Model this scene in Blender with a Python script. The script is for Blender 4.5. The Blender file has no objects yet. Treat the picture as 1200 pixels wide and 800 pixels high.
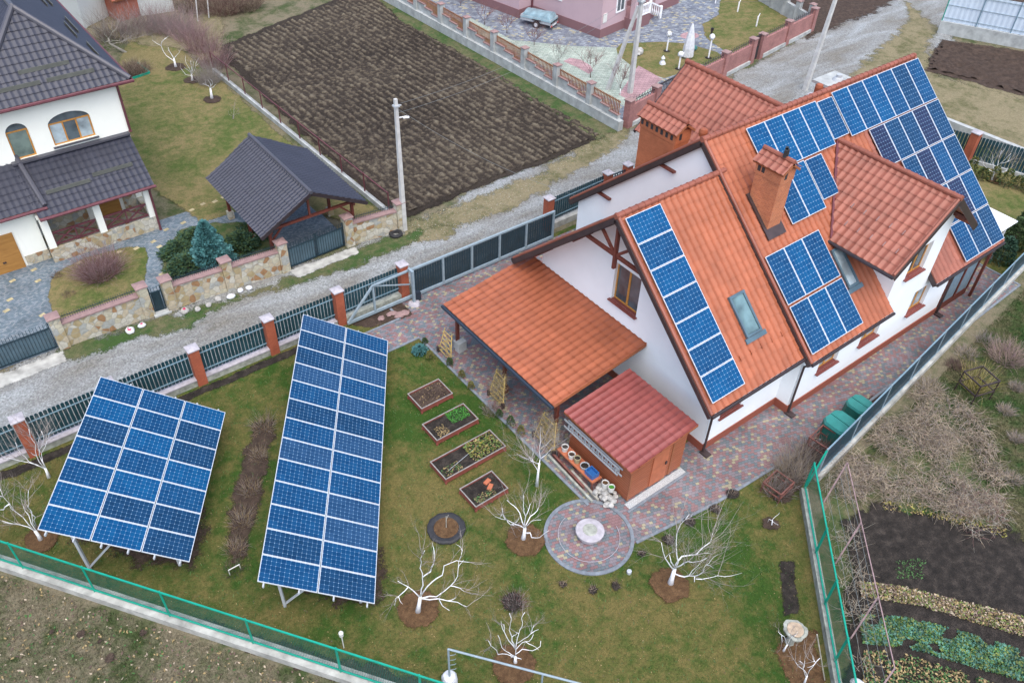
import bpy, bmesh, math, random
import numpy as np
from mathutils import Vector, Matrix, noise
R=math.radians
random.seed(7); rng=np.random.default_rng(7)
scene=bpy.context.scene
C=scene.collection
# ------------------------------------------------------------------ camera (solved from the photograph)
CW,CH=1200.,800.
FPX=980.; PIT=R(41.55); ROL=R(2.13); YAW=R(38.8); CAMH=26.
def _axes():
    cp,sp=math.cos(PIT),math.sin(PIT); cr,sr=math.cos(ROL),math.sin(ROL)
    f=np.array([0,cp,-sp]); u=np.array([0,sp,cp]); r=np.array([1.,0,0])
    a=[cr*r+sr*u,-sr*r+cr*u,f]; cy,sy=math.cos(YAW),math.sin(YAW)
    M=np.array([[cy,sy,0],[-sy,cy,0],[0,0,1]])
    return [M@v for v in a]
RT,UP,FW=_axes()
def _ray(x,y): return (x-600)/FPX*RT-(y-400)/FPX*UP+FW
def G(x,y,z=0.):
    d=_ray(x,y); t=(z-CAMH)/d[2]; return Vector((d[0]*t,d[1]*t,z))
def GX(x,y,X):
    d=_ray(x,y); t=X/d[0]; return Vector((X,d[1]*t,CAMH+d[2]*t))
def GY(x,y,Y):
    d=_ray(x,y); t=Y/d[1]; return Vector((d[0]*t,Y,CAMH+d[2]*t))
cam=bpy.data.cameras.new('camera'); co=bpy.data.objects.new('camera',cam); C.objects.link(co)
m=Matrix((( RT[0],UP[0],-FW[0],0),(RT[1],UP[1],-FW[1],0),(RT[2],UP[2],-FW[2],CAMH),(0,0,0,1)))
co.matrix_world=m; cam.sensor_width=36; cam.sensor_fit='HORIZONTAL'; cam.lens=36*FPX/CW
cam.clip_start=.3; cam.clip_end=2000; scene.camera=co
# ------------------------------------------------------------------ light
w=bpy.data.worlds.new('World'); scene.world=w; w.use_nodes=True
nt=w.node_tree; sky=nt.nodes.new('ShaderNodeTexSky'); sky.sky_type='NISHITA'; sky.sun_disc=False
SE,SA=R(64),R(-112)          # sun elevation, azimuth in the xy plane measured from +X
sky.sun_elevation=SE; sky.sun_rotation=math.pi/2-SA; sky.air_density=.85; sky.dust_density=3.; sky.ozone_density=1.2
bg=nt.nodes['Background']; bg.inputs[1].default_value=.15
nt.links.new(sky.outputs[0],bg.inputs[0])
sl=bpy.data.lights.new('sun','SUN'); sl.energy=1.3; sl.angle=R(80); sl.color=(1,.99,.97)
so=bpy.data.objects.new('sun',sl); C.objects.link(so)
sd=Vector((math.cos(SE)*math.cos(SA),math.cos(SE)*math.sin(SA),math.sin(SE)))
so.rotation_euler=sd.to_track_quat('Z','Y').to_euler()
vs=scene.view_settings; vs.view_transform='Standard'; vs.look='None'; vs.gamma=1; vs.exposure=1.06; vs.use_curve_mapping=False
# ------------------------------------------------------------------ materials
MATS={}
class NT:
    def __init__(s,name):
        s.m=bpy.data.materials.new(name); s.m.use_nodes=True; s.t=s.m.node_tree; s.b=s.t.nodes['Principled BSDF']; MATS[name]=s.m
    def n(s,ty,**k):
        o=s.t.nodes.new(ty)
        for a,b in k.items():
            if a[0]=='i' and a[1:].isdigit(): o.inputs[int(a[1:])].default_value=b
            else: setattr(o,a,b)
        return o
    def l(s,a,b): s.t.links.new(a,b)
    def coord(s,kind='Object',scale=(1,1,1),rot=(0,0,0)):
        if kind=='World': o=s.n('ShaderNodeNewGeometry').outputs['Position']
        else: o=s.n('ShaderNodeTexCoord').outputs[kind]
        mp=s.n('ShaderNodeMapping'); mp.inputs['Scale'].default_value=scale; mp.inputs['Rotation'].default_value=rot
        s.l(o,mp.inputs[0]); return mp.outputs[0]
    def noise(s,vec,scale,detail=4,rough=.55,dist=0):
        o=s.n('ShaderNodeTexNoise'); o.inputs['Scale'].default_value=scale; o.inputs['Detail'].default_value=detail
        o.inputs['Roughness'].default_value=rough; o.inputs['Distortion'].default_value=dist
        s.l(vec,o.inputs['Vector']); return o.outputs['Fac']
    def ramp(s,f,stops,mode='LINEAR'):
        o=s.n('ShaderNodeValToRGB'); cr=o.color_ramp; cr.interpolation=mode
        while len(cr.elements)<len(stops): cr.elements.new(.5)
        for e,(p,c) in zip(cr.elements,stops):
            e.position=p; e.color=(c if hasattr(c,'__len__') else (c,c,c))+(1,) if hasattr(c,'__len__') else (c,c,c,1)
        s.l(f,o.inputs[0]); return o.outputs[0]
    def mix(s,f,a,b,mode='MIX'):
        o=s.n('ShaderNodeMix'); o.data_type='RGBA'; o.blend_type=mode
        for v,i in ((f,0),(a,6),(b,7)):
            if hasattr(v,'links') or hasattr(v,'is_linked'): s.l(v,o.inputs[i])
            elif i==0: o.inputs[0].default_value=v
            else: o.inputs[i].default_value=tuple(v)+(1,)
        return o.outputs[2]
    def math(s,op,a,b=0.,c=None):
        o=s.n('ShaderNodeMath',operation=op)
        for v,i in ((a,0),(b,1),(c,2)):
            if v is None: continue
            if hasattr(v,'is_linked'): s.l(v,o.inputs[i])
            else: o.inputs[i].default_value=v
        return o.outputs[0]
    def out(s,col,rough=.8,bump=None,bs=.3,bd=.05,metal=0,spec=None):
        if hasattr(col,'is_linked'): s.l(col,s.b.inputs['Base Color'])
        else: s.b.inputs['Base Color'].default_value=tuple(col)+(1,)
        if hasattr(rough,'is_linked'): s.l(rough,s.b.inputs['Roughness'])
        else: s.b.inputs['Roughness'].default_value=rough
        s.b.inputs['Metallic'].default_value=metal
        if spec is not None: s.b.inputs['Specular IOR Level'].default_value=spec
        if bump is not None:
            o=s.n('ShaderNodeBump'); o.inputs['Strength'].default_value=bs; o.inputs['Distance'].default_value=bd
            s.l(bump,o.inputs['Height']); s.l(o.outputs[0],s.b.inputs['Normal'])
        return s.m
def simple(name,col,rough=.6,var=.15,scale=3.,metal=0,bump=0,spec=None,kind='Object'):
    q=NT(name); v=q.coord(kind); f=q.noise(v,scale,5)
    lo=tuple(c*(1-var) for c in col); hi=tuple(min(1,c*(1+var)) for c in col)
    c=q.ramp(f,[(.3,lo),(.7,hi)])
    return q.out(c,rough,f if bump else None,bump or .1,.02,metal,spec)
def scatter_col(name,stops,scale,rough=.9,detail=8,kind='World',bs=.5,bd=.04,fine=25.):
    q=NT(name); v=q.coord(kind); f=q.noise(v,scale,detail,.68); g=q.noise(v,fine,3,.6)
    h=q.math('ADD',q.math('MULTIPLY',f,.72),q.math('MULTIPLY',g,.28)); c=q.ramp(h,stops)
    return q.out(c,rough,g,bs,bd,spec=.2)
# grass types: large patches + medium + fine mottling, all in world space
def grass(name,green,tan,dark,bias=.5,sc=.16):
    q=NT(name); v=q.coord('World')
    big=q.noise(v,sc,4,.6,.6); med=q.noise(v,1.9,8,.72); fine=q.noise(v,9,5,.75); vf=q.noise(v,34,3,.75)
    a=q.math('ADD',q.math('MULTIPLY',big,.5),q.math('MULTIPLY',med,.5))
    p=q.ramp(a,[(bias-.07,0.),(bias+.08,1.)])
    c=q.mix(p,green,tan)
    d=q.ramp(fine,[(.44,0.),(.68,1.)]); c=q.mix(q.math('MULTIPLY',d,.5),c,dark)
    e=q.ramp(vf,[(.3,.6),(.7,1.36)]); c=q.mix(1.,c,e,'MULTIPLY')
    return q.out(c,.95,vf,.6,.05,spec=.15)
grass('lawn',(.038,.082,.014),(.155,.128,.045),(.02,.042,.008),.49,.17)
grass('lawn2',(.08,.112,.028),(.21,.17,.078),(.042,.058,.02),.48,.2)
grass('rough_grass',(.055,.08,.028),(.19,.165,.11),(.035,.035,.02),.47,.45)
grass('dry_grass',(.11,.11,.05),(.24,.205,.125),(.075,.07,.035),.45,.35)
grass('weeds',(.045,.09,.025),(.14,.13,.07),(.03,.045,.018),.5,.45)
scatter_col('soil',[(.3,(.011,.010,.009)),(.5,(.032,.027,.023)),(.7,(.085,.07,.058))],3.,bs=.9,bd=.08)
scatter_col('brown_soil',[(.3,(.03,.022,.018)),(.5,(.065,.045,.034)),(.7,(.12,.085,.065))],3.,bs=.9,bd=.08)
scatter_col('mulch',[(.3,(.045,.024,.012)),(.5,(.11,.062,.03)),(.72,(.20,.12,.06))],6.,bs=.9,bd=.05)
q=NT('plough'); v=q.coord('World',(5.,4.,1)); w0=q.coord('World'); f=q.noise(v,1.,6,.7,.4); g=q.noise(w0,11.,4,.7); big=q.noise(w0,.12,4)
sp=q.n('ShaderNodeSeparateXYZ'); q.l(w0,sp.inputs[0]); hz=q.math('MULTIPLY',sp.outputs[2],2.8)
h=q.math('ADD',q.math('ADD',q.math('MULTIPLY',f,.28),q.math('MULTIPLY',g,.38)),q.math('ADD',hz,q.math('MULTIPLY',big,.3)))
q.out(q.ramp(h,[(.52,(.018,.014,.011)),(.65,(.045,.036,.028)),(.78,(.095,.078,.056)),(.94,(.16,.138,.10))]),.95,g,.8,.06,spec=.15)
q=NT('gravel'); v=q.coord('World')
a=q.noise(q.coord('World',(.35,1.3,1)),.5,5,.6,.5); b=q.noise(v,14,3,.8); vo=q.n('ShaderNodeTexVoronoi'); vo.inputs['Scale'].default_value=15; q.l(v,vo.inputs['Vector'])
c=q.ramp(a,[(.34,(.17,.16,.135)),(.5,(.22,.225,.215)),(.66,(.29,.31,.31))]); st=q.ramp(vo.outputs['Color'],[(.15,.72),(.5,.98),(.95,1.3)])
c=q.mix(1.,c,st,'MULTIPLY'); c=q.mix(1.,c,q.ramp(b,[(.3,.7),(.7,1.25)]),'MULTIPLY'); q.out(c,.9,b,.8,.05)
simple('white_gravel',(.42,.44,.44),.9,.5,30,bump=.8,kind='World')
simple('concrete',(.36,.36,.33),.85,.35,2.2,bump=.3,kind='World')
simple('pale_concrete',(.37,.39,.38),.85,.25,2.,bump=.3,kind='World')
simple('cap_stone',(.38,.36,.385),.75,.2,5.)
# block paving: coloured blocks from a snapped cell noise
def paving(name,cols,size=(.2,.1),rot=0.,joint=.75):
    q=NT(name); v=q.coord('World',rot=(0,0,rot)); sp=q.n('ShaderNodeSeparateXYZ'); q.l(v,sp.inputs[0])
    yy=q.math('DIVIDE',sp.outputs[1],size[1]); row=q.math('FLOOR',yy)
    off=q.math('MULTIPLY',q.math('MODULO',row,2.),.5)
    xx=q.math('ADD',q.math('DIVIDE',sp.outputs[0],size[0]),off); col=q.math('FLOOR',xx)
    cb=q.n('ShaderNodeCombineXYZ'); q.l(col,cb.inputs[0]); q.l(row,cb.inputs[1])
    wn=q.n('ShaderNodeTexWhiteNoise',noise_dimensions='2D'); q.l(cb.outputs[0],wn.inputs['Vector'])
    st=[];p=0
    for wgt,cc in cols: st.append((p,cc)); p+=wgt
    c=q.ramp(wn.outputs['Value'],st,'CONSTANT')
    fx=q.math('ABSOLUTE',q.math('SUBTRACT',q.math('FRACT',xx),.5)); fy=q.math('ABSOLUTE',q.math('SUBTRACT',q.math('FRACT',yy),.5))
    e=q.math('MAXIMUM',q.math('GREATER_THAN',fx,.46),q.math('GREATER_THAN',fy,.43))
    c=q.mix(e,c,q.mix(1.,c,(joint*.75,)*3,'MULTIPLY'))
    d=q.noise(v,.8,5,.6); c=q.mix(1.,c,q.ramp(d,[(.3,.72),(.7,1.2)]),'MULTIPLY')
    return q.out(c,.8,e,.15,.01)
RED,BLU,YEL,LIL=(.215,.125,.125),(.125,.15,.165),(.30,.27,.18),(.20,.175,.19)
paving('mosaic_paving',[(.36,RED),(.28,BLU),(.26,LIL),(.10,YEL)],(.15,.12),.3)
paving('grey_paving',[(.3,(.13,.17,.20)),(.3,(.17,.205,.235)),(.25,(.10,.14,.165)),(.15,(.2,.23,.25))],(.12,.1),.2)
paving('blue_paving',[(.35,(.17,.19,.225)),(.3,(.24,.27,.3)),(.27,(.13,.15,.19)),(.08,(.36,.34,.24))],(.25,.2),.5)
paving('green_paving',[(.5,(.30,.355,.30)),(.5,(.35,.40,.34))],(.3,.3),.5)
paving('pink_paving',[(.5,(.38,.24,.25)),(.5,(.33,.21,.22))],(.3,.3),.5)
simple('kerb',(.17,.195,.22),.85,.25,6,kind='World')
simple('kerb_yellow',(.42,.38,.24),.85,.2,6,kind='World')
simple('tan_stone',(.36,.31,.18),.85,.3,6)
# buildings
def plaster(name,col,rough=.85):
    q=NT(name); v=q.coord('World'); f=q.noise(v,.5,5,.6); g=q.noise(v,30,2)
    lo=tuple(c*.92 for c in col); st=q.noise(q.coord('World',(3,3,.35)),1.6,5,.7); c=q.ramp(f,[(.3,lo),(.65,col)]); c=q.mix(q.ramp(st,[(.6,0.),(.8,.35)]),c,tuple(x*.82 for x in col)); return q.out(c,rough,g,.12,.01)
plaster('white_plaster',(.85,.89,.90)); plaster('cream_plaster',(.86,.87,.78)); plaster('pink_plaster',(.50,.36,.385))
plaster('pink_plinth',(.22,.115,.12)); plaster('plinth_red',(.27,.075,.045)); plaster('pale_wall',(.5,.53,.52))
def tile(name,col,rough=.42,spec=.5,dirt=.18):
    q=NT(name); v=q.coord('World'); f=q.noise(v,.9,6,.65); g=q.noise(v,12,4,.7)
    lo=tuple(c*(1-dirt) for c in col); hi=tuple(c*(1+dirt) for c in col)
    at=q.n('ShaderNodeAttribute'); at.attribute_name='tint'; c=q.ramp(f,[(.3,lo),(.7,hi)]); c=q.mix(1.,c,q.ramp(at.outputs['Fac'],[(0.,.94),(1.,1.06)]),'MULTIPLY'); st=q.noise(q.coord('World',(2.2,2.2,.5)),1.1,6,.7); c=q.mix(q.ramp(st,[(.56,0.),(.75,.3)]),c,tuple(x*.62+.01 for x in col)); c=q.mix(q.ramp(g,[(.6,0.),(.78,.25)]),c,tuple(min(1,x*1.3+.03) for x in col))
    return q.out(c,q.math('ADD',q.math('MULTIPLY',g,.15),rough-.07),spec=spec)
tile('terracotta',(.315,.095,.045),.5,.32,.2); tile('terracotta_worn',(.27,.09,.058),.5,.4,.22); tile('shed_red',(.235,.06,.052),.4,.5,.14)
tile('slate',(.034,.036,.05),.38,.45,.12); MATS['slate'].node_tree.nodes['Principled BSDF'].inputs['IOR'].default_value=1.5; tile('slate_trim',(.07,.07,.085),.45,.5,.1); tile('far_red',(.34,.10,.06),.6,.4)
simple('dark_trim',(.045,.03,.03),.45,.2,4); simple('gutter',(.03,.022,.024),.35,.2,4); simple('dark_navy',(.02,.03,.045),.4,.1,4)
simple('beam',(.13,.032,.02),.6,.3,6); simple('frame_wood',(.52,.24,.05),.45,.25,8); simple('sill',(.20,.055,.045),.5,.15,5)
simple('soffit',(.30,.105,.045),.6,.2,6)
q=NT('boards'); v=q.coord('World',(1,1,1)); sp=q.n('ShaderNodeSeparateXYZ'); q.l(v,sp.inputs[0])
fz=q.math('FRACT',q.math('MULTIPLY',sp.outputs[2],8.)); e=q.math('LESS_THAN',fz,.12)
wd=q.noise(q.coord('World',(1,1,12)),1.5,4); c=q.ramp(wd,[(.3,(.30,.085,.035)),(.7,(.42,.135,.06))]); c=q.mix(e,c,(.12,.03,.015)); q.out(c,.6,fz,.4,.02)
q=NT('garage_wood'); v=q.coord('World'); wd=q.noise(q.coord('World',(1,1,8)),1.5,4); q.out(q.ramp(wd,[(.3,(.28,.13,.03)),(.7,(.40,.20,.05))]),.5)
def glass(name,col,rough=.08):
    q=NT(name); v=q.coord('World'); f=q.noise(v,1.2,3); q.out(q.ramp(f,[(.35,tuple(c*.6 for c in col)),(.65,tuple(c*1.5 for c in col))]),rough,spec=.8); return q.m
glass('glass',(.07,.09,.10)); glass('glass_light',(.30,.36,.38)); glass('glass_teal',(.10,.17,.18)); glass('glass_green',(.12,.16,.14))
# bricks
def brick(name,c1,c2,mortar,sc=3.2,vert=True,ms=.02):
    q=NT(name); g=q.n('ShaderNodeNewGeometry'); sp=q.n('ShaderNodeSeparateXYZ'); q.l(g.outputs['Position'],sp.inputs[0])
    cb=q.n('ShaderNodeCombineXYZ'); q.l(q.math('ADD',sp.outputs[0],sp.outputs[1]),cb.inputs[0]); q.l(sp.outputs[2],cb.inputs[1])
    b=q.n('ShaderNodeTexBrick'); q.l(cb.outputs[0],b.inputs[0]); b.inputs['Color1'].default_value=c1+(1,); b.inputs['Color2'].default_value=c2+(1,)
    b.inputs['Mortar'].default_value=mortar+(1,); b.inputs['Scale'].default_value=sc; b.inputs['Mortar Size'].default_value=ms
    n_=q.noise(q.coord('World'),1.3,4); c=q.mix(1.,b.outputs[0],q.ramp(n_,[(.3,.8),(.7,1.15)]),'MULTIPLY')
    return q.out(c,.8,b.outputs['Fac'],-.3,.01)
brick('pillar_brick',(.40,.105,.05),(.33,.085,.04),(.22,.06,.035),6.)
brick('chimney_brick',(.50,.17,.07),(.38,.115,.05),(.46,.30,.2),4.4,ms=.015)
brick('chimney_brick_plain',(.42,.14,.06),(.37,.12,.05),(.28,.09,.04),5,ms=.012)
brick('pink_brick',(.36,.17,.15),(.30,.135,.125),(.22,.12,.11),2.4)
# crazy-paved stone
q=NT('stone'); v=q.coord('World'); vo=q.n('ShaderNodeTexVoronoi',feature='F1'); vo.inputs['Scale'].default_value=3.4; q.l(v,vo.inputs['Vector'])
ve=q.n('ShaderNodeTexVoronoi',feature='DISTANCE_TO_EDGE'); ve.inputs['Scale'].default_value=3.4; q.l(v,ve.inputs['Vector'])
sp=q.n('ShaderNodeSeparateColor'); q.l(vo.outputs['Color'],sp.inputs[0])
c=q.ramp(sp.outputs[0],[(.0,(.44,.38,.27)),(.25,(.36,.29,.16)),(.45,(.50,.48,.40)),(.62,(.30,.17,.08)),(.72,(.45,.42,.31)),(.88,(.34,.35,.32))],'CONSTANT')
e=q.math('LESS_THAN',ve.outputs['Distance'],.035); n_=q.noise(v,7,4); c=q.mix(1.,c,q.ramp(n_,[(.3,.78),(.7,1.12)]),'MULTIPLY')
c=q.mix(e,c,(.30,.29,.24)); q.out(c,.85,ve.outputs['Distance'],.5,.04)
simple('pink_cap',(.26,.17,.16),.8,.15,5); simple('field_stone',(.36,.355,.33),.9,.4,4,bump=.5); simple('white_paint',(.78,.79,.80),.6,.1,4)
# metals and paints
simple('picket_green',(.010,.045,.058),.45,.25,2); simple('gate_dark',(.014,.035,.048),.5,.25,2); simple('rail_blue',(.17,.27,.33),.4,.12,3)
simple('mesh_green',(.0,.28,.19),.45,.15,3); simple('steel',(.25,.32,.36),.5,.12,5); simple('alu',(.66,.69,.71),.35,.06,5,metal=.3)
simple('galv',(.40,.43,.45),.5,.1,5); simple('plum_paint',(.12,.035,.045),.55,.2,4); simple('brown_rail',(.30,.13,.06),.6,.3,3)
simple('pole_concrete',(.50,.50,.48),.85,.15,3,bump=.2); simple('wire',(.06,.065,.07),.6,.05,2); simple('wire_light',(.16,.18,.18),.6,.05,2)
simple('black_plastic',(.022,.022,.024),.6,.25,6); simple('rubber',(.02,.02,.022),.8,.2,6); simple('bin_lid',(.03,.21,.19),.4,.15,3); simple('bin_green',(.012,.11,.09),.45,.15,3)
simple('blue_plastic',(.03,.13,.35),.4,.15,3); simple('white_plastic',(.66,.66,.62),.5,.12,4); simple('tarp',(.20,.30,.34),.35,.25,3); simple('red_light',(.5,.02,.02),.3,.05,2)
simple('wrap_white',(.60,.62,.64),.5,.15,6,bump=.4); simple('magenta',(.42,.02,.09),.5,.1,5); simple('bark',(.10,.075,.06),.9,.35,8,bump=.5)
simple('limewash',(.82,.83,.84),.9,.16,9,bump=.4); simple('twig_grey',(.26,.23,.21),.9,.3,6); simple('twig_pink',(.31,.215,.215),.9,.3,6)
simple('twig_red',(.17,.085,.08),.9,.3,6); simple('twig_tan',(.30,.24,.17),.9,.35,2,kind='World'); simple('twig_brown',(.13,.085,.07),.9,.4,2,kind='World'); simple('straw',(.40,.33,.24),.9,.3,2,kind='World'); simple('vine',(.46,.37,.17),.9,.35,5)
simple('twig_pale',(.34,.32,.27),.9,.3,4)
simple('bed_rim',(.24,.225,.21),.8,.25,6); simple('wicker',(.50,.36,.12),.7,.3,7); simple('leaf_green',(.05,.13,.03),.6,.5,2,kind='World'); simple('leaf_lime',(.13,.17,.035),.6,.4,2,kind='World'); simple('leaf_blue',(.06,.17,.12),.6,.5,2,kind='World')
simple('leaf_bright',(.045,.21,.022),.6,.4,2); simple('leaf_tan',(.30,.22,.10),.8,.4,3,kind='World'); simple('leaf_yellow',(.24,.23,.04),.6,.4,3)
simple('spruce_blue',(.05,.16,.16),.7,.35,5); simple('conifer',(.04,.075,.022),.8,.4,5); simple('juniper',(.022,.065,.038),.8,.4,3); simple('conifer_gold',(.13,.125,.03),.8,.4,5)
simple('metal_sheet',(.52,.61,.70),.35,.06,1.5); simple('lichen',(.30,.315,.27),.9,.35,5); simple('orange_stone',(.40,.31,.22),.9,.3,5)
simple('brown_paint',(.17,.065,.05),.6,.3,4); simple('bed_red',(.22,.06,.045),.6,.2,4); simple('terracotta_pot',(.42,.13,.06),.7,.15,4)
simple('bluegrey_panel',(.07,.12,.15),.35,.15,2); simple('curtain',(.17,.24,.29),.6,.2,6); simple('snow_guard',(.11,.115,.10),.5,.15,3)
simple('tile_dark',(.03,.03,.034),.5,.1,3); simple('interior_dark',(.03,.03,.032),.8,.1,3)
# wire mesh infill: fine grid of see-through openings (real holes by alpha)
def netting(name,col,step=.07,wire=.16,rough=.6):
    q=NT(name); g=q.n('ShaderNodeTexCoord'); sp=q.n('ShaderNodeSeparateXYZ'); q.l(g.outputs['UV'],sp.inputs[0])
    fx=q.math('FRACT',q.math('DIVIDE',sp.outputs[0],step)); fy=q.math('FRACT',q.math('DIVIDE',sp.outputs[1],step))
    a=q.math('MAXIMUM',q.math('LESS_THAN',fx,wire),q.math('LESS_THAN',fy,wire)); q.out(col,rough); q.l(a,q.b.inputs['Alpha']); return q.m
netting('green_net',(.0,.13,.10),.06,.2); netting('plum_net',(.08,.04,.045),.08,.12); netting('navy_net',(.008,.035,.055),.05,.62)
# photovoltaic glass: uv counts cells
def pv(name,c1,c2,line=(.13,.30,.52),seed=0.):
    q=NT(name); g=q.n('ShaderNodeTexCoord'); sp=q.n('ShaderNodeSeparateXYZ'); q.l(g.outputs['UV'],sp.inputs[0])
    u,v_=sp.outputs[0],sp.outputs[1]
    fu=q.math('ABSOLUTE',q.math('SUBTRACT',q.math('FRACT',u),.5)); fv=q.math('ABSOLUTE',q.math('SUBTRACT',q.math('FRACT',v_),.5))
    ln=q.math('MAXIMUM',q.math('GREATER_THAN',fu,.472),q.math('GREATER_THAN',fv,.472))
    dia=q.math('GREATER_THAN',q.math('ADD',fu,fv),.91)
    bus=q.math('GREATER_THAN',q.math('ABSOLUTE',q.math('SUBTRACT',q.math('FRACT',q.math('MULTIPLY',u,3.)),.5)),.475)
    cb=q.n('ShaderNodeCombineXYZ'); q.l(q.math('FLOOR',u),cb.inputs[0]); q.l(q.math('FLOOR',v_),cb.inputs[1])
    wn=q.n('ShaderNodeTexWhiteNoise',noise_dimensions='2D'); q.l(cb.outputs[0],wn.inputs['Vector'])
    vv=q.noise(q.coord('World'),.8,4); f=q.math('ADD',q.math('MULTIPLY',wn.outputs['Value'],.35),q.math('MULTIPLY',vv,.65))
    c=q.ramp(f,[(.25,c1),(.75,c2)]); c=q.mix(q.math('MULTIPLY',bus,.16),c,line); c=q.mix(q.math('MULTIPLY',ln,.4),c,line); c=q.mix(dia,c,(.40,.55,.68))
    return q.out(c,.2,spec=.2)
pv('pv_blue',(.003,.036,.105),(.006,.060,.155)); pv('pv_mid',(.004,.028,.075),(.008,.046,.115)); pv('pv_purple',(.012,.016,.045),(.02,.027,.068)); pv('pv_grey',(.010,.042,.105),(.02,.064,.145)); pv('pv_bright',(.002,.046,.135),(.004,.074,.19))
# ------------------------------------------------------------------ mesh builder
class MB:
    def __init__(s): s.v=[]; s.f=[]; s.mi=[]; s.uv=[]; s.k=0; s.hasuv=False
    def mat(s,k): s.k=k; return s
    def poly(s,pts,uv=None):
        n=len(s.v); s.v+= [tuple(p) for p in pts]; s.f.append(tuple(range(n,n+len(pts)))); s.mi.append(s.k)
        s.uv.append(uv); 
        if uv: s.hasuv=True
        return s
    def raw(s,vs,fs):
        n=len(s.v); s.v+=[tuple(p) for p in vs]
        for f in fs: s.f.append(tuple(i+n for i in f)); s.mi.append(s.k); s.uv.append(None)
        return s
    def frame(s,o,x,y,z,a,b,c):   # box with origin corner o, axes x,y,z (unit) lengths a,b,c
        o,x,y,z=Vector(o),Vector(x)*a,Vector(y)*b,Vector(z)*c
        P=[o,o+x,o+x+y,o+y,o+z,o+x+z,o+x+y+z,o+y+z]
        if x.cross(y).dot(z)<0: fs=[(0,1,2,3),(4,7,6,5),(0,4,5,1),(1,5,6,2),(2,6,7,3),(3,7,4,0)]
        else: fs=[(0,3,2,1),(4,5,6,7),(0,1,5,4),(1,2,6,5),(2,3,7,6),(3,0,4,7)]
        return s.raw(P,fs)
    def box(s,x0,x1,y0,y1,z0,z1): return s.frame((x0,y0,z0),(1,0,0),(0,1,0),(0,0,1),x1-x0,y1-y0,z1-z0)
    def cbox(s,c,sx,sy,sz,rz=0):
        X=Vector((math.cos(rz),math.sin(rz),0)); Y=Vector((-math.sin(rz),math.cos(rz),0))
        return s.frame(Vector(c)-X*sx/2-Y*sy/2,X,Y,(0,0,1),sx,sy,sz)
    def bar(s,a,b,w,h,up=(0,0,1)):
        a,b=Vector(a),Vector(b); d=b-a; L=d.length
        if L<1e-6: return s
        d/=L; u=Vector(up)
        if abs(d.dot(u))>.98: u=Vector((1,0,0))
        x=d.cross(u).normalized(); y=x.cross(d).normalized()
        return s.frame(a-x*w/2-y*h/2,d,x,y,L,w,h)
    def tube(s,pts,rad,n=6,cap=True):
        pts=[Vector(p) for p in pts]; 
        if not hasattr(rad,'__len__'): rad=[rad]*len(pts)
        base=len(s.v); prev=None
        for i,p in enumerate(pts):
            d=(pts[min(i+1,len(pts)-1)]-pts[max(i-1,0)])
            d=d.normalized() if d.length>1e-7 else Vector((0,0,1))
            if prev is None: x=d.orthogonal().normalized()
            else:
                x=prev-d*prev.dot(d); x=x.normalized() if x.length>1e-5 else d.orthogonal().normalized()
            prev=x; y=d.cross(x)
            for k in range(n):
                a=2*math.pi*k/n; s.v.append(tuple(p+(x*math.cos(a)+y*math.sin(a))*rad[i]))
        for i in range(len(pts)-1):
            for k in range(n):
                a=base+i*n+k; b=base+i*n+(k+1)%n; s.f.append((a,b,b+n,a+n)); s.mi.append(s.k); s.uv.append(None)
        if cap:
            s.f.append(tuple(base+k for k in reversed(range(n)))); s.mi.append(s.k); s.uv.append(None)
            e=base+(len(pts)-1)*n; s.f.append(tuple(e+k for k in range(n))); s.mi.append(s.k); s.uv.append(None)
        return s
    def lathe(s,c,prof,n=24,wob=0.,seed=0):
        c=Vector(c); pts=[]; base=len(s.v); rr=random.Random(seed); w_=[1+rr.uniform(-wob,wob) for _ in range(n)]
        for r,z in prof:
            for k in range(n):
                a=2*math.pi*k/n; s.v.append((c.x+r*w_[k]*math.cos(a),c.y+r*w_[k]*math.sin(a),c.z+z))
        for i in range(len(prof)-1):
            for k in range(n):
                a=base+i*n+k; b=base+i*n+(k+1)%n; s.f.append((a,b,b+n,a+n)); s.mi.append(s.k); s.uv.append(None)
        s.f.append(tuple(base+k for k in reversed(range(n)))); s.mi.append(s.k); s.uv.append(None)
        e=base+(len(prof)-1)*n; s.f.append(tuple(e+k for k in range(n))); s.mi.append(s.k); s.uv.append(None)
        return s
    def prism(s,pts,ext):   # planar polygon extruded by vector ext
        pts=[Vector(p) for p in pts]; ext=Vector(ext); n=len(pts)
        nrm=Vector((0,0,0))
        for i in range(n): nrm+=pts[i].cross(pts[(i+1)%n])
        if nrm.dot(ext)>0: pts=pts[::-1]
        vs=pts+[p+ext for p in pts]; fs=[tuple(range(n)),tuple(range(2*n-1,n-1,-1))]
        for i in range(n): j=(i+1)%n; fs.append((j,i,i+n,j+n))
        return s.raw(vs,fs)
    def mesh(s,name,mats,loc=(0,0,0),smooth=False):
        me=bpy.data.meshes.new(name); L=Vector(loc)
        me.from_pydata([(a-L.x,b-L.y,c-L.z) for a,b,c in s.v],[],s.f)
        if isinstance(mats,str): mats=[mats]
        for q_ in mats: me.materials.append(MATS[q_])
        if len(mats)>1: me.polygons.foreach_set('material_index',s.mi)
        if s.hasuv:
            ul=me.uv_layers.new(name='UVMap'); k=0
            for f,u in zip(s.f,s.uv):
                for j in range(len(f)):
                    ul.data[k].uv=u[j] if u else (0,0); k+=1
        if smooth: me.polygons.foreach_set('use_smooth',[True]*len(me.polygons))
        return me
def wloc(o):
    v=Vector((0,0,0))
    while o is not None: v+=o.location; o=o.parent
    return v
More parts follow.
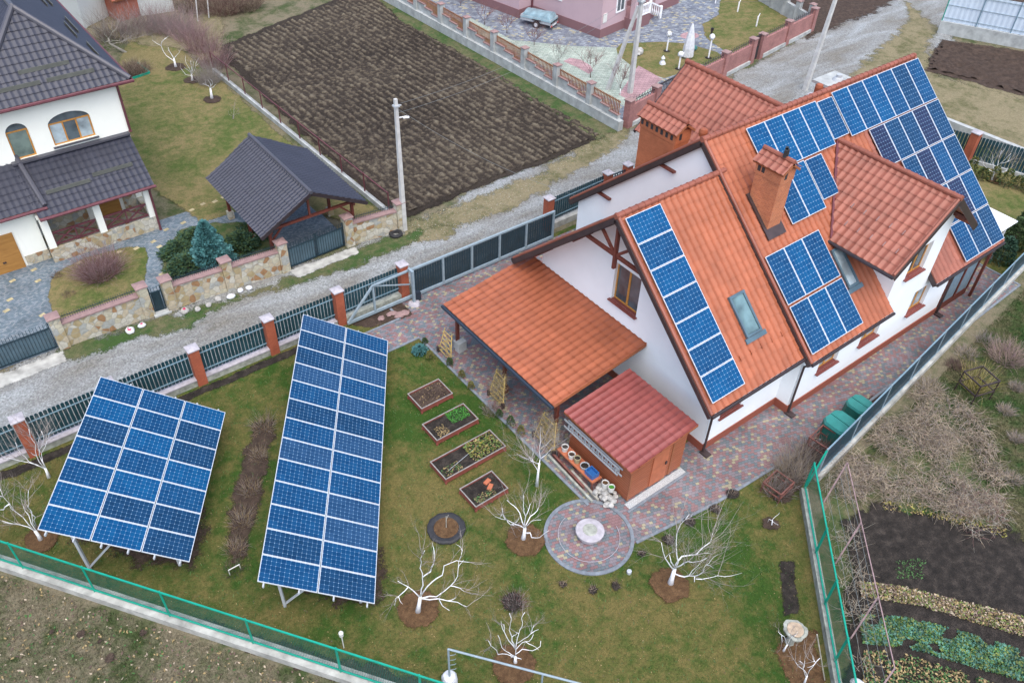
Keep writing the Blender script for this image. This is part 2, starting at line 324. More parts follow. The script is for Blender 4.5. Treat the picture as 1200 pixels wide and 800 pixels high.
def puts(name,mb,mats,parent,**k):
    """link a builder as one object per connected piece"""
    n=len(mb.v); r=list(range(n))
    def fd(i):
        while r[i]!=i: r[i]=r[r[i]]; i=r[i]
        return i
    for f in mb.f:
        for i in f[1:]: r[fd(i)]=fd(f[0])
    G_={}
    for k_,f in enumerate(mb.f): G_.setdefault(fd(f[0]),[]).append(k_)
    # boxes that touch or overlap stay one piece
    bb={g:(np.min([mb.v[i] for k_ in fs for i in mb.f[k_]],0),np.max([mb.v[i] for k_ in fs for i in mb.f[k_]],0)) for g,fs in G_.items()}
    ks=list(G_); par={g:g for g in ks}
    def ff(g):
        while par[g]!=g: g=par[g]
        return g
    for i,a in enumerate(ks):
        for b in ks[i+1:]:
            if (bb[a][0]<=bb[b][1]+.03).all() and (bb[b][0]<=bb[a][1]+.03).all(): par[ff(b)]=ff(a)
    out={}
    for g in ks: out.setdefault(ff(g),[]).extend(G_[g])
    res=[]
    for g,fs in out.items():
        q=MB(); mp={}
        for k_ in sorted(fs):
            f=mb.f[k_]
            for i in f:
                if i not in mp: mp[i]=len(q.v); q.v.append(mb.v[i])
            q.f.append(tuple(mp[i] for i in f)); q.mi.append(mb.mi[k_]); q.uv.append(mb.uv[k_])
        q.hasuv=mb.hasuv; res.append(put(name,q,mats,parent,**k))
    return res
def put(name,mb,mats,parent=None,loc=None,smooth=False,label=None):
    """link a builder as one object; vertices are given in world coordinates (parents must be unrotated while building)"""
    if parent is not None: L=wloc(parent); ol=Vector((0,0,0))
    else: L=Vector(loc) if loc is not None else Vector((0,0,0)); ol=L
    o=bpy.data.objects.new(name,mb.mesh(name,mats,L,smooth)); o.location=ol; C.objects.link(o)
    if parent is not None: o.parent=parent
    if label: o['label']=label
    return o
def tag(o,label,cat,group=None):
    o['label']=label; o['category']=cat
    if group: o['group']=group
    return o
def thing(name,label,cat,loc,group=None):
    o=bpy.data.objects.new(name,None); o.empty_display_size=.2; o.location=loc; C.objects.link(o); return tag(o,label,cat,group)
def struct(o,kind='structure'): o['kind']=kind; return o
def kids(o): return [c for c in C.objects if c.parent==o]
def copy_tree(o,parent=None):
    c=o.copy(); C.objects.link(c)
    if parent is not None: c.parent=parent
    for ch in kids(o): copy_tree(ch,c)
    return c
def inpoly(P,x,y):
    x=np.asarray(x); y=np.asarray(y); r=np.zeros(x.shape,bool); n=len(P)
    for i in range(n):
        x0,y0=P[i][0],P[i][1]; x1,y1=P[(i+1)%n][0],P[(i+1)%n][1]
        c=((y0>y)!=(y1>y))&(x<(x1-x0)*(y-y0)/((y1-y0) or 1e-9)+x0); r^=c
    return r
LAY=[0.]
def soft_mat(mat):
    """the same ground cover thinning out in patches towards its rim (real see-through gaps by alpha)"""
    n=mat+' thinning'
    if n in MATS: return n
    m=MATS[mat].copy(); m.name=n; MATS[n]=m; t=m.node_tree; b=t.nodes['Principled BSDF']
    at=t.nodes.new('ShaderNodeAttribute'); at.attribute_name='rim'; g=t.nodes.new('ShaderNodeNewGeometry'); fs=[]
    for sc in (2.2,16.):
        no=t.nodes.new('ShaderNodeTexNoise'); no.inputs['Scale'].default_value=sc; no.inputs['Detail'].default_value=5; no.inputs['Roughness'].default_value=.7; t.links.new(g.outputs['Position'],no.inputs['Vector']); fs.append(no.outputs['Fac'])
    def M(op,a,b_=0.):
        o=t.nodes.new('ShaderNodeMath'); o.operation=op
        for v,i in ((a,0),(b_,1)):
            if hasattr(v,'is_linked'): t.links.new(v,o.inputs[i])
            else: o.inputs[i].default_value=v
        return o.outputs[0]
    nn=M('ADD',M('MULTIPLY',fs[0],.55),M('MULTIPLY',fs[1],.45)); v=M('ADD',at.outputs['Fac'],M('MULTIPLY',M('SUBTRACT',nn,.5),2.4))
    r=t.nodes.new('ShaderNodeMapRange'); r.inputs['From Min'].default_value=.40; r.inputs['From Max'].default_value=.62; t.links.new(v,r.inputs['Value']); t.links.new(r.outputs[0],b.inputs['Alpha']); return n
def soft_sheet(name,P,z,mat,w_,kind):
    P=np.array(P); cell=max(.12,min(.6,w_*.45)); x0,y0=P.min(0)-cell; x1,y1=P.max(0)+cell
    if (x1-x0)*(y1-y0)/cell**2>60000: cell=math.sqrt((x1-x0)*(y1-y0)/60000)
    nx=int((x1-x0)/cell)+2; ny=int((y1-y0)/cell)+2; XX,YY=np.meshgrid(x0+np.arange(nx)*cell,y0+np.arange(ny)*cell)
    ins=inpoly(P,XX,YY); D=np.full(XX.shape,1e9)
    for i in range(len(P)):
        a=P[i]; b=P[(i+1)%len(P)]; d=b-a; L=(d**2).sum()+1e-12; t=np.clip(((XX-a[0])*d[0]+(YY-a[1])*d[1])/L,0,1); D=np.minimum(D,np.hypot(XX-a[0]-t*d[0],YY-a[1]-t*d[1]))
    S=np.where(ins,D,-D); E=np.clip(.5+S/(2*w_),0,1); idx=np.arange(nx*ny).reshape(ny,nx); q_=np.stack([idx[:-1,:-1],idx[:-1,1:],idx[1:,1:],idx[1:,:-1]],-1)
    ok=(S[:-1,:-1]>-w_)|(S[1:,1:]>-w_)|(S[:-1,1:]>-w_)|(S[1:,:-1]>-w_); F=q_[ok]; used=np.unique(F); mp=np.zeros(nx*ny,int); mp[used]=np.arange(len(used))
    V=np.stack([XX,YY,np.full(XX.shape,z)],-1).reshape(-1,3)[used]; o=np_mesh(name,V,mp[F],soft_mat(mat)); at=o.data.attributes.new('rim','FLOAT','POINT'); at.data.foreach_set('value',E.ravel()[used].astype(np.float32)); return struct(o,kind)
def sheet(name,pts,z,mat,jit=0.,step=.5,kind='structure',holes=None,world=False,soft=None):
    """ground sheet: polygon (image points on the ground, or world xy) at height z with an optionally ragged rim"""
    LAY[0]+=.0016; z=LAY[0]
    if soft is None and jit: soft=min(1.2,max(.12,jit*1.6))
    P=[Vector((p[0],p[1],0)) if world else G(*p) for p in pts]; out=[]
    n=len(P)
    for i in range(n):
        a,b=P[i],P[(i+1)%n]; k=max(1,int((b-a).length/step)) if jit else 1
        for j in range(k):
            p=a.lerp(b,j/k)
            if jit: p=p+Vector((noise.noise(p*1.3)*jit*1.6+random.uniform(-jit,jit)*.5,noise.noise(p*1.3+Vector((9,9,9)))*jit*1.6+random.uniform(-jit,jit)*.5,0))
            out.append((p.x,p.y,z))
    if soft: return soft_sheet(name,[(p[0],p[1]) for p in out],z,mat,soft,kind)
    bm=bmesh.new(); vs=[bm.verts.new(p) for p in out]; f=bm.faces.new(vs); f.normal_update()
    if f.normal.z<0: f.normal_flip()
    bmesh.ops.triangulate(bm,faces=[f]); me=bpy.data.meshes.new(name); bm.to_mesh(me); bm.free(); me.materials.append(MATS[mat])
    o=bpy.data.objects.new(name,me); C.objects.link(o); struct(o,kind); return o
# ------------------------------------------------------------------ scatter meshes (numpy)
def np_mesh(name,V,F,mat,parent=None,loc=None):
    me=bpy.data.meshes.new(name); V=np.asarray(V,np.float32); F=np.asarray(F,np.int32)
    if parent is not None: V=V-np.array(wloc(parent),np.float32)
    elif loc is not None: V=V-np.array(loc,np.float32)
    me.vertices.add(len(V)); me.vertices.foreach_set('co',V.ravel()); k=F.shape[1]
    me.loops.add(F.size); me.loops.foreach_set('vertex_index',F.ravel()); me.polygons.add(len(F))
    me.polygons.foreach_set('loop_start',np.arange(len(F),dtype=np.int32)*k); me.polygons.foreach_set('loop_total',np.full(len(F),k,np.int32))
    me.update(calc_edges=True)
    mm=[mat] if isinstance(mat,str) else mat
    for q_ in mm: me.materials.append(MATS[q_])
    if len(mm)>1: me.polygons.foreach_set('material_index',rng.integers(0,len(mm),len(F)).astype(np.int32))
    o=bpy.data.objects.new(name,me); C.objects.link(o)
    if parent is not None: o.parent=parent
    elif loc is not None: o.location=loc
    return o
def pts_in(P,n):
    P=[(p[0],p[1]) for p in P]; xs=[p[0] for p in P]; ys=[p[1] for p in P]; out=np.zeros((0,2))
    while len(out)<n:
        a=np.stack([rng.uniform(min(xs),max(xs),n*2),rng.uniform(min(ys),max(ys),n*2)],1); a=a[inpoly(P,a[:,0],a[:,1])]; out=np.concatenate([out,a])
    return out[:n]
def leaves(c,n,size,flat=0.):
    """n random quads (leaf-sized) centred at points c (n,3)"""
    d=rng.normal(size=(n,3)); d/=np.linalg.norm(d,axis=1)[:,None]; e=rng.normal(size=(n,3)); e-=d*(e*d).sum(1)[:,None]; e/=np.linalg.norm(e,axis=1)[:,None]
    if flat: d[:,2]*=1-flat; e[:,2]*=1-flat
    s=size*rng.uniform(.6,1.3,(n,1)); V=np.stack([c-d*s,c+e*s*.55,c+d*s,c-e*s*.55],1).reshape(-1,3); F=np.arange(n*4).reshape(-1,4); return V,F
def strands(base,dirs,length,width,curve=.3,seg=3,droop=0.,jag=.0):
    """thin curved ribbons-with-thickness (triangular section) from base points"""
    n=len(base); L=np.broadcast_to(length,(n,)) ; rings=[]
    side=rng.normal(size=(n,3)); side-=dirs*(side*dirs).sum(1)[:,None]; side/=np.linalg.norm(side,axis=1)[:,None]+1e-9
    p=base.copy(); d=dirs.copy(); bend=rng.normal(size=(n,3))*curve
    for i in range(seg+1):
        t=i/seg; w_=width*(1-.75*t); up=np.cross(d,side)
        ring=[p+(side*math.cos(a)+up*math.sin(a))*w_ for a in (0,2.094,4.189)]; rings.append(np.stack(ring,1))
        d=d+bend/seg+rng.normal(size=(n,3))*jag; d[:,2]-=droop/seg; d/=np.linalg.norm(d,axis=1)[:,None]; p=p+d*(L/seg)[:,None]
    V=np.stack(rings,1).reshape(-1,3); F=[]; o=np.arange(n)*(3*(seg+1))
    for i in range(seg):
        for k in range(3):
            a=i*3+k; b=i*3+(k+1)%3; F.append(np.stack([o+a,o+b,o+b+3,o+a+3],1))
    return V,np.concatenate(F)
def merge(parts):
    V=[];F=[];k=0
    for v,f in parts: V.append(v);F.append(f+k);k+=len(v)
    return np.concatenate(V),np.concatenate(F)
# ================================================================== GROUND
gs=400.
mb=MB(); mb.poly([(-gs,-gs,0),(gs,-gs,0),(gs,gs,0),(-gs,gs,0)]); struct(put('ground',mb,'rough_grass'))
Z1,Z2,Z3,Z4=.004,.008,.012,.016
FY=28.62    # road fence line
corner=G(940,578); bf0,bf1=G(0,661),G(400,792)
bdir=(bf1-bf0).normalized(); rdir=(G(978,800)-corner).normalized()
def isect(p,d,q_,e):
    t=((q_.x-p.x)*e.y-(q_.y-p.y)*e.x)/(d.x*e.y-d.y*e.x); return p+d*t
botc=isect(bf1,bdir,corner,rdir)
bf_=bf0-bdir*5.2
backx=56.0
lawnP=[(bf_.x,bf_.y),(bf_.x,FY),(backx,FY),(backx,13.6),(corner.x+.1,corner.y),(botc.x,botc.y)]
# outside grass at the bottom left
sheet('outer_grass',[(bf_.x,bf_.y-.2),(botc.x,botc.y-.2),(botc.x,-8),(-20,-8),(-20,bf_.y)],Z1-.001,'rough_grass',world=True)
sheet('rough_plot',[(1000,540),(1250,300),(1500,300),(1500,900),(960,900),(955,620)],Z1,'weeds',world=False)
sheet('lawn',lawnP,Z1,'lawn',world=True)
sheet('back_lawn',[(41.5,13.0),(41.5,FY),(backx,FY),(backx,14.)],Z2,'lawn2',world=True)
# terrace and side path paving
sheet('terrace_paving',[(15.0,13.3),(15.0,FY-.3),(33.5,FY-.3),(33.5,24),(20.,13.3)],Z2,'mosaic_paving',world=True)
sheet('gate_apron',[(12.4,25.6),(12.4,27.3),(15.0,27.3),(15.0,25.6)],Z2,'mosaic_paving',world=True)
sheet('side_path',[(15.0,11.3),(15.0,13.6),(42.6,13.6),(42.6,11.0),(25.2,10.45),(19.,10.8)],Z3,'mosaic_paving',world=True)
cc=G(690,628); NC=48
sheet('paved_circle',[(cc.x+1.55*math.cos(a*2*math.pi/NC),cc.y+1.55*math.sin(a*2*math.pi/NC)) for a in range(NC)],Z4+.004,'mosaic_paving',world=True)
def strip(mb,a,b,w,z0,z1): mb.bar((a[0],a[1],(z0+z1)/2),(b[0],b[1],(z0+z1)/2),w,z1-z0)
kb=MB()
for a,b in (((15.0,13.6),(15.0,25.5)),((15.0,25.6),(12.4,25.6)),((15.0,27.3),(12.4,27.3)),((15.,27.3),(15.,28.2)),((15.3,11.25),(19.,10.75)),((19.,10.75),(25.2,10.4)),((25.2,10.4),(42.6,10.95)),((16.0,12.45),(19.3,12.45)),((42.6,10.95),(42.6,13.4))):
    strip(kb,a,b,.11,0,.05)
for k in range(64):
    a,b=[(k+j)*2*math.pi/64 for j in (0,1)]; strip(kb,(cc.x+1.62*math.cos(a),cc.y+1.62*math.sin(a)),(cc.x+1.62*math.cos(b),cc.y+1.62*math.sin(b)),.14,0,.048)
struct(put('kerb',kb,'kerb'))
# soil strips, mulch
sheet('fence_border_soil',[(bf_.x,FY-.75),(12.4,FY-.72),(12.4,FY-.3),(bf_.x,FY-.3)],Z2,'soil',.08,world=True)
sheet('house_border_soil',[(930,535),(1110,400),(1165,350),(1185,330),(1160,352),(1050,452),(945,560),(925,590),(905,585)],Z2,'brown_soil',.1)
sheet('motor_bed',[(410,380),(470,355),(485,368),(437,385)],Z2+.002,'brown_soil',.06)
sheet('fence_foot_soil',[(210,718),(300,742),(390,770),(520,800),(560,815),(420,800),(330,775),(215,735)],Z2,'brown_soil',.15)
sheet('array_shade_patch',[(90,630),(150,650),(225,668),(240,600),(120,560)],Z2,'brown_soil',.3)  # brown soil colour paints the array's shade onto the grass beneath it
sheet('array_bare_soil',[(345,690),(440,712),(452,640),(330,620)],Z2,'brown_soil',.3)
sheet('long_bed_soil',[(913,658),(930,656),(936,718),(918,722)],Z2,'soil',.03)
sheet('corner_bed_soil',[(907,762),(925,742),(956,738),(965,795),(952,830),(925,808)],Z2,'mulch',.12)
sheet('hedge_strip_soil',[(270,600),(287,540),(300,495),(318,490),(312,540),(300,600),(290,660),(268,660)],Z2,'brown_soil',.18)
sheet('gravel_strip',[(16.15,12.45),(19.25,12.45),(19.25,12.8),(16.15,12.8)],Z4+.004,'white_gravel',world=True)
# road
sheet('gravel_road',[(-40,FY+.2),(-40,35.),(-4,34.4),(8,34.15),(19.3,33.7),(26,35.0),(36,35.0),(38.5,34.9),(50,36.9),(62,39.),(80,50),(140,86),(140,74),(100,51),(82,37),(70,31),(58,29.5),(54,FY+.3)],Z1,'gravel',.35,.8,world=True)
sheet('road_verge',[(478,262),(560,232),(640,200),(700,162),(735,150),(742,158),(700,188),(640,222),(560,262),(500,285),(470,290)],Z2,'dry_grass',.35)
sheet('stone_wall_verge',[(195,372),(340,325),(405,297),(478,275),(520,262),(470,292),(420,312),(380,325),(300,345),(200,388),(120,410),(60,425),(60,412)],Z2,'weeds',.3)
sheet('right_verge',[(1060,0),(1100,35),(1085,60),(1110,120),(1040,110),(975,105),(1000,85),(1040,50),(1065,22)],Z2,'dry_grass',.4)
sheet('dry_field',[(1085,60),(1100,75),(1140,110),(1210,150),(1300,190),(1400,160),(1400,90),(1200,80),(1120,52)],Z2,'dry_grass',.4)
sheet('back_rough_grass',[(1060,80),(1200,118),(1400,170),(1400,260),(1205,195),(1105,150),(1080,110)],Z2,'dry_grass',.3)
# ploughed fields as displaced soil
def ploughed(name,poly,z,cell,amp,row,ang,mat,seed=0):
    P=[G(*p) for p in poly]; xs=[p.x for p in P]; ys=[p.y for p in P]
    nx=int((max(xs)-min(xs))/cell)+1; ny=int((max(ys)-min(ys))/cell)+1
    X=min(xs)+np.arange(nx)*cell; Y=min(ys)+np.arange(ny)*cell; XX,YY=np.meshgrid(X,Y)
    ins=inpoly([(p.x,p.y) for p in P],XX,YY); ca,sa=math.cos(ang),math.sin(ang)
    H=np.zeros(XX.shape); V=[]
    for j in range(ny):
        for i in range(nx):
            x,y=XX[j,i],YY[j,i]; a=x*ca+y*sa
            h=.45+(.28+.25*noise.noise((x*.25,y*.18,seed+8)))*math.sin(2*math.pi*a/row+2.6*noise.noise((x*.35,y*.22,seed)))
            h+=.55*noise.noise((x*2.3,y*1.5,seed))+.8*noise.noise((x*5.1,y*5.1,seed+3))
            H[j,i]=max(0,h)*amp
    V=np.stack([XX+rng.uniform(-.3,.3,XX.shape)*cell,YY+rng.uniform(-.3,.3,XX.shape)*cell,H+z],-1).reshape(-1,3)
    idx=np.arange(nx*ny).reshape(ny,nx); q_=np.stack([idx[:-1,:-1],idx[:-1,1:],idx[1:,1:],idx[1:,:-1]],-1)
    ok=ins[:-1,:-1]&ins[:-1,1:]&ins[1:,1:]&ins[1:,:-1]; F=q_[ok]
    used=np.unique(F); mp=np.zeros(nx*ny,int); mp[used]=np.arange(len(used))
    return struct(np_mesh(name,V[used],mp[F],mat))
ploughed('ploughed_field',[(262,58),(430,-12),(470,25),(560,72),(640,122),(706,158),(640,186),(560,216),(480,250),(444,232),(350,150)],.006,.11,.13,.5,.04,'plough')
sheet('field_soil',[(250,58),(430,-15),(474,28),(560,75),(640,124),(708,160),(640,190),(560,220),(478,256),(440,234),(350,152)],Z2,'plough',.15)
sheet('field_margin',[(425,-15),(455,-10),(600,75),(720,140),(730,150),(700,165),(560,78),(474,28)],Z1,'weeds',.2)
ploughed('back_field',[(1103,48),(1200,62),(1320,82),(1320,125),(1200,112),(1140,95),(1085,82)],.012,.3,.2,.9,1.45,'brown_soil')
sheet('back_field_soil',[(1103,47),(1200,61),(1320,81),(1320,127),(1200,114),(1140,97),(1083,84)],Z3,'brown_soil',.2)
sheet('far_soil_plot',[(905,0),(1060,-5),(1020,18),(985,30),(950,45),(925,38)],Z1+.002,'brown_soil',.5)
sheet('far_rough_ground',[(1135,0),(1400,0),(1400,45),(1210,18)],Z1,'brown_soil',.5)
# neighbour's yard
sheet('neighbour_paving',[(-9,34.45),(-9,42),(16.2,42),(16.2,34.2),(1,34.45)],Z1,'grey_paving',world=True)
sheet('neighbour_lawn',[(135,85),(150,50),(200,50),(262,98),(330,160),(420,235),(452,250),(420,262),(330,240),(276,250),(236,262),(215,245),(190,230),(178,222),(150,160)],Z2,'lawn2',.12)
sheet('island_lawn',[(60,330),(66,320),(100,303),(150,290),(170,291),(174,300),(168,345),(68,382),(57,350)],Z2,'lawn2',.02)
sheet('carport_slab',[G(300,275)[:2],G(345,308)[:2],G(408,283)[:2],G(352,232)[:2]],Z3,'grey_paving',world=True)
sheet('driveway_apron',[(1.4,33.35),(1.4,34.1),(-4.5,34.3),(-4.5,33.2)],Z2+.002,'concrete',.08,world=True)
sheet('carport_apron',[(12.4,32.95),(12.4,33.8),(16.2,33.7),(16.0,33.1)],Z2+.002,'concrete',.08,world=True)
sheet('spruce_bed_soil',[(190,300),(212,270),(250,262),(300,262),(318,285),(335,302),(200,350)],Z2+.002,'weeds',.1)
sheet('orchard_grass',[(60,-20),(260,-20),(262,58),(250,75),(205,58),(150,50),(100,30)],Z1,'dry_grass',.3)
# pink house yard
sheet('pink_house_paving',[(455,-25),(735,147),(955,33),(905,5),(880,-20),(700,-60)],Z1,'blue_paving')
sheet('yard_green_paving',[(600,48),(670,55),(722,57),(728,63),(735,72),(778,92),(740,130),(560,40),(548,20)],Z2,'green_paving')
sheet('yard_lawn',[(722,58),(728,52),(775,50),(805,52),(840,62),(850,70),(778,93),(742,80),(724,66)],Z3,'lawn2')
sheet('side_lawn',[(845,-5),(870,-8),(955,20),(945,35),(855,66),(826,45),(824,30),(840,20)],Z3,'lawn2',.1)
ky=MB()
for pl in (((722,58),(728,52),(775,50),(805,52),(840,62),(850,70),(778,93),(742,80),(724,66),(722,58)),((845,-5),(840,20),(824,30),(826,45),(855,66)),((600,14),(650,38),(703,46),(730,32))):
    for a,b in zip(pl,pl[1:]): a,b=G(*a),G(*b); strip(ky,a,b,.12,0,.05)
struct(put('yard_kerb',ky,'kerb_yellow'))
sheet('pink_paved_circle',[G(808+11*math.cos(a/24*6.283),43+4*math.sin(a/24*6.283))[:2] for a in range(24)],Z3+.004,'pink_paving',world=True)
sheet('pink_paved_patch',[(660,73),(668,69),(680,71),(692,78),(695,84),(690,88),(676,80)],Z3,'pink_paving')
sheet('pink_paved_gate',[(748,78),(766,88),(776,94),(740,120),(725,112)],Z3,'pink_paving')
# right hand gardens
sheet('black_soil_plot',[(990,612),(1030,592),(1080,600),(1140,615),(1220,632),(1320,655),(1500,860),(985,860),(1000,700)],Z2,'soil',.25)
# ================================================================== ROOF TILES
def tiles(name,O,u,s,poly,mat,parent,wave=.33,course=.42,amp=.019,step=.026,sub=6,slab=True,slabmat='soffit',phase=0.):
    O,u,s=Vector(O),Vector(u).normalized(),Vector(s).normalized(); n=u.cross(s)
    if n.z<0: n=-n
    us=[p[0] for p in poly]; ss=[p[1] for p in poly]; u0=math.floor(min(us)/wave)*wave; s0=math.floor(min(ss)/course)*course
    nu=int((max(us)-u0)/wave*sub)+2; nk=int((max(ss)-s0)/course)+1; V=[]; rows=[]
    prof=[(math.cos(2*math.pi*(i%sub)/sub+phase))*amp + (amp*.5 if i%sub==0 else 0) for i in range(nu)]
    for k in range(nk):
        a=s0+k*course; 
        for sv,h in ((a,step),(a+course*1.07,-.004)):
            rows.append(len(V)); V+= [tuple(O+u*(u0+i*wave/sub)+s*sv+n*(h+prof[i])) for i in range(nu)]
    F=[(rows[r]+i,rows[r]+i+1,rows[r+1]+i+1,rows[r+1]+i) for r in range(len(rows)-1) for i in range(nu-1)]
    me=bpy.data.meshes.new(name); me.from_pydata(V,[],F); bm=bmesh.new(); bm.from_mesh(me)
    cen=(sum(us)/len(us),sum(ss)/len(ss)); pw=[O+u*a+s*b for a,b in poly]; cw=O+u*cen[0]+s*cen[1]
    for i in range(len(poly)):
        a,b=pw[i],pw[(i+1)%len(poly)]; pn=(b-a).cross(n).normalized()
        if (cw-a).dot(pn)>0: pn=-pn
        bmesh.ops.bisect_plane(bm,geom=bm.verts[:]+bm.edges[:]+bm.faces[:],plane_co=a,plane_no=pn,clear_outer=True,dist=1e-5)
    ly=bm.faces.layers.float.new('tint')
    for f in bm.faces:
        d=f.calc_center_median()-O; a=int(math.floor(d.dot(u)/wave+.5)); b=int(math.floor(d.dot(s)/course)); f[ly]=(math.sin(a*12.9898+b*78.233+O.x)*43758.5453)%1.
    L=wloc(parent); bmesh.ops.translate(bm,vec=-L,verts=bm.verts[:])
    bmesh.ops.recalc_face_normals(bm,faces=bm.faces[:]); 
    bm.normal_update()
    up=sum(f.normal.dot(n)*f.calc_area() for f in bm.faces)
    if up<0: bmesh.ops.reverse_faces(bm,faces=bm.faces[:])
    if slab:
        base=[p-n*.035-L for p in pw]; low=[p-n*.13-L for p in pw]
        vb=[bm.verts.new(p) for p in base]; vl=[bm.verts.new(p) for p in low]; nf=[bm.faces.new(vb),bm.faces.new(vl[::-1])]
        for i in range(len(vb)): j=(i+1)%len(vb); nf.append(bm.faces.new((vb[j],vb[i],vl[i],vl[j])))
        for f in nf: f.material_index=1
        bmesh.ops.recalc_face_normals(bm,faces=nf)
    bm.to_mesh(me); bm.free(); me.materials.append(MATS[mat]); me.materials.append(MATS[slabmat])
    o=bpy.data.objects.new(name,me); C.objects.link(o); o.parent=parent; return o
def cap(mb,a,b,r=.12): mb.tube([a,b],r,10)
def cut(o,boxes):
    """cut real openings (axis-aligned boxes, world coords) out of a wall object"""
    L=wloc(o); cb=MB()
    for b in boxes: cb.box(*b)
    me=cb.mesh('cutter',['white_plaster'],L); co_=bpy.data.objects.new('cutter',me); C.objects.link(co_)
    par=o.parent; o.parent=None; loc=o.location.copy(); o.location=(0,0,0)
    md=o.modifiers.new('b','BOOLEAN'); md.operation='DIFFERENCE'; md.solver='EXACT'; md.object=co_
    dg=bpy.context.evaluated_depsgraph_get(); dg.update(); nm=bpy.data.meshes.new_from_object(o.evaluated_get(dg))
    o.modifiers.clear(); old=o.data; nm.name=old.name; o.data=nm; o.parent=par; o.location=loc
    bpy.data.objects.remove(co_); bpy.data.meshes.remove(me)
# ================================================================== PV PANEL
def pvpanel(parent,O,u,s,w_,l_,mat,cu,cs,lift=.0,frame='alu'):
    O,u,s=Vector(O),Vector(u),Vector(s); n=u.cross(s); n=n if n.z>0 else -n; O=O+n*lift
    p=MB(); a=.022; q0=O+u*a+s*a; W=w_-2*a; Ln=l_-2*a; t=n*.032
    uv=[(.5-.5+0,0),(cu,0),(cu,cs),(0,cs)]
    m_=.0; 
    top=[q0+t,q0+u*W+t,q0+u*W+s*Ln+t,q0+s*Ln+t]; bt=[x-n*.025 for x in top]
    e=.03
    p.poly(top,[(-e,-e),(cu+e,-e),(cu+e,cs+e),(-e,cs+e)])
    for i in range(4): j=(i+1)%4; p.poly([top[j],top[i],bt[i],bt[j]],[(0,0)]*4)
    p.poly(bt[::-1],[(0,0)]*4)
    o=put('solar_panel',p,mat,parent)
    f=MB(); d=.036
    f.frame(O,u,s,n,w_,a,d); f.frame(O+s*(l_-a),u,s,n,w_,a,d); f.frame(O+s*a,u,s,n,a,l_-2*a,d); f.frame(O+u*(w_-a)+s*a,u,s,n,a,l_-2*a,d)
    put('frame',f,frame,o); return o
# ================================================================== MAIN HOUSE
H=thing('house','white house with terracotta tile roofs, two brick chimneys and blue solar panels','house',(20.6,12.3,0))
SLY,ZE,ZR,EY,RYY=.8878,3.3,9.95,11.85,19.34
XU=Vector((1,0,0)); sR=Vector((0,RYY-EY,ZR-ZE)).normalized(); sL=Vector((0,-(RYY-EY),ZR-ZE)).normalized(); SL=math.hypot(RYY-EY,ZR-ZE)
XF,XB=25.0,39.95
O=(0,EY,ZE)
tiles('roof',O,XU,sR,[(XF,0),(30.72,0),(30.72,SL),(XF,SL)],'terracotta',H)
tiles('roof',O,XU,sR,[(30.72,1.5),(34.1,1.5),(34.1,SL),(30.72,SL)],'terracotta',H)
tiles('roof',O,XU,sR,[(34.1,0),(XB,0),(XB,SL),(34.1,SL)],'terracotta_worn',H)
OB=(0,2*RYY-EY,ZE); tiles('roof',OB,XU,sL,[(XF,0),(XB,0),(XB,SL),(XF,SL)],'terracotta',H,sub=4)
# left wing
LE,LZ,LR,LRZ=12.2,3.42,18.27,8.95; s1=Vector((0,LR-LE,LRZ-LZ)).normalized(); s2=Vector((0,-(LR-LE),LRZ-LZ)).normalized(); S1=math.hypot(LR-LE,LRZ-LZ)
XL=19.45
tiles('roof',(0,LE,LZ),XU,s1,[(XL,0),(25.38,0),(25.38,S1),(XL,S1)],'terracotta',H)
tiles('roof',(0,2*LR-LE,LZ),XU,s2,[(XL,0),(25.38,0),(25.38,S1),(XL,S1)],'terracotta',H)
# dormer (right cross gable): ridge along Y
DX,DZ=32.3,8.5; DXl,DZl=29.08,6.0; DXr,DZr=35.1,6.2; DY=11.72; YV=Vector((0,1,0))
def backY(z): return EY+(z-ZE)/SLY
sdl=Vector((DX-DXl,0,DZ-DZl)); Ld=sdl.length; sdl/=Ld
tiles('roof',(DXl,0,DZl),YV,sdl,[(DY,0),(backY(DZl)+.15,0),(backY(DZ)+.15,Ld),(DY,Ld)],'terracotta_worn',H)
sdr=Vector((DX-DXr,0,DZ-DZr)); Lr=sdr.length; sdr/=Lr
tiles('roof',(DXr,0,DZr),YV,sdr,[(DY,0),(backY(DZr)+.15,0),(backY(DZ)+.15,Lr),(DY,Lr)],'terracotta_worn',H)
# back cross gable
BX,BZ=30.4,9.8; BY=25.3
for sx in (-1,1):
    sv=Vector((-sx*3.0,0,2.65)); Lb=sv.length; sv/=Lb; O_=(BX+sx*3.0,0,BZ-2.65)
    tiles('roof',O_,YV,sv,[(BY,0),(19.34+(ZR-(BZ-2.65))/SLY-.1,0),(19.34+(ZR-BZ)/SLY-.1,Lb),(BY,Lb)],'terracotta_worn',H)
rc=MB(); cap(rc,(XF-.05,RYY,ZR+.02),(XB+.03,RYY,ZR+.02)); cap(rc,(XL-.05,LR,LRZ+.02),(25.4,LR,LRZ+.02)); cap(rc,(DX,DY-.04,DZ+.02),(DX,backY(DZ)+.1,DZ+.02)); cap(rc,(BX,19.4,BZ+.02),(BX,BY+.04,BZ+.02))
for k in range(44): x=XF+k*.345; rc.tube([(x,RYY,ZR+.02),(x+.05,RYY,ZR+.02)],.14,10)
for k in range(17): x=XL+k*.345; rc.tube([(x,LR,LRZ+.02),(x+.05,LR,LRZ+.02)],.14,10)
for k in range(16): y=DY+k*.345; rc.tube([(DX,y,DZ+.02),(DX,y+.05,DZ+.02)],.14,10)
for k in range(15): y=BY-k*.345; rc.tube([(BX,y,BZ+.02),(BX,y+.05,BZ+.02)],.14,10)
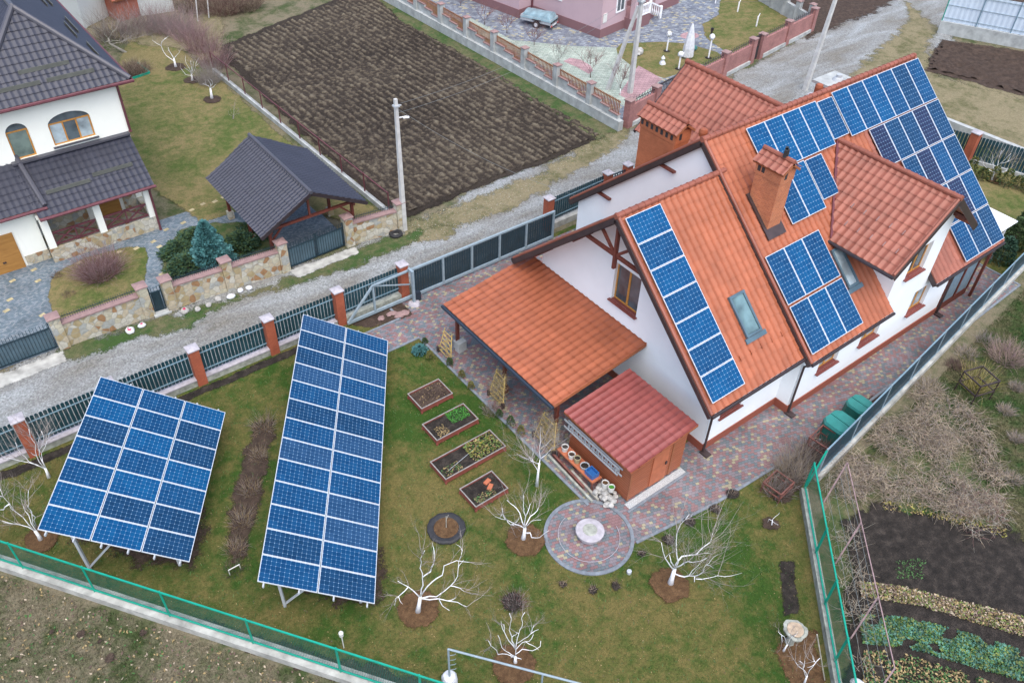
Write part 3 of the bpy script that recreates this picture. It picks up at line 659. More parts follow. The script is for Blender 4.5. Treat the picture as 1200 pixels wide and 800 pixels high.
# valley/edge tiles along verges
for x in (XF,XB): 
    for e,zz in ((EY,ZE),(2*RYY-EY,ZE)): rc.tube([(x+(.05 if x==XF else -.05),e,zz+.06),(x+(.05 if x==XF else -.05),RYY,ZR+.06)],.075,8)
for e in (LE,2*LR-LE): rc.tube([(XL+.05,e,LZ+.06),(XL+.05,LR,LRZ+.06)],.075,8)
rc.tube([(DXl,DY+.05,DZl+.06),(DX,DY+.05,DZ+.06),(DXr,DY+.05,DZr+.06)],.07,8)
rc.tube([(34.14,EY,ZE+.06),(34.14,EY+1.35,ZE+1.2+.06)],.07,8)
put('ridge_tiles',rc,'terracotta_worn',H)
vm=MB().mat(0); vm.bar((DXl+.1,backY(DZl)-.05,DZl+.07),(DX,backY(DZ)-.05,DZ+.05),.2,.03,up=(0,-.66,.75)); put('valley_gutter',vm,'plum_paint',H)
# verge boards, gutters, fascias
vb=MB()
def verge(x,ey,ez,ry,rz,dx):
    for o_,w_ in ((0,.05),(dx,.05)):
        vb.bar((x+o_,ey,ez-.13-.03*(o_!=0)),(x+o_,ry,rz-.13-.03*(o_!=0)),w_,.2 if o_==0 else .24)
verge(XF-.03,EY,ZE,RYY,ZR,.06); verge(XF-.03,2*RYY-EY,ZE,RYY,ZR,.06); verge(XL-.03,LE,LZ,LR,LRZ,.06); verge(XL-.03,2*LR-LE,LZ,LR,LRZ,.06); verge(XB+.03,EY,ZE,RYY,ZR,-.06)
vb.bar((DXl,DY-.03,DZl-.13),(DX,DY-.03,DZ-.13),.05,.22); vb.bar((DXr,DY-.03,DZr-.13),(DX,DY-.03,DZ-.13),.05,.3)
vb.bar((34.08,EY,ZE-.13),(34.08,EY+1.4,ZE+1.1),.05,.24); vb.bar((BX-3.0,BY+.03,BZ-2.78),(BX,BY+.03,BZ-.13),.05,.2)
puts('verge_board',vb,'dark_trim',H)
gt=MB()
for a,b in (((XL,LE-.07,LZ-.05),(25.,LE-.07,LZ-.05)),((XF+.02,EY-.07,ZE-.05),(30.72,EY-.07,ZE-.05)),((34.1,EY-.07,ZE-.05),(XB,EY-.07,ZE-.05)),((DXl-.07,DY,DZl-.05),(DXl-.07,backY(DZl),DZl-.05)),((XF,2*RYY-EY+.07,ZE-.05),(XB,2*RYY-EY+.07,ZE-.05)),((XL,2*LR-LE+.07,LZ-.05),(25,2*LR-LE+.07,LZ-.05))):
    gt.tube([a,b],.075,8)
puts('gutter',gt,'gutter',H)
# walls
LW=20.6; WY=12.95; MY=12.3; MX=25.4; WX1=36.7
mb=MB(); zz=lambda y: LZ+(min(y,2*LR-y)-LE)*(LRZ-LZ)/(LR-LE)-.16
mb.prism([(LW,WY,0),(LW,2*LR-WY,0),(LW,2*LR-WY,zz(WY)),(LW,LR,zz(LR)),(LW,WY,zz(WY))],(MX-LW,0,0)); lw=put('wall',mb,'white_plaster',H)
mb=MB(); zm=lambda y: ZE+(min(y,2*RYY-y)-EY)*SLY-.16
mb.prism([(MX-.2,MY,0),(MX-.2,26.4,0),(MX-.2,26.4,zm(26.4)),(MX-.2,RYY,zm(RYY)),(MX-.2,MY,zm(MY))],(WX1-MX+.2,0,0)); mw=put('wall',mb,'white_plaster',H)
mb=MB(); mb.prism([(WX1,MY+.6,0),(WX1,26.4,0),(WX1,26.4,zm(26.4)),(WX1,RYY,zm(RYY)),(WX1,MY+.6,zm(MY+.6))],(2.5,0,0)); put('wall',mb,'white_plaster',H)
mb=MB(); dzf=lambda x: (DZl+(x-DXl)*(DZ-DZl)/(DX-DXl) if x<DX else DZr+(DXr-x)*(DZ-DZr)/(DXr-DX))-.16
mb.prism([(30.72,MY-.003,2.9),(34.05,MY-.003,2.9),(34.05,MY-.003,dzf(34.05)),(DX,MY-.003,dzf(DX)),(30.72,MY-.003,dzf(30.72))],(0,3.4,0)); dw=put('wall',mb,'white_plaster',H)
mb=MB(); mb.prism([(BX-2.6,25.0,0),(BX+2.6,25.0,0),(BX+2.6,25.0,BZ-2.5),(BX,25.0,BZ-.2),(BX-2.6,25.0,BZ-2.5)],(0,-1.,0)); put('wall',mb,'white_plaster',H)
mb=MB()
mb.box(LW-.04,MX,WY-.04,WY+.3,0,.4); mb.box(LW-.04,LW+.3,WY+.3,2*LR-WY,0,.4); mb.box(MX-.24,WX1,MY-.04,MY+.3,0,.42); mb.box(MX-.24,MX,MY+.3,WY-.041,0,.42)
put('plinth',mb,'plinth_red',H)
# windows of the house: frame, pane, sill set into real openings
def window(parent,wall,axis,c0,c1,z0,z1,pos,depth=.22,frame='frame_wood',pane='glass',nm=2,sill='sill',outw=-1,sb=.1,name='window',fw=.07,docut=True):
    """axis 'x': wall plane x=pos facing -x (outw) spanning y c0..c1 ; axis 'y': wall plane y=pos facing -y spanning x c0..c1"""
    d=depth*-outw
    def bx(mb,a0,a1,b0,b1,zz0,zz1):   # a along wall, b into wall
        if axis=='x': mb.box(min(pos+b0*-outw,pos+b1*-outw),max(pos+b0*-outw,pos+b1*-outw),a0,a1,zz0,zz1)
        else: mb.box(a0,a1,min(pos+b0*-outw,pos+b1*-outw),max(pos+b0*-outw,pos+b1*-outw),zz0,zz1)
    if docut and wall is not None:
        b=(pos-.2,pos+depth+.04,c0,c1,z0,z1) if axis=='x' else (c0,c1,pos-.2,pos+depth+.04,z0,z1); cut(wall,[b])
    f=MB(); g=.003
    bx(f,c0+g,c1-g,depth-.06,depth,z0+g,z0+fw); bx(f,c0+g,c1-g,depth-.06,depth,z1-fw,z1-g); bx(f,c0+g,c0+fw,depth-.06,depth,z0+fw,z1-fw); bx(f,c1-fw,c1-g,depth-.06,depth,z0+fw,z1-fw)
    for k in range(1,nm): c=c0+(c1-c0)*k/nm; bx(f,c-fw*.7,c+fw*.7,depth-.058,depth-.002,z0+fw,z1-fw)
    o=put(name,f,frame,parent)
    p=MB(); bx(p,c0+fw*.8,c1-fw*.8,depth-.03,depth-.01,z0+fw*.8,z1-fw*.8); put('pane',p,pane,o)
    if sill:
        s_=MB(); bx(s_,c0-.08,c1+.08,-sb,.0-.002,z0-.05,z0+.0); bx(s_,c0+g,c1-g,0,depth-.07,z0+.001,z0+.02); put('sill',s_,sill,o)
    return o
window(H,lw,'x',17.55,19.05,4.05,5.95,LW,sb=.16)
window(H,lw,'y',21.3,22.6,1.5,2.8,WY)
for a,b in ((26.7,28.1),(29.7,31.1),(33.4,34.8)): window(H,mw,'y',a,b,1.5,2.85,MY,pane='glass_light',sb=.14)
window(H,dw,'y',31.6,33.0,4.4,5.9,MY-.003,sb=.14)
# wall lamp
# gable truss
tr=MB(); tx=XL+.22
tr.bar((tx,16.6,7.12),(tx,19.95,7.12),.1,.16); tr.bar((tx,LR,6.5),(tx,LR,8.75),.12,.16,up=(1,0,0)); tr.bar((tx,17.35,7.95),(tx,LR,7.1),.09,.12); tr.bar((tx,19.2,7.95),(tx,LR,7.1),.09,.12)
for y in (13.4,15.9,20.6,23.0): tr.box(XL+.05,LW,y-.08,y+.08,zz(y)-.16,zz(y)-.01)
tr.box(XL+.05,LW,LR-.08,LR+.08,LRZ-.42,LRZ-.24)
for y in (21.0,24.6): tr.box(XF+.02,MX-.2,y-.45,y+.45,zm(y)-.2-.3,zm(y)-.12-.3)
for x in (31.2,33.8): tr.box(x-.07,x+.07,DY+.02,MY,dzf(x)-.2,dzf(x)-.02)
puts('beam',tr,'beam',H)
# downpipes
for x,y,z in ((LW+.0,WY-.12,LZ-.2),(MX-.14,MY-.1,ZE-.2),(WX1+.08,MY-.1,ZE-.2)):
    d=MB(); d.tube([(x,y,0.06),(x,y,z-.35),(x-.0,y-.3 if y<12.5 else y-.62,z)],.05,8); d.cbox((x,y-.12,.02),.3,.4,.06)
    put('downpipe',d,'dark_trim',H)
# veranda under the far end of the main roof
vd=MB(); vd.box(WX1+.05,XB-.4,MY-.02,MY+.08,0,.45); vd.box(WX1+.05,XB-.4,MY-.02,MY+.08,2.75,2.95)
for x in (WX1+.1,38.2,XB-.5): vd.box(x-.06,x+.06,MY-.06,MY+.06,.45,2.75)
vd.box(XB-.46,XB-.34,MY-.35,MY-.23,0,3.1); put('veranda_frame',vd,'beam',H)
vg=MB(); vg.box(WX1+.17,38.13,MY,MY+.04,.46,2.74); vg.box(38.27,XB-.57,MY,MY+.04,.46,2.74); put('curtain',vg,'curtain',H)
# skylights
def skylight(O,u,s,x0,x1,s0,s1_,pane='glass_teal',open_=False):
    O,u,s=Vector(O),Vector(u),Vector(s); n=u.cross(s); W=x1-x0; L_=s1_-s0; P=O+u*x0+s*s0+n*.02
    f=MB(); t=.1
    f.frame(P,u,s,n,W,t,.1); f.frame(P+s*(L_-t),u,s,n,W,t,.12); f.frame(P+s*t,u,s,n,t,L_-2*t,.1); f.frame(P+u*(W-t)+s*t,u,s,n,t,L_-2*t,.1)
    f.frame(P-u*.12-s*.22,u,s,n,W+.3,.2,.06)
    o=put('skylight',f,'bluegrey_panel',H)
    g_=MB(); g_.frame(P+u*t+s*t+n*.02,u,s,n,W-2*t,L_-2*t,.03); put('pane',g_,pane,o)
    return o
skylight((0,LE,LZ),XU,s1,22.62,23.5,1.85,3.6)
skylight(O,XU,sR,28.78,29.5,1.85,3.65,'glass_light')
# chimneys
def chimney(x0,x1,y0,y1,zb,zt,mat,ridge,holes,cm='terracotta_worn'):
    o=MB(); o.box(x0,x1,y0,y1,zb,zt); o.box(x0-.03,x1+.03,y0-.03,y1+.03,zt-.55,zt); c=put('chimney',o,mat,H)
    xm=(x0+x1)/2; e=.16; h=(x1-x0)/2*.95
    for sx in (-1,1):
        sv=Vector((-sx*((x1-x0)/2+e),0,h)); Lk=sv.length; sv/=Lk
        t=tiles('cap_tiles',(xm+sx*((x1-x0)/2+e),0,zt-.02),(0,1,0),sv,[(y0-e,0),(y1+e,0),(y1+e,Lk),(y0-e,Lk)],cm,c,wave=.3,course=.36,slab=True)
    r_=MB(); r_.tube([(xm,y0-e,zt+h+.0),(xm,y1+e,zt+h+.0)],.1,8); r_.prism([(x0,y0+.002,zt),(x1,y0+.002,zt),(xm,y0+.002,zt+h-.08)],(0,y1-y0-.004,0)); put('cap_ridge',r_,cm,c)
    hm=MB()
    for y in holes: hm.box(x0-.034,x0-.01,y-.075,y+.075,zt-.4,zt-.1)
    hm.box(x0+.2,x0+.35,y0-.036,y0-.01,zt-.4,zt-.1)
    puts('vent_hole',hm,'interior_dark',c); return c
chimney(25.75,26.65,21.35,23.45,5.5,9.15,'chimney_brick_plain',None,[21.55+.3*k for k in range(7)])
c2=chimney(25.95,26.75,16.0,17.2,6.6,9.75,'chimney_brick',None,[16.85,17.05])
fl=MB(); fl.frame(Vector((25.8,15.72,7.02-.24)),XU,sR,Vector((0,-sR.z,sR.y)),1.1,2.1,.07); put('chimney_flashing',fl,'dark_trim',H)
cow=MB(); cow.cbox((26.35,16.35,10.2),.4,.12,.3,.5); cow.tube([(26.35,16.3,10.1),(26.35,16.3,10.5)],.09,8); put('chimney_cowl',cow,'black_plastic',H)
# third flat-capped chimney and two clay vents behind the ridge
P3=GY(981,93,20.9); ch=MB(); ch.box(P3.x-.75,P3.x+.75,20.3,21.5,8.,P3.z-.2); c3=put('chimney',ch,'terracotta_worn',H)
s_=MB(); s_.box(P3.x-.9,P3.x+.9,20.15,21.65,P3.z-.2,P3.z-.06); put('chimney_slab',s_,'pale_concrete',c3)
s_=MB(); s_.lathe((P3.x+.1,20.9,P3.z-.06),[(.3,0),(.22,.12),(.14,.16),(.14,.28),(.1,.28)],16); put('flue',s_,'galv',c3)
for px,py,Y in ((822,166,20.1),(957,113,20.1)):
    p=GY(px,py,Y); v_=MB(); v_.lathe((p.x,p.y,p.z-.5),[(.09,0),(.09,.7),(.17,.78),(.19,.95),(.15,1.08),(.1,1.1)],12); put('roof_vent',v_,'terracotta',H)
# roof panels
def roofpv(O,s,x0,x1,a,b,mat,land=False):
    pvpanel(H,Vector(O)+XU*x0+s*a,XU,s,x1-x0,b-a,mat,10 if land else 6,6 if land else 10,lift=.13)
RO=O
def row(xs,a,b,ms):
    for (x0,x1),m_ in zip(xs,ms): roofpv(RO,sR,x0,x1,a,b,m_)
lat=lambda x0,n,w_: [(x0+i*w_+.01,x0+(i+1)*w_-.01) for i in range(n)]
row(lat(27.3,4,1.148),7.66,9.76,['pv_bright']*4); row([(31.93,33.0)],7.86,9.68,['pv_blue'])
row(lat(33.08,6,1.14),7.68,9.83,['pv_bright','pv_blue','pv_bright','pv_blue','pv_mid','pv_blue'])
row(lat(27.34,2,1.13),5.36,7.6,['pv_blue','pv_bright']); row([(29.65,30.76)],5.7,7.56,['pv_blue'])
row(lat(34.3,5,1.13),5.76,7.62,['pv_purple','pv_mid','pv_mid','pv_purple','pv_mid'])
row(lat(35.43,4,1.13),3.88,5.72,['pv_mid','pv_purple','pv_blue','pv_mid']); row(lat(36.56,3,1.13),2.02,3.84,['pv_mid','pv_purple','pv_blue']); row(lat(36.5,3,1.14),.16,1.98,['pv_blue','pv_mid','pv_mid'])
row(lat(25.15,3,1.145),.33,2.44,['pv_blue','pv_bright','pv_blue']); row(lat(25.13,3,1.15),2.54,4.68,['pv_blue','pv_bright','pv_blue'])
for k in range(7): pvpanel(H,Vector((0,LE,LZ))+XU*19.66+s1*(.4+k*1.09),XU,s1,1.82,1.07,['pv_bright','pv_blue','pv_bright','pv_blue'][k%4],10,6,lift=.13)
# terrace roof on posts
ts=Vector((20.6-15.66,0,3.12-2.42)); TL=ts.length; ts/=TL
tiles('terrace_roof',(15.66,0,2.45),YV,ts,[(16.72,0),(24.45,0),(24.45,TL),(16.72,TL)],'terracotta',H,wave=.335,course=.45,step=.035)
tf=MB(); tf.tube([(15.6,16.7,2.38),(15.6,24.45,2.38)],.085,8); put('terrace_gutter',tf,'dark_navy',H)
tp=MB(); tp.box(16.0,16.14,16.9,24.3,2.08,2.26)
for y in (17.1,18.9,20.6,22.3,24.0): tp.bar((15.75,y,2.26),(20.6,y,2.94),.09,.12)
tp.bar((15.7,16.8,2.32),(20.6,16.8,3.0),.06,.16); tp.bar((15.7,24.4,2.32),(20.6,24.4,3.0),.06,.16); put('terrace_beams',tp,'beam',H)
for i,(y,fm) in enumerate(((23.98,'pale_concrete'),(20.41,'beam'),(16.95,'pale_concrete'))):
    p=MB(); p.box(16.0,16.14,y-.07,y+.07,.3,2.08); p.bar((16.07,y,1.6),(16.07,y+.45 if i<2 else y+.45,2.1),.08,.08); o=put('post',p,'beam',H)
    p=MB(); p.box(15.93,16.21,y-.14,y+.14,0,.42); put('post_foot',p,fm,o)
# ================================================================== SHED, LADDER, POTS
S=thing('garden_shed','small brick-red timber shed with a red metal tile roof beside the terrace','shed',(16.2,12.8,0))
sx0,sx1,sy0,sy1=16.3,19.25,12.85,16.3
ss=Vector((19.5-16.0,0,2.5-2.1)); SLn=ss.length; ss/=SLn
tiles('roof',(16.02,0,2.12),YV,ss,[(12.66,0),(16.5,0),(16.5,SLn),(12.66,SLn)],'shed_red',S,wave=.3,course=.4,step=.02,amp=.018,slabmat='boards')
mb=MB(); mb.prism([(sx0,sy0,.08),(sx1,sy0,.08),(sx1,sy0,2.33),(sx0,sy0,2.0)],(0,sy1-sy0,0)); put('wall',mb,'boards',S)
dr=MB(); dr.box(17.45,18.3,sy0-.035,sy0-.002,.1,1.98); d_=put('door',dr,'terracotta_pot',S); hd=MB(); hd.box(18.16,18.24,sy0-.08,sy0-.036,1.,1.15); put('handle',hd,'dark_trim',d_)
tm=MB(); tm.box(sx0-.02,sx0+.08,sy0-.025,sy0-.003,.08,1.97); tm.box(18.5,18.6,sy0-.025,sy0-.003,.08,2.2); puts('corner_trim',tm,'soffit',S)
ld=MB(); lx=sx0-.1
for z in (1.25,1.62): ld.box(lx-.035,lx,13.2,16.35,z,z+.07); ld.box(lx-.11,lx-.075,13.35,16.5,z-.03,z+.04)
for k in range(12): y=13.35+k*.25; ld.box(lx-.03,lx-.006,y,y+.04,1.3,1.64); ld.box(lx-.104,lx-.08,y+.1,y+.14,1.27,1.6)
for y in (13.4,16.2): ld.box(lx-.08,sx0+.0,y,y+.05,1.44,1.5)
o=put('ladder',ld,'galv',None,(lx,13.2,0)); tag(o,'long grey metal ladder hung along the shed wall under the eave','ladder')
bn=thing('potting_bench','low brown wooden bench with plant pots against the shed wall','bench',(15.7,15.,0))
b_=MB(); b_.box(15.55,16.05,14.05,16.2,.42,.5); put('bench_top',b_,'terracotta_pot',bn); b_=MB()
for y in (14.1,16.1):
    for x in (15.6,16.): b_.box(x-.03,x+.03,y-.03,y+.03,0,.42)
puts('leg',b_,'brown_paint',bn)
def pot(x,y,z,r,h,mat,fill,label,name='plant_pot',cat='pot'):
    q_=MB(); q_.lathe((x,y,z),[(r*.75,0),(r,h),(r*.86,h),(r*.8,h*.75)],14); o=put(name,q_,mat,None,(x,y,z),smooth=False); tag(o,label,cat,'pots and buckets by the shed')
    f=MB(); f.lathe((x,y,z),[(r*.8,h*.7),(r*.82,h*.8)],12); put('soil_fill',f,fill,o)
pot(15.75,15.95,.5,.15,.26,'white_plastic','soil','white pot at the left end of the shed bench')
pot(15.72,15.5,.5,.15,.24,'white_plastic','brown_soil','white pot next to the beige one on the bench')
pot(15.75,15.2,.5,.14,.28,'tan_stone','soil','tall beige pot in the middle of the bench')
pot(15.8,14.8,.5,.19,.16,'galv','soil','wide grey bowl beside the blue crate')
pot(15.95,13.75,.3,.14,.26,'white_plastic','mulch','pale bucket with brown filling at the stone pile')
pot(16.0,13.45,.3,.14,.26,'white_plastic','leaf_bright','pale bucket with green plants at the stone pile')
q_=MB(); q_.box(15.62,15.98,14.15,14.6,.5,.56)
for a in ((15.62,15.65,14.15,14.6),(15.95,15.98,14.15,14.6),(15.65,15.95,14.15,14.18),(15.65,15.95,14.57,14.6)): q_.box(*a,.56,.72)
tag(put('crate',q_,'blue_plastic',None,(15.8,14.4,.5)),'open blue plastic crate on the shed bench','crate')
def rock(mb,c,r,seed,flat=.6):
    rr=random.Random(seed); bm=bmesh.new(); bmesh.ops.create_icosphere(bm,subdivisions=2,radius=r); a=rr.random()*6
    for v in bm.verts:
        v.co*=1+.28*noise.noise(v.co*(1.6/r)+Vector((seed,0,0))); v.co.z*=flat; v.co.x*=1.25
    bm.transform(Matrix.Rotation(a,4,'Z')); mb.raw([v.co+Vector(c) for v in bm.verts],[tuple(v.index for v in f.verts) for f in bm.faces]); bm.free()
q_=MB()
for k in range(46): rock(q_,(random.uniform(15.5,16.2),random.uniform(12.95,14.),.06+random.random()*.24),random.uniform(.07,.13),k)
o=put('stone_pile',q_,'field_stone',None,(15.9,13.4,0)); o['kind']='stuff'; o['label']='pile of pale stones at the foot of the shed'
for k,(y0,y1,x,z,m_,lb) in enumerate(((13.6,16.4,15.18,.1,'lichen','long grey weathered plank edging the lawn by the shed'),(14.3,16.3,15.36,.12,'brown_paint','brown board lying beneath the potting bench'),(13.5,15.2,15.42,.1,'twig_pale','pale wooden pole lying next to the stone pile'))):
    q_=MB(); q_.bar((x-.0,y0,z),(x+.1,y1,z),.09,.12); tag(put('plank',q_,m_,None,(x,y0,0)),lb,'plank')
# ================================================================== GROUND SOLAR ARRAYS
def array(C0,az,tilt,cols,rows,w_,l_,mats,label,vert=False,nu=10,ns=6,posts=()):
    az,tilt=R(az),R(tilt); u=Vector((math.cos(az),math.sin(az),0)); s=Vector((-math.sin(az)*math.cos(tilt),math.cos(az)*math.cos(tilt),math.sin(tilt))); n=u.cross(s)
    P0=Vector(C0); T=thing('solar_array',label,'solar panels',(P0.x,P0.y,0)); rr=random.Random(3)
    for i in range(cols):
        for j in range(rows):
            H_=pvpanel(T,P0+u*(i*w_+.008)+s*(j*l_+.012),u,s,w_-.016,l_-.024,mats[rr.randrange(len(mats))],6,10 if not vert else 12)
    W,Ln=cols*w_,rows*l_
    def at_(a,b,d=0): return P0+u*a+s*b+n*d
    for f in (np.linspace(.06,.94,rows*2)): rl=MB(); rl.bar(at_(-.12,Ln*f,-.05),at_(W+.12,Ln*f,-.05),.05,.08); put('rail',rl,'galv',T)
    for a in np.linspace(.6,W-.6,max(3,int(W/2.6))):
        for b,nm_ in ((Ln*.14,'post'),(Ln*.86,'post')):
            t=at_(a,b,-.13); p=MB(); p.bar((t.x,t.y,0),t,.09,.09,up=u); put('post',p,'galv',T)
        bb=MB(); bb.bar(at_(a,.15,-.12),at_(a,Ln-.15,-.12),.06,.07,up=n); put('cross_beam',bb,'galv',T)
        t=at_(a,Ln*.86,-.13); e=at_(a,Ln*.5,-.16); bb=MB(); bb.bar((t.x,t.y,.15),e,.06,.06,up=u); put('brace',bb,'galv',T)
    return T
array((1.735,19.35,1.0),57.2,27.6,7,3,1.01,1.61,['pv_blue','pv_mid','pv_mid','pv_blue','pv_bright'],'tilted ground array of 21 blue panels beside the road fence')
array((6.06,14.33,.8),57.0,25.3,13,2,1.019,1.975,['pv_blue','pv_mid','pv_grey','pv_grey','pv_blue'],'long tilted ground array of 26 blue panels in mid garden',True)
# ================================================================== ROAD FENCE AND GATE
RFm=thing('picket_fence','dark green picket fence with orange brick pillars along the gravel road','fence',(-1.2,FY,0))
def pillar(par,x,y,h,w_=.42,mat='pillar_brick',capm='cap_stone',ch=.16,ov=.05,rz=0,z0=.0):
    p=MB(); p.cbox((x,y,z0),w_,w_,h-z0-ch,rz); o=put('pillar',p,mat,par); c=MB(); e=w_/2+ov
    cz,sz=math.cos(rz),math.sin(rz); q=[(x+a*cz-b*sz,y+a*sz+b*cz) for a,b in ((-e,-e),(e,-e),(e,e),(-e,e))]; z=h-ch
    c.raw([(a,b,z) for a,b in q]+[(a,b,z+.05) for a,b in q]+[(x,y,h)],[(3,2,1,0),(0,1,5,4),(1,2,6,5),(2,3,7,6),(3,0,4,7),(4,5,8),(5,6,8),(6,7,8),(7,4,8)]); put('cap',c,capm,o); return o
pxs=[-4.7,-1.2,2.2,5.7,9.1,12.55,16.05]
def pickets(par,a,b,top,zb,step=.158,w_=.128,mat='picket_green',rails='rail_blue',thick=.025,side=-1,ro=.5):
    a,b=Vector((a[0],a[1],0)),Vector((b[0],b[1],0)); d=(b-a); L=d.length; d/=L; nn=Vector((-d.y,d.x,0))*side; n_=max(1,int(L/step)); m=MB()
    for i in range(n_):
        p=a+d*((i+.5)*L/n_); P_=[p-d*w_/2,p+d*w_/2]
        m.prism([P_[0]+Vector((0,0,zb)),P_[1]+Vector((0,0,zb)),P_[1]+Vector((0,0,top-.04)),p+Vector((0,0,top)),P_[0]+Vector((0,0,top-.04))],nn*-thick)
    o=put('picket_panel',m,mat,par)
    if rails:
        for z in (zb+.18,top-.28): r_=MB(); r_.bar(a+nn*.02+Vector((0,0,z)),b+nn*.02+Vector((0,0,z)),.035,.045); put('rail',r_,rails,o)
    return o
for x in pxs: pillar(RFm,x,FY,2.15)
for a,b in zip(pxs,pxs[1:]): pickets(RFm,(a+.24,FY+.05),(b-.24,FY+.05),1.85,.46,side=-1)
bs=MB(); bs.box(-9,16.2,FY-.13,FY+.2,0,.32); put('footing',bs,'lichen',RFm)
bs=MB(); bs.box(-9,12.3,FY-.16,FY+.22,.321,.37); puts('coping',bs,'cap_stone',RFm)
RF2=thing('picket_fence','dark green picket fence beyond the sliding gate, partly hidden by the roofs','fence',(25.6,29.1,0))
p2=[(25.6,29.1),(30.0,29.25),(31.6,29.3)]; p3=[(36.,29.3),(40,29.2),(44,29.1),(48.,29.),(51.5,28.9),(55.6,28.7)]
for p in p2+p3: pillar(RF2,p[0],p[1],2.2)
pickets(RF2,(25.85,29.15),(29.75,29.3),1.95,.5)
for a,b in zip(p3,p3[1:]): pickets(RF2,(a[0]+.25,a[1]+.04),(b[0]-.25,b[1]+.04),1.95,.5)
bs=MB(); bs.bar((25.7,29.1,.18),(36,29.3,.18),.3,.36); bs2=MB(); bs2.bar((36,29.3,.18),(55.6,28.7,.18),.3,.36); put('footing',bs,'concrete',RF2); put('footing',bs2,'concrete',RF2)
wk=MB(); wk.box(30.2,31.4,29.25,29.3,1.75,1.8); wk.box(30.2,31.4,29.25,29.3,.3,.35)
for k in range(7): wk.box(30.22+k*.19,30.25+k*.19,29.25,29.3,.35,1.75)
for k in range(5): wk.box(30.2,31.4,29.255,29.295,.6+k*.25,.62+k*.25)
put('wicket_gate',wk,'gate_dark',RF2)
gy=28.25
GT=thing('sliding_gate','long dark sliding gate in a pale blue steel frame at the driveway','gate',(16.2,gy,0))
gf=MB(); t=.11
gf.box(16.35,25.3,gy-t/2,gy+t/2,.12,.26); gf.box(16.35,25.3,gy-t/2,gy+t/2,1.72,1.82)
gx=[16.4,18.15,19.9,21.65,23.4,25.24]
for x in gx: gf.box(x-.05,x+.05,gy-t/2,gy+t/2,.26,1.72)
gf.box(12.7,16.35,gy-t/2,gy+t/2,.12,.26); gf.bar((12.75,gy,.2),(14.2,gy,1.75),.09,.1,up=(0,1,0)); gf.bar((14.2,gy,1.75),(16.4,gy,1.8),.09,.09,up=(0,1,0)); gf.box(14.16,14.25,gy-.05,gy+.05,.26,1.72); gf.bar((14.25,gy,1.72),(16.2,gy,.95),.05,.06,up=(0,1,0))
put('gate_frame',gf,'steel',GT)
for a,b in zip(gx,gx[1:]):
    m=MB(); n_=11
    for i in range(n_):
        x=a+.07+(b-a-.14)*(i+.5)/n_; m.box(x-.062,x+.062,gy-.005,gy+.02,.3,1.66)
    for z in (.55,1.0,1.35): m.box(a+.055,b-.055,gy+.021,gy+.035,z,z+.05)
    put('slat_panel',m,'gate_dark',GT)
ps=MB(); ps.box(16.1,16.22,gy-.45,gy-.33,0,2.0); ps.box(16.1,16.22,gy-.33,gy-.06,1.88,2.0); put('guide_post',ps,'steel',GT)
ps=MB(); ps.lathe((16.16,gy-.39,0),[(.3,0),(.24,.1),(.1,.16)],12,.15,2); put('post_base',ps,'cap_stone',GT)
mo=MB(); mo.box(16.3,16.6,gy-.35,gy-.12,.05,.5); mo.box(16.33,16.57,gy-.33,gy-.14,.5,.56); tag(put('gate_motor',mo,'dark_navy',None,(16.45,gy-.25,0)),'small dark gate motor box beside the steel gate post','motor box')
q_=MB()
for k in range(9): rock(q_,(random.uniform(14.1,15.5),random.uniform(27.45,27.85),.06),random.uniform(.12,.2),k+50,.45)
tag(put('paving_rubble',q_,'pink_cap',None,(15,27.6,0)),'loose pinkish stones piled beside the gate','stones')
# ================================================================== GREEN MESH FENCES
def meshfence(T,pts,h,zb,rail,net,postm,n_first=True,bh=.35,bw=.28,lower=True,basem='concrete',brace=False,pw=.06):
    for k,(a,b) in enumerate(zip(pts,pts[1:])):
        a,b=Vector((a[0],a[1],0)),Vector((b[0],b[1],0)); L=(b-a).length
        r_=MB(); r_.bar(a+Vector((0,0,h)),b+Vector((0,0,h)),pw*.9,pw*.9); put('top_rail',r_,rail,T)
        if lower: r_=MB(); r_.bar(a+Vector((0,0,zb)),b+Vector((0,0,zb)),pw*.9,pw*.9); put('bottom_rail',r_,rail,T)
        nm=MB(); nm.poly([a+Vector((0,0,zb)),b+Vector((0,0,zb)),b+Vector((0,0,h)),a+Vector((0,0,h))],[(0,0),(L,0),(L,h-zb),(0,h-zb)]); put('mesh_panel',nm,net,T)
    for p in pts: m=MB(); m.box(p[0]-pw/2,p[0]+pw/2,p[1]-pw/2,p[1]+pw/2,bh-.1,h+.06); put('post',m,postm,T)
    f=MB()
    for a,b in zip(pts,pts[1:]): f.bar((a[0],a[1],bh/2),(b[0],b[1],bh/2),bw,bh)
    put('footing',f,basem,T)
BT=thing('mesh_fence','turquoise-green mesh fence on a low concrete base along the bottom of the garden','fence',(bf0.x,bf0.y,0))
pp=[bf0-bdir*4.8]; q=bf0-bdir*4.8
gp=[G(-22,663)]+[G(*p) for p in ((33,669),(118,694),(207,720),(304,750),(407,779))]
bl=[]
for g in gp:
    t_=(g-bf0).dot(bdir); p=bf0+bdir*t_; bl.append((p.x,p.y))
t0=(Vector((bl[-1][0],bl[-1][1],0))-bf0).dot(bdir)
for k in range(1,5): p=bf0+bdir*(t0+2.75*k); bl.append((p.x,p.y))
st_=bf0-bdir*5; meshfence(BT,[(st_.x,st_.y)]+bl,1.75,.42,'mesh_green','green_net','mesh_green',bh=.32,bw=.42,basem='concrete')
RM=thing('mesh_fence','turquoise-green mesh fence between the lawn and the bean trellises','fence',(corner.x,corner.y,0))
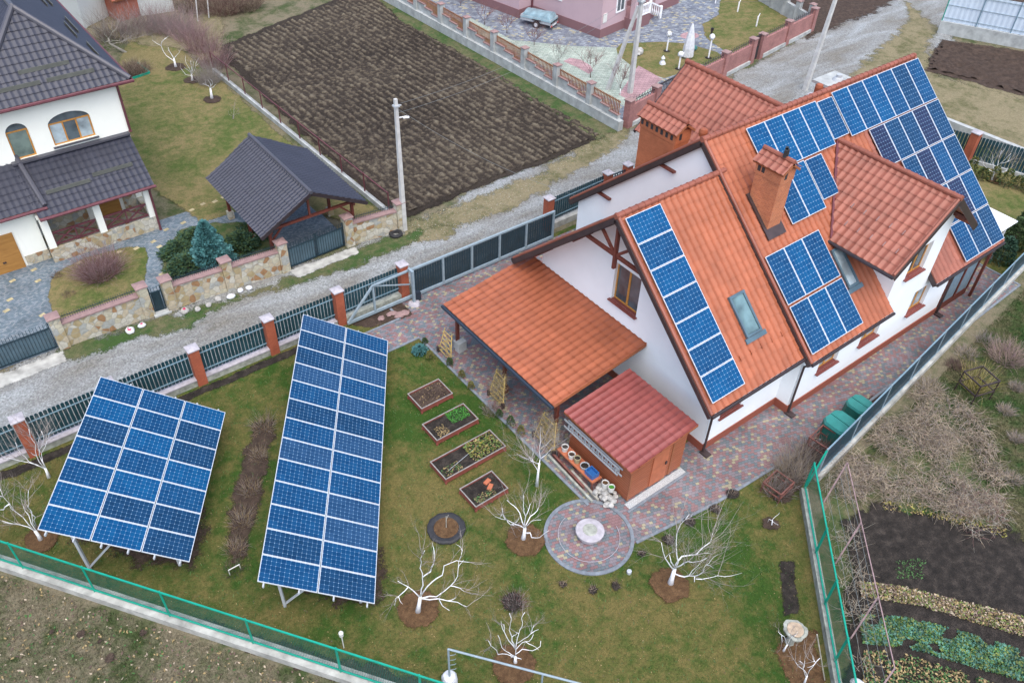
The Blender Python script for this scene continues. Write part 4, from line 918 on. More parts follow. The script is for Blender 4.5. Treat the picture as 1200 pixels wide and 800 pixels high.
rp=[corner+rdir*d for d in (0,3.0,5.1,7.2,9.3,11.4)]; meshfence(RM,[(p.x,p.y) for p in rp],1.8,.45,'mesh_green','green_net','mesh_green',bh=.35,bw=.24,basem='lichen')
br=MB()
for k in (1,2,3): 
    p=rp[k]; br.bar((p.x,p.y,.4),(p.x+.02,p.y,1.8),.07,.07)
br.bar((corner.x,corner.y,.1),(corner.x+.9,corner.y+.1,1.85),.07,.07); puts('brace',br,'mesh_green',RM)
RS=thing('screen_fence','dark blue screened fence with pale steel rails along the side path','fence',(corner.x+1,corner.y+.1,0))
re_=G(1215,297); rd=(re_-corner); RLn=rd.length; rd/=RLn; rs0=corner+rd*.95
sp_=[rs0+rd*k*2.6 for k in range(int(RLn/2.6)+4)]; meshfence(RS,[(p.x,p.y) for p in sp_],1.85,.42,'rail_blue','navy_net','steel',bh=.34,bw=.3,basem='concrete')
# back garden fence
BF=thing('picket_fence','dark green slatted fence with a brick pillar behind the white back-garden tree','fence',(54,20,0))
fb0,fb1=G(1060,168),G(1215,212); fb0,fb1=fb1+(fb0-fb1)*1.,fb1
fd=(fb1-fb0).normalized(); pickets(BF,(fb0.x,fb0.y),(fb1.x,fb1.y),1.75,.25,step=.2,w_=.17,rails=None)
pp_=G(1131,189); pillar(BF,pp_.x,pp_.y,2.15,.5); f=MB(); f.bar((fb0.x,fb0.y,.12),(fb1.x,fb1.y,.12),.3,.24); put('footing',f,'pale_concrete',BF)
bw0,bw1=G(1095,142),G(1230,196); o=MB(); o.bar((bw0.x,bw0.y,.25),(bw1.x,bw1.y,.25),.35,.5); tag(put('boundary_wall',o,'pale_concrete',None,(bw0.x,bw0.y,0)),'low pale concrete wall between the back garden and the dry field','wall')
# ================================================================== NEIGHBOUR: STONE WALLS
def stonewall(label,xs,y0,y1,wallseg,cat='wall'):
    T=thing('stone_wall',label,cat,(xs[0],y0,0)); f=lambda x:y0+(y1-y0)*(x-xs[0])/(xs[-1]-xs[0])
    for x in xs: pillar(T,x,f(x),1.9,.46,'stone','pink_cap',.14,.06)
    for a,b in wallseg:
        m=MB(); m.bar((a+.23,f(a),.65),(b-.23,f(b),.65),.3,1.3); put('wall',m,'stone',T)
        c=MB(); c.bar((a+.23,f(a),1.34),(b-.23,f(b),1.34),.42,.07); put('coping',c,'pink_cap',T)
        s_=MB(); n_=int((b-a)/.12)
        s_.bar((a+.23,f(a)+.1,1.55),(b-.23,f(b)+.1,1.55),.02,.03)
        for i in range(n_): x=a+.3+i*(b-a-.6)/n_; s_.box(x-.008,x+.008,f(x)+.09,f(x)+.11,1.37,1.68)
        put('iron_spikes',s_,'gate_dark',T)
    return T
stonewall('yellowish stone wall with pink caps in front of the reddish bush',[1.6,5.45],34.45,34.42,[(1.6,5.45)])
stonewall('yellowish stone wall with three pink-capped pillars beside the blue spruce',[6.55,9.4,12.25],34.3,33.95,[(6.55,9.4),(9.4,12.25)])
stonewall('short stone wall between the carport gate and the concrete power pole',[16.05,19.0],34.1,33.75,[(16.05,19.0)])
def irongate(name,label,x0,x1,y0,y1,h=1.5,n=2):
    T=thing(name,label,'gate',(x0,y0,0)); f=lambda x:y0+(y1-y0)*(x-x0)/(x1-x0)
    for k in range(n):
        a=x0+(x1-x0)*k/n+.04; b=x0+(x1-x0)*(k+1)/n-.04; m=MB(); m.bar((a,f(a),.12),(b,f(b),.12),.05,.06); m.bar((a,f(a),h-.3),(b,f(b),h-.3),.05,.06); m.bar((a,f(a),.12),(a,f(a),h),.05,.05); m.bar((b,f(b),.12),(b,f(b),h),.05,.05)
        for i in range(int((b-a)/.14)): x=a+.1+i*.14; m.bar((x,f(x),.12),(x,f(x),h),.02,.02)
        L=put('gate_leaf',m,'gate_dark',T); s_=MB(); s_.bar((a+.05,f(a)+.03,(h-.2)/2),(b-.05,f(b)+.03,(h-.2)/2),.015,h-.5); put('sheet',s_,'bluegrey_panel' if n>1 else 'gate_dark',L)
irongate('iron_gate','wide dark iron driveway gate at the left edge of the picture',-3.6,1.35,34.5,34.5)
irongate('iron_gate','narrow dark iron garden gate between two stone pillars',5.7,6.3,34.4,34.35,n=1)
irongate('iron_gate','wide blue-grey iron gate in front of the open carport',12.5,15.8,33.95,34.1)
m=MB(); m.box(5.6,6.4,34.0,34.5,0,.1); tag(put('doorstep',m,'pale_concrete',None,(6,34.2,0)),'pale concrete step below the narrow iron garden gate','step')
# painted stones along the verge
for k,(px,py,r_,m_,lb) in enumerate(((153,389,.2,'wrap_white','pale stone with magenta spot, left of the pair below the stone wall'),(167,383,.16,'wrap_white','pale stone with magenta spot, right of the pair below the stone wall'),(217,366,.2,'field_stone','pink-tinged boulder beside the foot of the stone pillar'),(271,349,.17,'wrap_white','pale stone with magenta top in the row by the long wall'),(232,364,.15,'field_stone','grey boulder next to the pink-tinged one on the verge'),(245,359,.14,'field_stone','small grey boulder, second from the magenta-topped stone'),(256,352,.17,'field_stone','rounded grey boulder just left of the magenta-topped stone'),(282,342,.14,'wrap_white','white boulder just right of the magenta-topped stone'),(292,339,.15,'wrap_white','white boulder at the right end of the verge row'))):
    p=G(px,py); q_=MB(); rock(q_,(p.x,p.y,.1),r_,k+80,.7); o=put('painted_stone' if k in (0,1,3) else 'boulder',q_,m_,None,(p.x,p.y,0),smooth=True); tag(o,lb,'stone','stones on the road verge')
    if k in (0,1,3,2): q_=MB(); rock(q_,(p.x,p.y,.1+r_*.32),r_*.6,k+80,.65); put('painted_spot',q_,'magenta',o)
# ================================================================== NEIGHBOUR HOUSE
N=thing('neighbour_house','cream house with dark slate-grey tile roofs and an open stone porch','house',(3,41.5,0))
NX0,NX1,NY=2.5-9,8.85,43.6
mb=MB(); mb.box(NX0,NX1,NY,60,0,7.35); nw=put('wall',mb,'cream_plaster',N)
def slope(name,P,mat,par,wave=.3,course=.4,**k):
    """tile plane through eave points P[0],P[1] and the upper points"""
    a,b=Vector(P[0]),Vector(P[1]); u=(b-a).normalized(); n=(b-a).cross(Vector(P[2])-a).normalized(); s=n.cross(u); 
    if s.z<0: s=-s
    return tiles(name,a,u,s,[((Vector(p)-a).dot(u),(Vector(p)-a).dot(s)) for p in P],mat,par,wave=wave,course=course,**k)
ex,ey,ez=9.5,43.0,7.55; rx,ry,rz=5.95,46.6,10.7; lx=2.4
slope('roof',[(lx-.0,ey,ez),(ex,ey,ez),(rx,ry,rz)],'slate',N,step=.035,amp=.013)
slope('roof',[(ex,ey,ez),(ex,66,ez),(rx,66,rz),(rx,ry,rz)],'slate',N,step=.04,sub=4)
slope('roof',[(lx,66,ez),(lx,ey,ez),(rx,ry,rz),(rx,66,rz)],'slate',N,sub=4)
slope('roof',[(-7,ey,ez),(lx,ey,ez),(lx,ry+3,ez+6.6*.88),(-7,ry+3,ez+6.6*.88)],'slate',N,sub=4)
r_=MB(); r_.tube([(ex,ey,ez+.06),(rx,ry,rz+.06),(rx,66,rz+.06)],.14,8); r_.tube([(lx,ey,ez+.06),(rx,ry,rz+.06)],.14,8); put('ridge_tiles',r_,'slate_trim',N)
g_=MB(); g_.tube([(-7,ey-.08,ez-.06),(ex+.08,ey-.08,ez-.06),(ex+.08,66,ez-.06)],.09,8); put('gutter',g_,'plum_paint',N)
sg=MB()
for (a,b,t_) in ((3.3,5.6,.16),(5.9,8.1,.16),(4.9,7.2,.3)):
    y=ey+(ry-ey)*t_; z=ez+(rz-ez)*t_+.12; sg.bar((a,y,z),(b,y,z),.03,.2)
for k,(a,b,t_) in enumerate(((44.6,46.6,.22),(47.,49.2,.3),(48.6,51.,.18),(52.,54.,.32),(53.,55.5,.2))):
    x=ex-(ex-rx)*t_; z=ez+(rz-ez)*t_+.12; sg.bar((x,a,z),(x,b,z),.2 if 0 else .03,.2)
puts('snow_guard',sg,'snow_guard',N)
# porch
ps_=Vector((0,1,.63)).normalized()
slope('porch_roof',[(3.1,40.75,2.9),(8.7,40.75,2.9),(8.8,43.6,4.6),(3.1,43.6,4.6)],'slate',N,step=.032,amp=.012)
g_=MB(); g_.bar((3.9,41.7,3.62),(6.,41.7,3.62),.03,.2); g_.bar((6.2,41.9,3.74),(8.2,41.9,3.74),.03,.2); puts('snow_guard',g_,'snow_guard',N)
g_=MB(); g_.tube([(3.1,40.68,2.85),(8.75,40.68,2.85)],.08,8); put('gutter',g_,'plum_paint',N)
f_=MB(); f_.bar((3.1,43.45,4.62),(8.8,43.45,4.62),.3,.1); put('flashing',f_,'slate_trim',N)
mb=MB(); mb.box(3.05,8.5,41.2,41.5,0,.85); mb.box(8.2,8.5,41.5,43.6,0,.85); mb.box(3.05,8.2,41.5,43.6,0,.3); put('porch_wall',mb,'stone',N)
for x in (3.25,5.75,8.3):
    m=MB(); m.box(x-.17,x+.17,41.22,41.56,.85,2.62); put('column',m,'cream_plaster',N)
mb=MB(); mb.box(3.0,8.5,41.2,41.45,2.62,2.86); mb.box(8.2,8.5,41.45,43.6,2.62,2.86); put('beam',mb,'cream_plaster',N)
for a,b in ((3.45,5.55),(5.95,8.1)):
    m=MB(); m.box(a,b,41.28,41.34,1.62,1.7); m.box(a,b,41.28,41.34,.95,1.02); n_=2
    for k in range(n_):
        x0_=a+(b-a)*k/n_; x1_=a+(b-a)*(k+1)/n_; m.bar((x0_,41.31,1.0),(x1_,41.31,1.65),.05,.06,up=(0,1,0)); m.bar((x0_,41.33,1.65),(x1_,41.33,1.0),.05,.06,up=(0,1,0)); m.box(x0_-.03,x0_+.03,41.27,41.35,.9,1.7)
    put('railing',m,'plum_paint',N)
mb=MB(); mb.box(5.9,7.3,43.5,43.59,.3,2.5); put('porch_door',mb,'garage_wood',N); mb=MB(); mb.box(3.3,5.6,43.5,43.59,.3,2.6); mb.box(7.5,8.2,43.5,43.59,.3,2.6); puts('stone_cladding',mb,'stone',N)
# garage wing
mb=MB(); mb.box(-6,3.0,41.75,NY,0,3.2); put('wall',mb,'cream_plaster',N); mb=MB(); mb.box(1.9,3.02,41.71,41.76,0,.6); put('stone_plinth',mb,'stone',N)
slope('garage_roof',[(-7,41.2,3.2),(3.6,41.2,3.2),(3.35,44.6,5.2),(-7,44.6,5.2)],'slate',N,step=.032,amp=.012)
r_=MB(); r_.tube([(3.6,41.2,3.27),(3.35,44.6,5.27)],.13,8); put('ridge_tiles',r_,'slate_trim',N); g_=MB(); g_.tube([(-7,41.12,3.15),(3.65,41.12,3.15)],.08,8); put('gutter',g_,'plum_paint',N)
mb=MB(); mb.box(-1.6,1.8,41.68,41.74,0,2.1); gd=put('garage_door',mb,'garage_wood',N); mb=MB(); mb.box(.9,1.05,41.64,41.68,.6,.68); put('handle',mb,'dark_trim',gd)
for pts in ([(8.9,NY-.08,4.7),(8.9,NY-.08,7.3)],[(3.15,41.3,.05),(3.15,41.3,2.7),(3.3,41.2,3.05)],[(8.45,41.1,.05),(8.45,41.1,2.5),(8.5,40.75,2.8)]):
    d=MB(); d.tube(pts,.06,8); d.box(pts[0][0]-.08,pts[0][0]+.08,pts[0][1]-.08,pts[0][1]+.08,pts[0][2]-.04,pts[0][2]); put('downpipe',d,'plum_paint',N)
def arch(c0,c1,z0,z1,zs,n=14):
    m_=(c0+c1)/2; r=(c1-c0)/2; return [(c0,z0),(c1,z0)]+[(m_+r*math.cos(math.pi*k/n),zs+(z1-zs)*math.sin(math.pi*k/n)) for k in range(n+1)]
def archwin(c0,c1,z0,z1,zs,nm,panes):
    pts=arch(c0,c1,z0,z1,zs); cb=MB(); cb.prism([(x,NY-.1,z) for x,z in pts],(0,.32,0))
    L=wloc(nw); me=cb.mesh('c',['cream_plaster'],L); co_=bpy.data.objects.new('c',me); C.objects.link(co_); nw.parent=None; lc=nw.location.copy(); nw.location=(0,0,0)
    md=nw.modifiers.new('b','BOOLEAN'); md.operation='DIFFERENCE'; md.solver='EXACT'; md.object=co_; dg=bpy.context.evaluated_depsgraph_get(); dg.update(); nm_=bpy.data.meshes.new_from_object(nw.evaluated_get(dg)); nw.modifiers.clear(); nw.data=nm_; nw.parent=N; nw.location=lc; bpy.data.objects.remove(co_)
    y=NY+.14; f=MB(); t=.07
    f.box(c0+.004,c1-.004,y,y+.06,z0+.003,z0+t); f.box(c0+.004,c1-.004,y,y+.06,zs-t/2,zs+t/2)
    for k in range(nm+1): x=c0+.04+(c1-c0-.08)*k/nm; f.box(x-.035,x+.035,y+.002,y+.058,z0+t,zs-t/2)
    o=put('arched_window',f,'frame_wood',N); 
    for k in range(nm): x0_=c0+.04+(c1-c0-.08)*k/nm; x1_=c0+.04+(c1-c0-.08)*(k+1)/nm; p=MB(); p.box(x0_+.036,x1_-.036,y+.02,y+.04,z0+t,zs-t/2); put('pane',p,panes[k],o)
    p=MB(); p.prism([(x,y+.02,z) for x,z in arch(c0+.02,c1-.02,zs+t/2,z1-.02,zs+t/2)],(0,.02,0)); put('fanlight',p,'glass',o)
    s_=MB(); s_.box(c0-.1,c1+.1,NY-.12,NY-.003,z0-.06,z0); put('sill',s_,'slate_trim',o)
archwin(5.25,7.25,4.85,6.45,5.95,3,['glass_light','glass','glass_light']); archwin(3.35,4.35,4.65,6.5,6.05,1,['glass_green'])
# carport
K=thing('carport','open timber carport under a dark grey gable tile roof','carport',(11.6,33.9,0))
slope('roof',[(11.3,40.6,2.45),(11.3,33.8,2.45),(14.2,33.8,4.0),(14.2,40.9,4.0)],'slate',K,wave=.25,course=.35,step=.04,slabmat='beam')
slope('roof',[(17.2,33.8,2.4),(17.2,40.6,2.4),(14.2,40.9,4.0),(14.2,33.8,4.0)],'slate',K,wave=.25,course=.35,step=.035,slabmat='beam')
r_=MB(); r_.tube([(14.2,33.75,4.03),(14.2,40.95,4.03)],.1,8); put('ridge_tiles',r_,'slate_trim',K)
vb_=MB(); vb_.bar((11.3,33.78,2.38),(14.2,33.78,3.93),.04,.18); vb_.bar((17.2,33.78,2.33),(14.2,33.78,3.93),.04,.18); put('verge_board',vb_,'gutter',K)
fr=MB(); fr.box(11.9,12.04,34.1,40.3,2.25,2.4); fr.box(16.5,16.64,34.1,40.3,2.25,2.4)
for y in (34.4,37.2,40.0): fr.box(12.04,16.5,y-.06,y+.06,2.26,2.39)
fr.bar((14.2,34.4,2.4),(14.2,34.4,3.8),.1,.1); put('frame',fr,'beam',K)
for x in (11.97,16.57):
    for y in (34.4,37.2,40.0):
        m=MB(); m.box(x-.07,x+.07,y-.07,y+.07,.5,2.25); sgn=1 if x<14 else -1; m.bar((x,y,1.6),(x+sgn*.7,y,2.3),.08,.08,up=(0,1,0)); o=put('post',m,'beam',K); m=MB(); m.box(x-.16,x+.16,y-.16,y+.16,0,.5); put('post_base',m,'stone',o)
# ================================================================== TREES
CAMD=Vector((FW[0],FW[1],0)).normalized()
def onplane(px,py,base,off):
    """point of the image ray in the upright plane through base (shifted by off away from the camera)"""
    d=_ray(px,py); P=Vector(base)+CAMD*off; t=(P.x*CAMD.x+P.y*CAMD.y)/(d[0]*CAMD.x+d[1]*CAMD.y); return Vector((d[0]*t,d[1]*t,CAMH+d[2]*t))
def grow_twigs(mb,p,d,L,r,depth,rr,n=5,droop=0.,wild=.5):
    pts=[p.copy()]; rad=[r]; q=p.copy(); dd=d.copy(); seg=4
    for i in range(seg):
        dd=(dd+Vector((rr.uniform(-1,1),rr.uniform(-1,1),rr.uniform(-.6,.9)-droop))*wild*.5).normalized(); q=q+dd*L/seg; pts.append(q.copy()); rad.append(r*(1-.8*(i+1)/seg))
    mb.tube(pts,rad,n,cap=False)
    if depth>0:
        for k in range(rr.randint(2,3)):
            i=rr.randint(1,seg-1); a=(dd+Vector((rr.uniform(-1,1),rr.uniform(-1,1),rr.uniform(-.4,.8)))).normalized()
            grow_twigs(mb,pts[i],a,L*rr.uniform(.45,.7),rad[i]*.6,depth-1,rr,max(3,n-1),droop,wild)
def traced(base_px,Z,trunk,br,label,cat='tree',name='whitewashed_tree',r0=.11,twig='twig_grey',nt=14,group=None,seed=1,crown='limewash',tl=.9,trm='limewash'):
    """Z=(x0,y0,scale) of the crop the branches were measured in"""
    T0=G(*base_px); T=thing(name,label,cat,T0,group); r0*=.88; rr=random.Random(seed); c=lambda p:(Z[0]+p[0]/Z[2],Z[1]+p[1]/Z[2])
    tp=[onplane(*c(p),T0,0) for p in trunk]; tp[0]=Vector((T0.x,T0.y,-.03)); mt=MB(); n_=len(tp); fl=[r0*1.1]+[r0*.78*(1-.3*i/(n_-1)) for i in range(1,n_)]
    mt.tube(tp,fl,9); put('trunk',mt,trm,T,smooth=True)
    mc=MB(); tw=MB(); ends=[]
    offs={}
    for i,b in enumerate(br):
        o0=offs.get(b[0],0.); o1=o0+rr.uniform(-.75,.75) if len(b)>2 else o0+rr.uniform(-.4,.4)
        P=[onplane(*c(p),T0,o0+(o1-o0)*k/(len(b)-1)) for k,p in enumerate(b)]
        for k,p in enumerate(b): offs.setdefault(p,o0+(o1-o0)*k/(len(b)-1))
        Q=[P[0]]
        for a,e in zip(P,P[1:]):
            m_=a.lerp(e,.5)+Vector((rr.uniform(-1,1),rr.uniform(-1,1),rr.uniform(-1,1)))*(e-a).length*.07; Q+=[m_,e]
        rb=r0*(.26 if i<6 else .18)*rr.uniform(.8,1.1); k=len(Q); rad=[max(.008,rb*(1-.84*j/(k-1))*rr.uniform(.85,1.15)) for j in range(k)]
        mc.tube(Q,rad,6); ends+= [(Q[j],(Q[j]-Q[j-1]).normalized()) for j in range(2,k)]
    put('branches',mc,crown,T,smooth=True)
    for k in range(int(nt*1.6)):
        p,d=ends[rr.randrange(len(ends))]; grow_twigs(tw,p,(d+Vector((rr.uniform(-1,1),rr.uniform(-1,1),rr.uniform(-.3,.9)))*.8).normalized(),tl*rr.uniform(.5,1.2),.0105,2,rr,3,wild=.7)
    fb=MB()
    if crown=='limewash' and nt>3:
        for k in range(3+nt//9):
            p,d=ends[rr.randrange(len(ends))]; grow_twigs(fb,p,(d*.9+Vector((rr.uniform(-1,1),rr.uniform(-1,1),rr.uniform(-.2,.9)))*.7).normalized(),tl*rr.uniform(.3,.6),.013,0,rr,4,wild=.6)
        put('fine_branches',fb,'limewash',T)['kind']='stuff'
    if nt: put('twigs',tw,twig,T)['kind']='stuff'
    return T
def mulch(px,py,r,label=None,mat='mulch',sq=1.):
    p=G(px,py); n=30; rr=random.Random(int(px)); sheet('mulch_patch',[(p.x+(r+rr.uniform(-.05,.05))*math.cos(k/n*6.283),p.y+(r+rr.uniform(-.05,.05))*math.sin(k/n*6.283)) for k in range(n)],0,mat,world=True,soft=min(.12,r*.4))
for a in ((490,714,.72),(615,633,.72),(602,779,.72),(785,686,.68),(50,632,.6),(1165,212,.5)): mulch(*a)
for a in ((206,80,.7),(226,95,.6),(249,118,.6),(903,614,.32)): mulch(*a,mat='brown_soil')
for a in ((660,686,0.14),(694,692,0.16),(722,687,0.17),(752,650,0.16),(783,634,0.22),(808,612,0.22),(838,597,0.22),(858,580,0.27),(675,549,0.13),(600,707,.35)): mulch(*a,mat='soil')
ZA=(440,580,3.6375)
traced((489.5,717),ZA,[(182,500),(186,465),(191,432)],[((191,432),(195,400),(200,350),(190,310),(192,270),(210,235)),((195,425),(240,370),(285,340),(292,300),(345,278),(400,285)),((198,438),(260,432),(320,385),(350,345),(355,280),(370,235)),((200,440),(270,440),(350,455),(390,475)),((185,430),(140,390),(95,365)),((200,350),(235,325),(248,290),(250,250)),((140,390),(110,420),(85,440),(80,470)),((270,440),(285,470),(315,490)),((320,385),(360,395),(380,410))],'whitewashed bare tree in mulch just right of the long solar array',nt=26,seed=3)
traced((613,632),ZA,[(630,192),(634,165),(637,138)],[((637,140),(640,90),(630,40),(632,-5)),((637,142),(615,75),(590,45),(560,20)),((635,140),(600,125),(560,105),(510,90)),((640,130),(660,90),(690,65),(697,40)),((637,160),(660,160),(665,180),(700,180),(740,150)),((560,105),(545,85),(540,55)),((640,90),(655,55),(662,35)),((640,135),(665,110),(705,105)),((560,105),(575,125),(590,128))],'whitewashed bare tree in mulch between the smallest raised bed and the paved circle',nt=22,seed=4)
traced((604,776.5),(460,700,5.),[(718,388),(719,365),(720,345)],[((720,350),(725,270),(740,210),(758,170),(755,120),(775,85)),((722,290),(700,230),(690,160),(685,90)),((718,300),(680,250),(655,200),(652,155)),((715,340),(680,320),(640,290),(618,220)),((712,350),(670,330),(618,332),(590,290),(562,250)),((722,330),(760,300),(820,310),(865,285),(868,252)),((725,270),(770,240),(810,210),(830,160)),((810,210),(855,185)),((725,350),(770,370),(790,355)),((740,210),(720,200)),((718,345),(690,355),(660,355)),((725,300),(760,262),(800,255),(825,215))],'dense many-branched whitewashed tree behind the metal pipe frame',nt=12,r0=.085,seed=5)
traced((629,569),(460,420,4.),[(675,597),(682,540),(688,490)],[((688,490),(692,460),(693,395)),((692,470),(720,450),(742,425)),((686,492),(665,485),(640,465)),((683,530),(665,500),(645,475))],'slim whitewashed tree in the grass nearest the shed pots',nt=26,r0=.075,seed=6,tl=1.5)
traced((785.5,684),(700,560,3.333),[(285,414),(293,385),(302,355)],[((302,355),(310,300),(308,245),(325,180),(360,140)),((305,340),(330,305),(385,298),(440,250),(450,215)),((302,350),(340,330),(370,328),(430,310)),((300,372),(340,385),(380,382),(415,365),(425,338)),((298,358),(265,312),(250,250)),((300,345),(282,298)),((380,385),(395,420),(402,462)),((385,393),(430,390),(470,380))],'forked whitewashed tree with long twigs right of the paved circle',nt=46,r0=.13,seed=8,tl=1.9)
traced((48.5,633),(0,500,4.442),[(218,592),(200,565),(182,540)],[((182,540),(120,470),(50,400),(0,320)),((180,540),(110,510),(50,500),(-20,480)),((185,535),(150,460),(120,410)),((192,528),(165,440),(150,400),(148,330)),((192,520),(185,470),(160,430)),((50,400),(20,430),(-20,430))],'whitewashed tree by the lower left corner of the short solar array',nt=26,seed=9,r0=.1,tl=1.1)
traced((57.5,559),(0,500,4.442),[(256,264),(246,240),(236,215)],[((236,215),(150,180),(110,140),(80,80)),((236,213),(205,150),(225,90),(215,20)),((235,215),(190,150),(185,90),(150,10)),((238,213),(215,135),(245,70)),((232,218),(150,185),(60,165),(0,170)),((205,150),(200,110),(205,60))],'whitewashed tree between the short solar array and the picket fence',nt=30,seed=10,r0=.085,tl=1.1)
traced((1162,212),(1080,120,6.667),[(540,618),(553,580),(570,543)],[((570,540),(560,470),(555,410)),((580,520),(600,450),(625,375)),((600,490),(650,450),(700,400)),((570,550),(520,520),(480,480)),((575,555),(650,545),(695,510)),((610,480),(670,465),(720,440)),((565,500),(540,440))],'small whitewashed tree on the back lawn behind the house',nt=22,seed=11,r0=.09)
traced((206.3,79.5),(0,0,4.),[(825,318),(820,298),(815,275)],[((815,275),(800,250),(788,222)),((815,275),(830,258),(842,243)),((820,290),(780,262),(755,215),(715,190)),((755,215),(770,185),(782,178))],'leaning whitewashed fruit tree farthest back on the neighbour lawn',nt=6,seed=12,r0=.12,group=None)
traced((225.5,95.5),(0,0,4.),[(903,382),(900,362),(897,345)],[((897,345),(880,310),(870,288)),((898,345),(897,310),(893,285)),((899,350),(915,320),(918,298)),((897,355),(870,350),(848,322)),((898,345),(905,310),(908,290)),((897,350),(882,330),(865,318))],'whitewashed fruit tree with a bushy top, middle one of the neighbour lawn',nt=8,seed=13,r0=.1)
traced((248.5,116.5),(0,0,4.),[(993,466),(990,440),(986,412)],[((986,412),(968,400),(950,393)),((986,410),(985,390),(975,376)),((988,412),(995,395),(990,376)),((989,413),(1005,403),(1012,395))],'whitewashed pollarded fruit tree nearest the plum coloured fence',nt=6,seed=14,r0=.13)
traced((904,616),(700,560,3.333),[(680,190),(682,178),(684,165)],[((684,165),(695,150),(712,132)),((684,168),(697,178),(706,182)),((683,166),(670,160),(665,172))],'tiny whitewashed sapling on the lawn near the mesh fence corner',nt=0,seed=15,r0=.035,name='whitewashed_sapling')
traced((918,762.5),(900,660,5.715),[(103,590),(115,565),(130,540)],[((130,540),(145,510),(165,485)),((128,545),(120,515),(95,480))],'small whitewashed tree growing beside the round garden stone',nt=5,seed=16,r0=.05,name='whitewashed_sapling')
traced((942.5,801),(900,660,5.715),[(243,806),(252,775),(262,750)],[((262,750),(300,690),(348,632)),((256,765),(235,700),(212,652)),((262,750),(245,715),(185,660)),((348,632),(320,660),(300,655))],'whitewashed forked tree at the bottom edge in the corner bed',nt=8,seed=17,r0=.05,name='whitewashed_sapling')
traced((273,140),(0,0,4.),[(1093,560),(1094,550),(1094,542)],[((1094,545),(1085,530),(1080,512)),((1094,545),(1097,525),(1097,508)),((1095,545),(1108,532),(1112,520)),((1093,545),(1074,538),(1070,520))],'cut-back pale shrub on the neighbour lawn near the carport',cat='shrub',name='pruned_shrub',nt=3,seed=18,r0=.07,crown='twig_pale',trm='twig_pale')
# dark bare trees in front of the pink house
for k,(px,py,h,w_,m_,lb) in enumerate(((540,8,12,7,'twig_red','bare dark sapling at the top beside the pink paved patch'),(568,30,18,10,'twig_red','bare dark tree nearest the trailer, second from the left'),(594,40,16,8,'twig_red','bare dark tree directly below the trailer'),(626,54,14,8,'twig_red','thin bare tree beside the fence pillar before the pink arc'),(655,78,22,10,'twig_grey','grey spreading bare tree beside the pink paved arc'),(692,92,24,11,'twig_red','bare dark tree between the arc and the slanting pole'),(727,112,30,9,'twig_red','bare dark tree with whitewashed foot beside the braced poles'))):
    b=[((0,-h*.25),(-w_*.5,-h*.6),(-w_*.9,-h*.95)),((0,-h*.25),(w_*.3,-h*.6),(w_*.9,-h*1.0)),((0,-h*.3),(0,-h*.7),(w_*.1,-h*1.15)),((0,-h*.35),(-w_*.3,-h*.8),(-w_*.25,-h*1.05)),((0,-h*.4),(w_*.5,-h*.65),(w_*.6,-h*.8))]
    traced((px,py),(px,py,1.),[(0,0),(0,-h*.15),(0,-h*.27)],b,lb,name='bare_tree',nt=26,seed=30+k,r0=.05,crown=m_,trm='bark' if k<6 else 'limewash',twig=m_,tl=1.1,group='bare trees along the brown railing')
# ---------------------------------------------------------------- shrubs and hedges of twigs
def twigshrub(px,py,r,h,n,mats,label,name='bare_shrub',cat='shrub',group=None,width=.008,spread=.8,curve=.4,z0=0.,sq=1.,stuff=False,droop=.0,length=None,poly=None,seg=4):
    p=G(px,py); T0=(p.x,p.y,0)
    if poly is None:
        a=rng.uniform(0,6.283,n); q=np.sqrt(rng.uniform(0,1,n))*r; bx=np.stack([p.x+np.cos(a)*q,p.y+np.sin(a)*q*sq,np.full(n,z0)],1); out=np.stack([np.cos(a)*q/r,np.sin(a)*q/r,np.zeros(n)],1)
    else: xy=pts_in(poly,n); bx=np.concatenate([xy,np.full((n,1),z0)],1); out=np.zeros((n,3))
    d=out*spread+rng.normal(size=(n,3))*.35*spread; d[:,2]=np.abs(d[:,2])*.4+.8; d/=np.linalg.norm(d,axis=1)[:,None]
    V1,F1=strands(bx,d,(length or h)*rng.uniform(.55,1.1,n),width,curve,seg,droop,.08)
    o=np_mesh(name,V1,F1,mats,None,T0); o['label']=label
    if stuff: o['kind']='stuff'
    else: tag(o,label,cat,group)
    return o
twigshrub(118,322,.75,1.5,900,['twig_red','twig_pink'],'rounded leafless reddish bush on the island lawn of the neighbour',name='red_shrub',width=.009,spread=.9)
twigshrub(67,325,.2,.4,70,['twig_brown'],'small brown plant left of the reddish bush',name='small_shrub'); twigshrub(81,347,.25,.3,90,['twig_brown'],'dark low plant below the reddish bush near the wall',name='small_shrub')
twigshrub(158,85,.9,.9,700,['twig_tan','twig_brown'],'dry tan grass clump in the green-edged bed beside the cream house',name='dry_grass_clump',cat='plant',width=.012)
twigshrub(603,707,.35,.5,160,['twig_red','twig_grey'],'small bare shrub on the lawn above the dense whitewashed tree',name='bare_shrub',width=.008)
for k,(px,py) in enumerate(((660,686),(694,692),(722,687),(752,650),(783,634),(808,612),(838,597),(858,580))):
    lb=['leftmost','second','third','fourth','fifth','sixth','seventh','topmost'][k]
    twigshrub(px,py,.10,.26,22,['twig_brown','twig_tan'],'small dormant plant in dark soil, %s of the eight round the paved circle'%lb,name='dormant_plant',cat='plant',group='dormant plants on the lawn',width=.008,z0=.08)
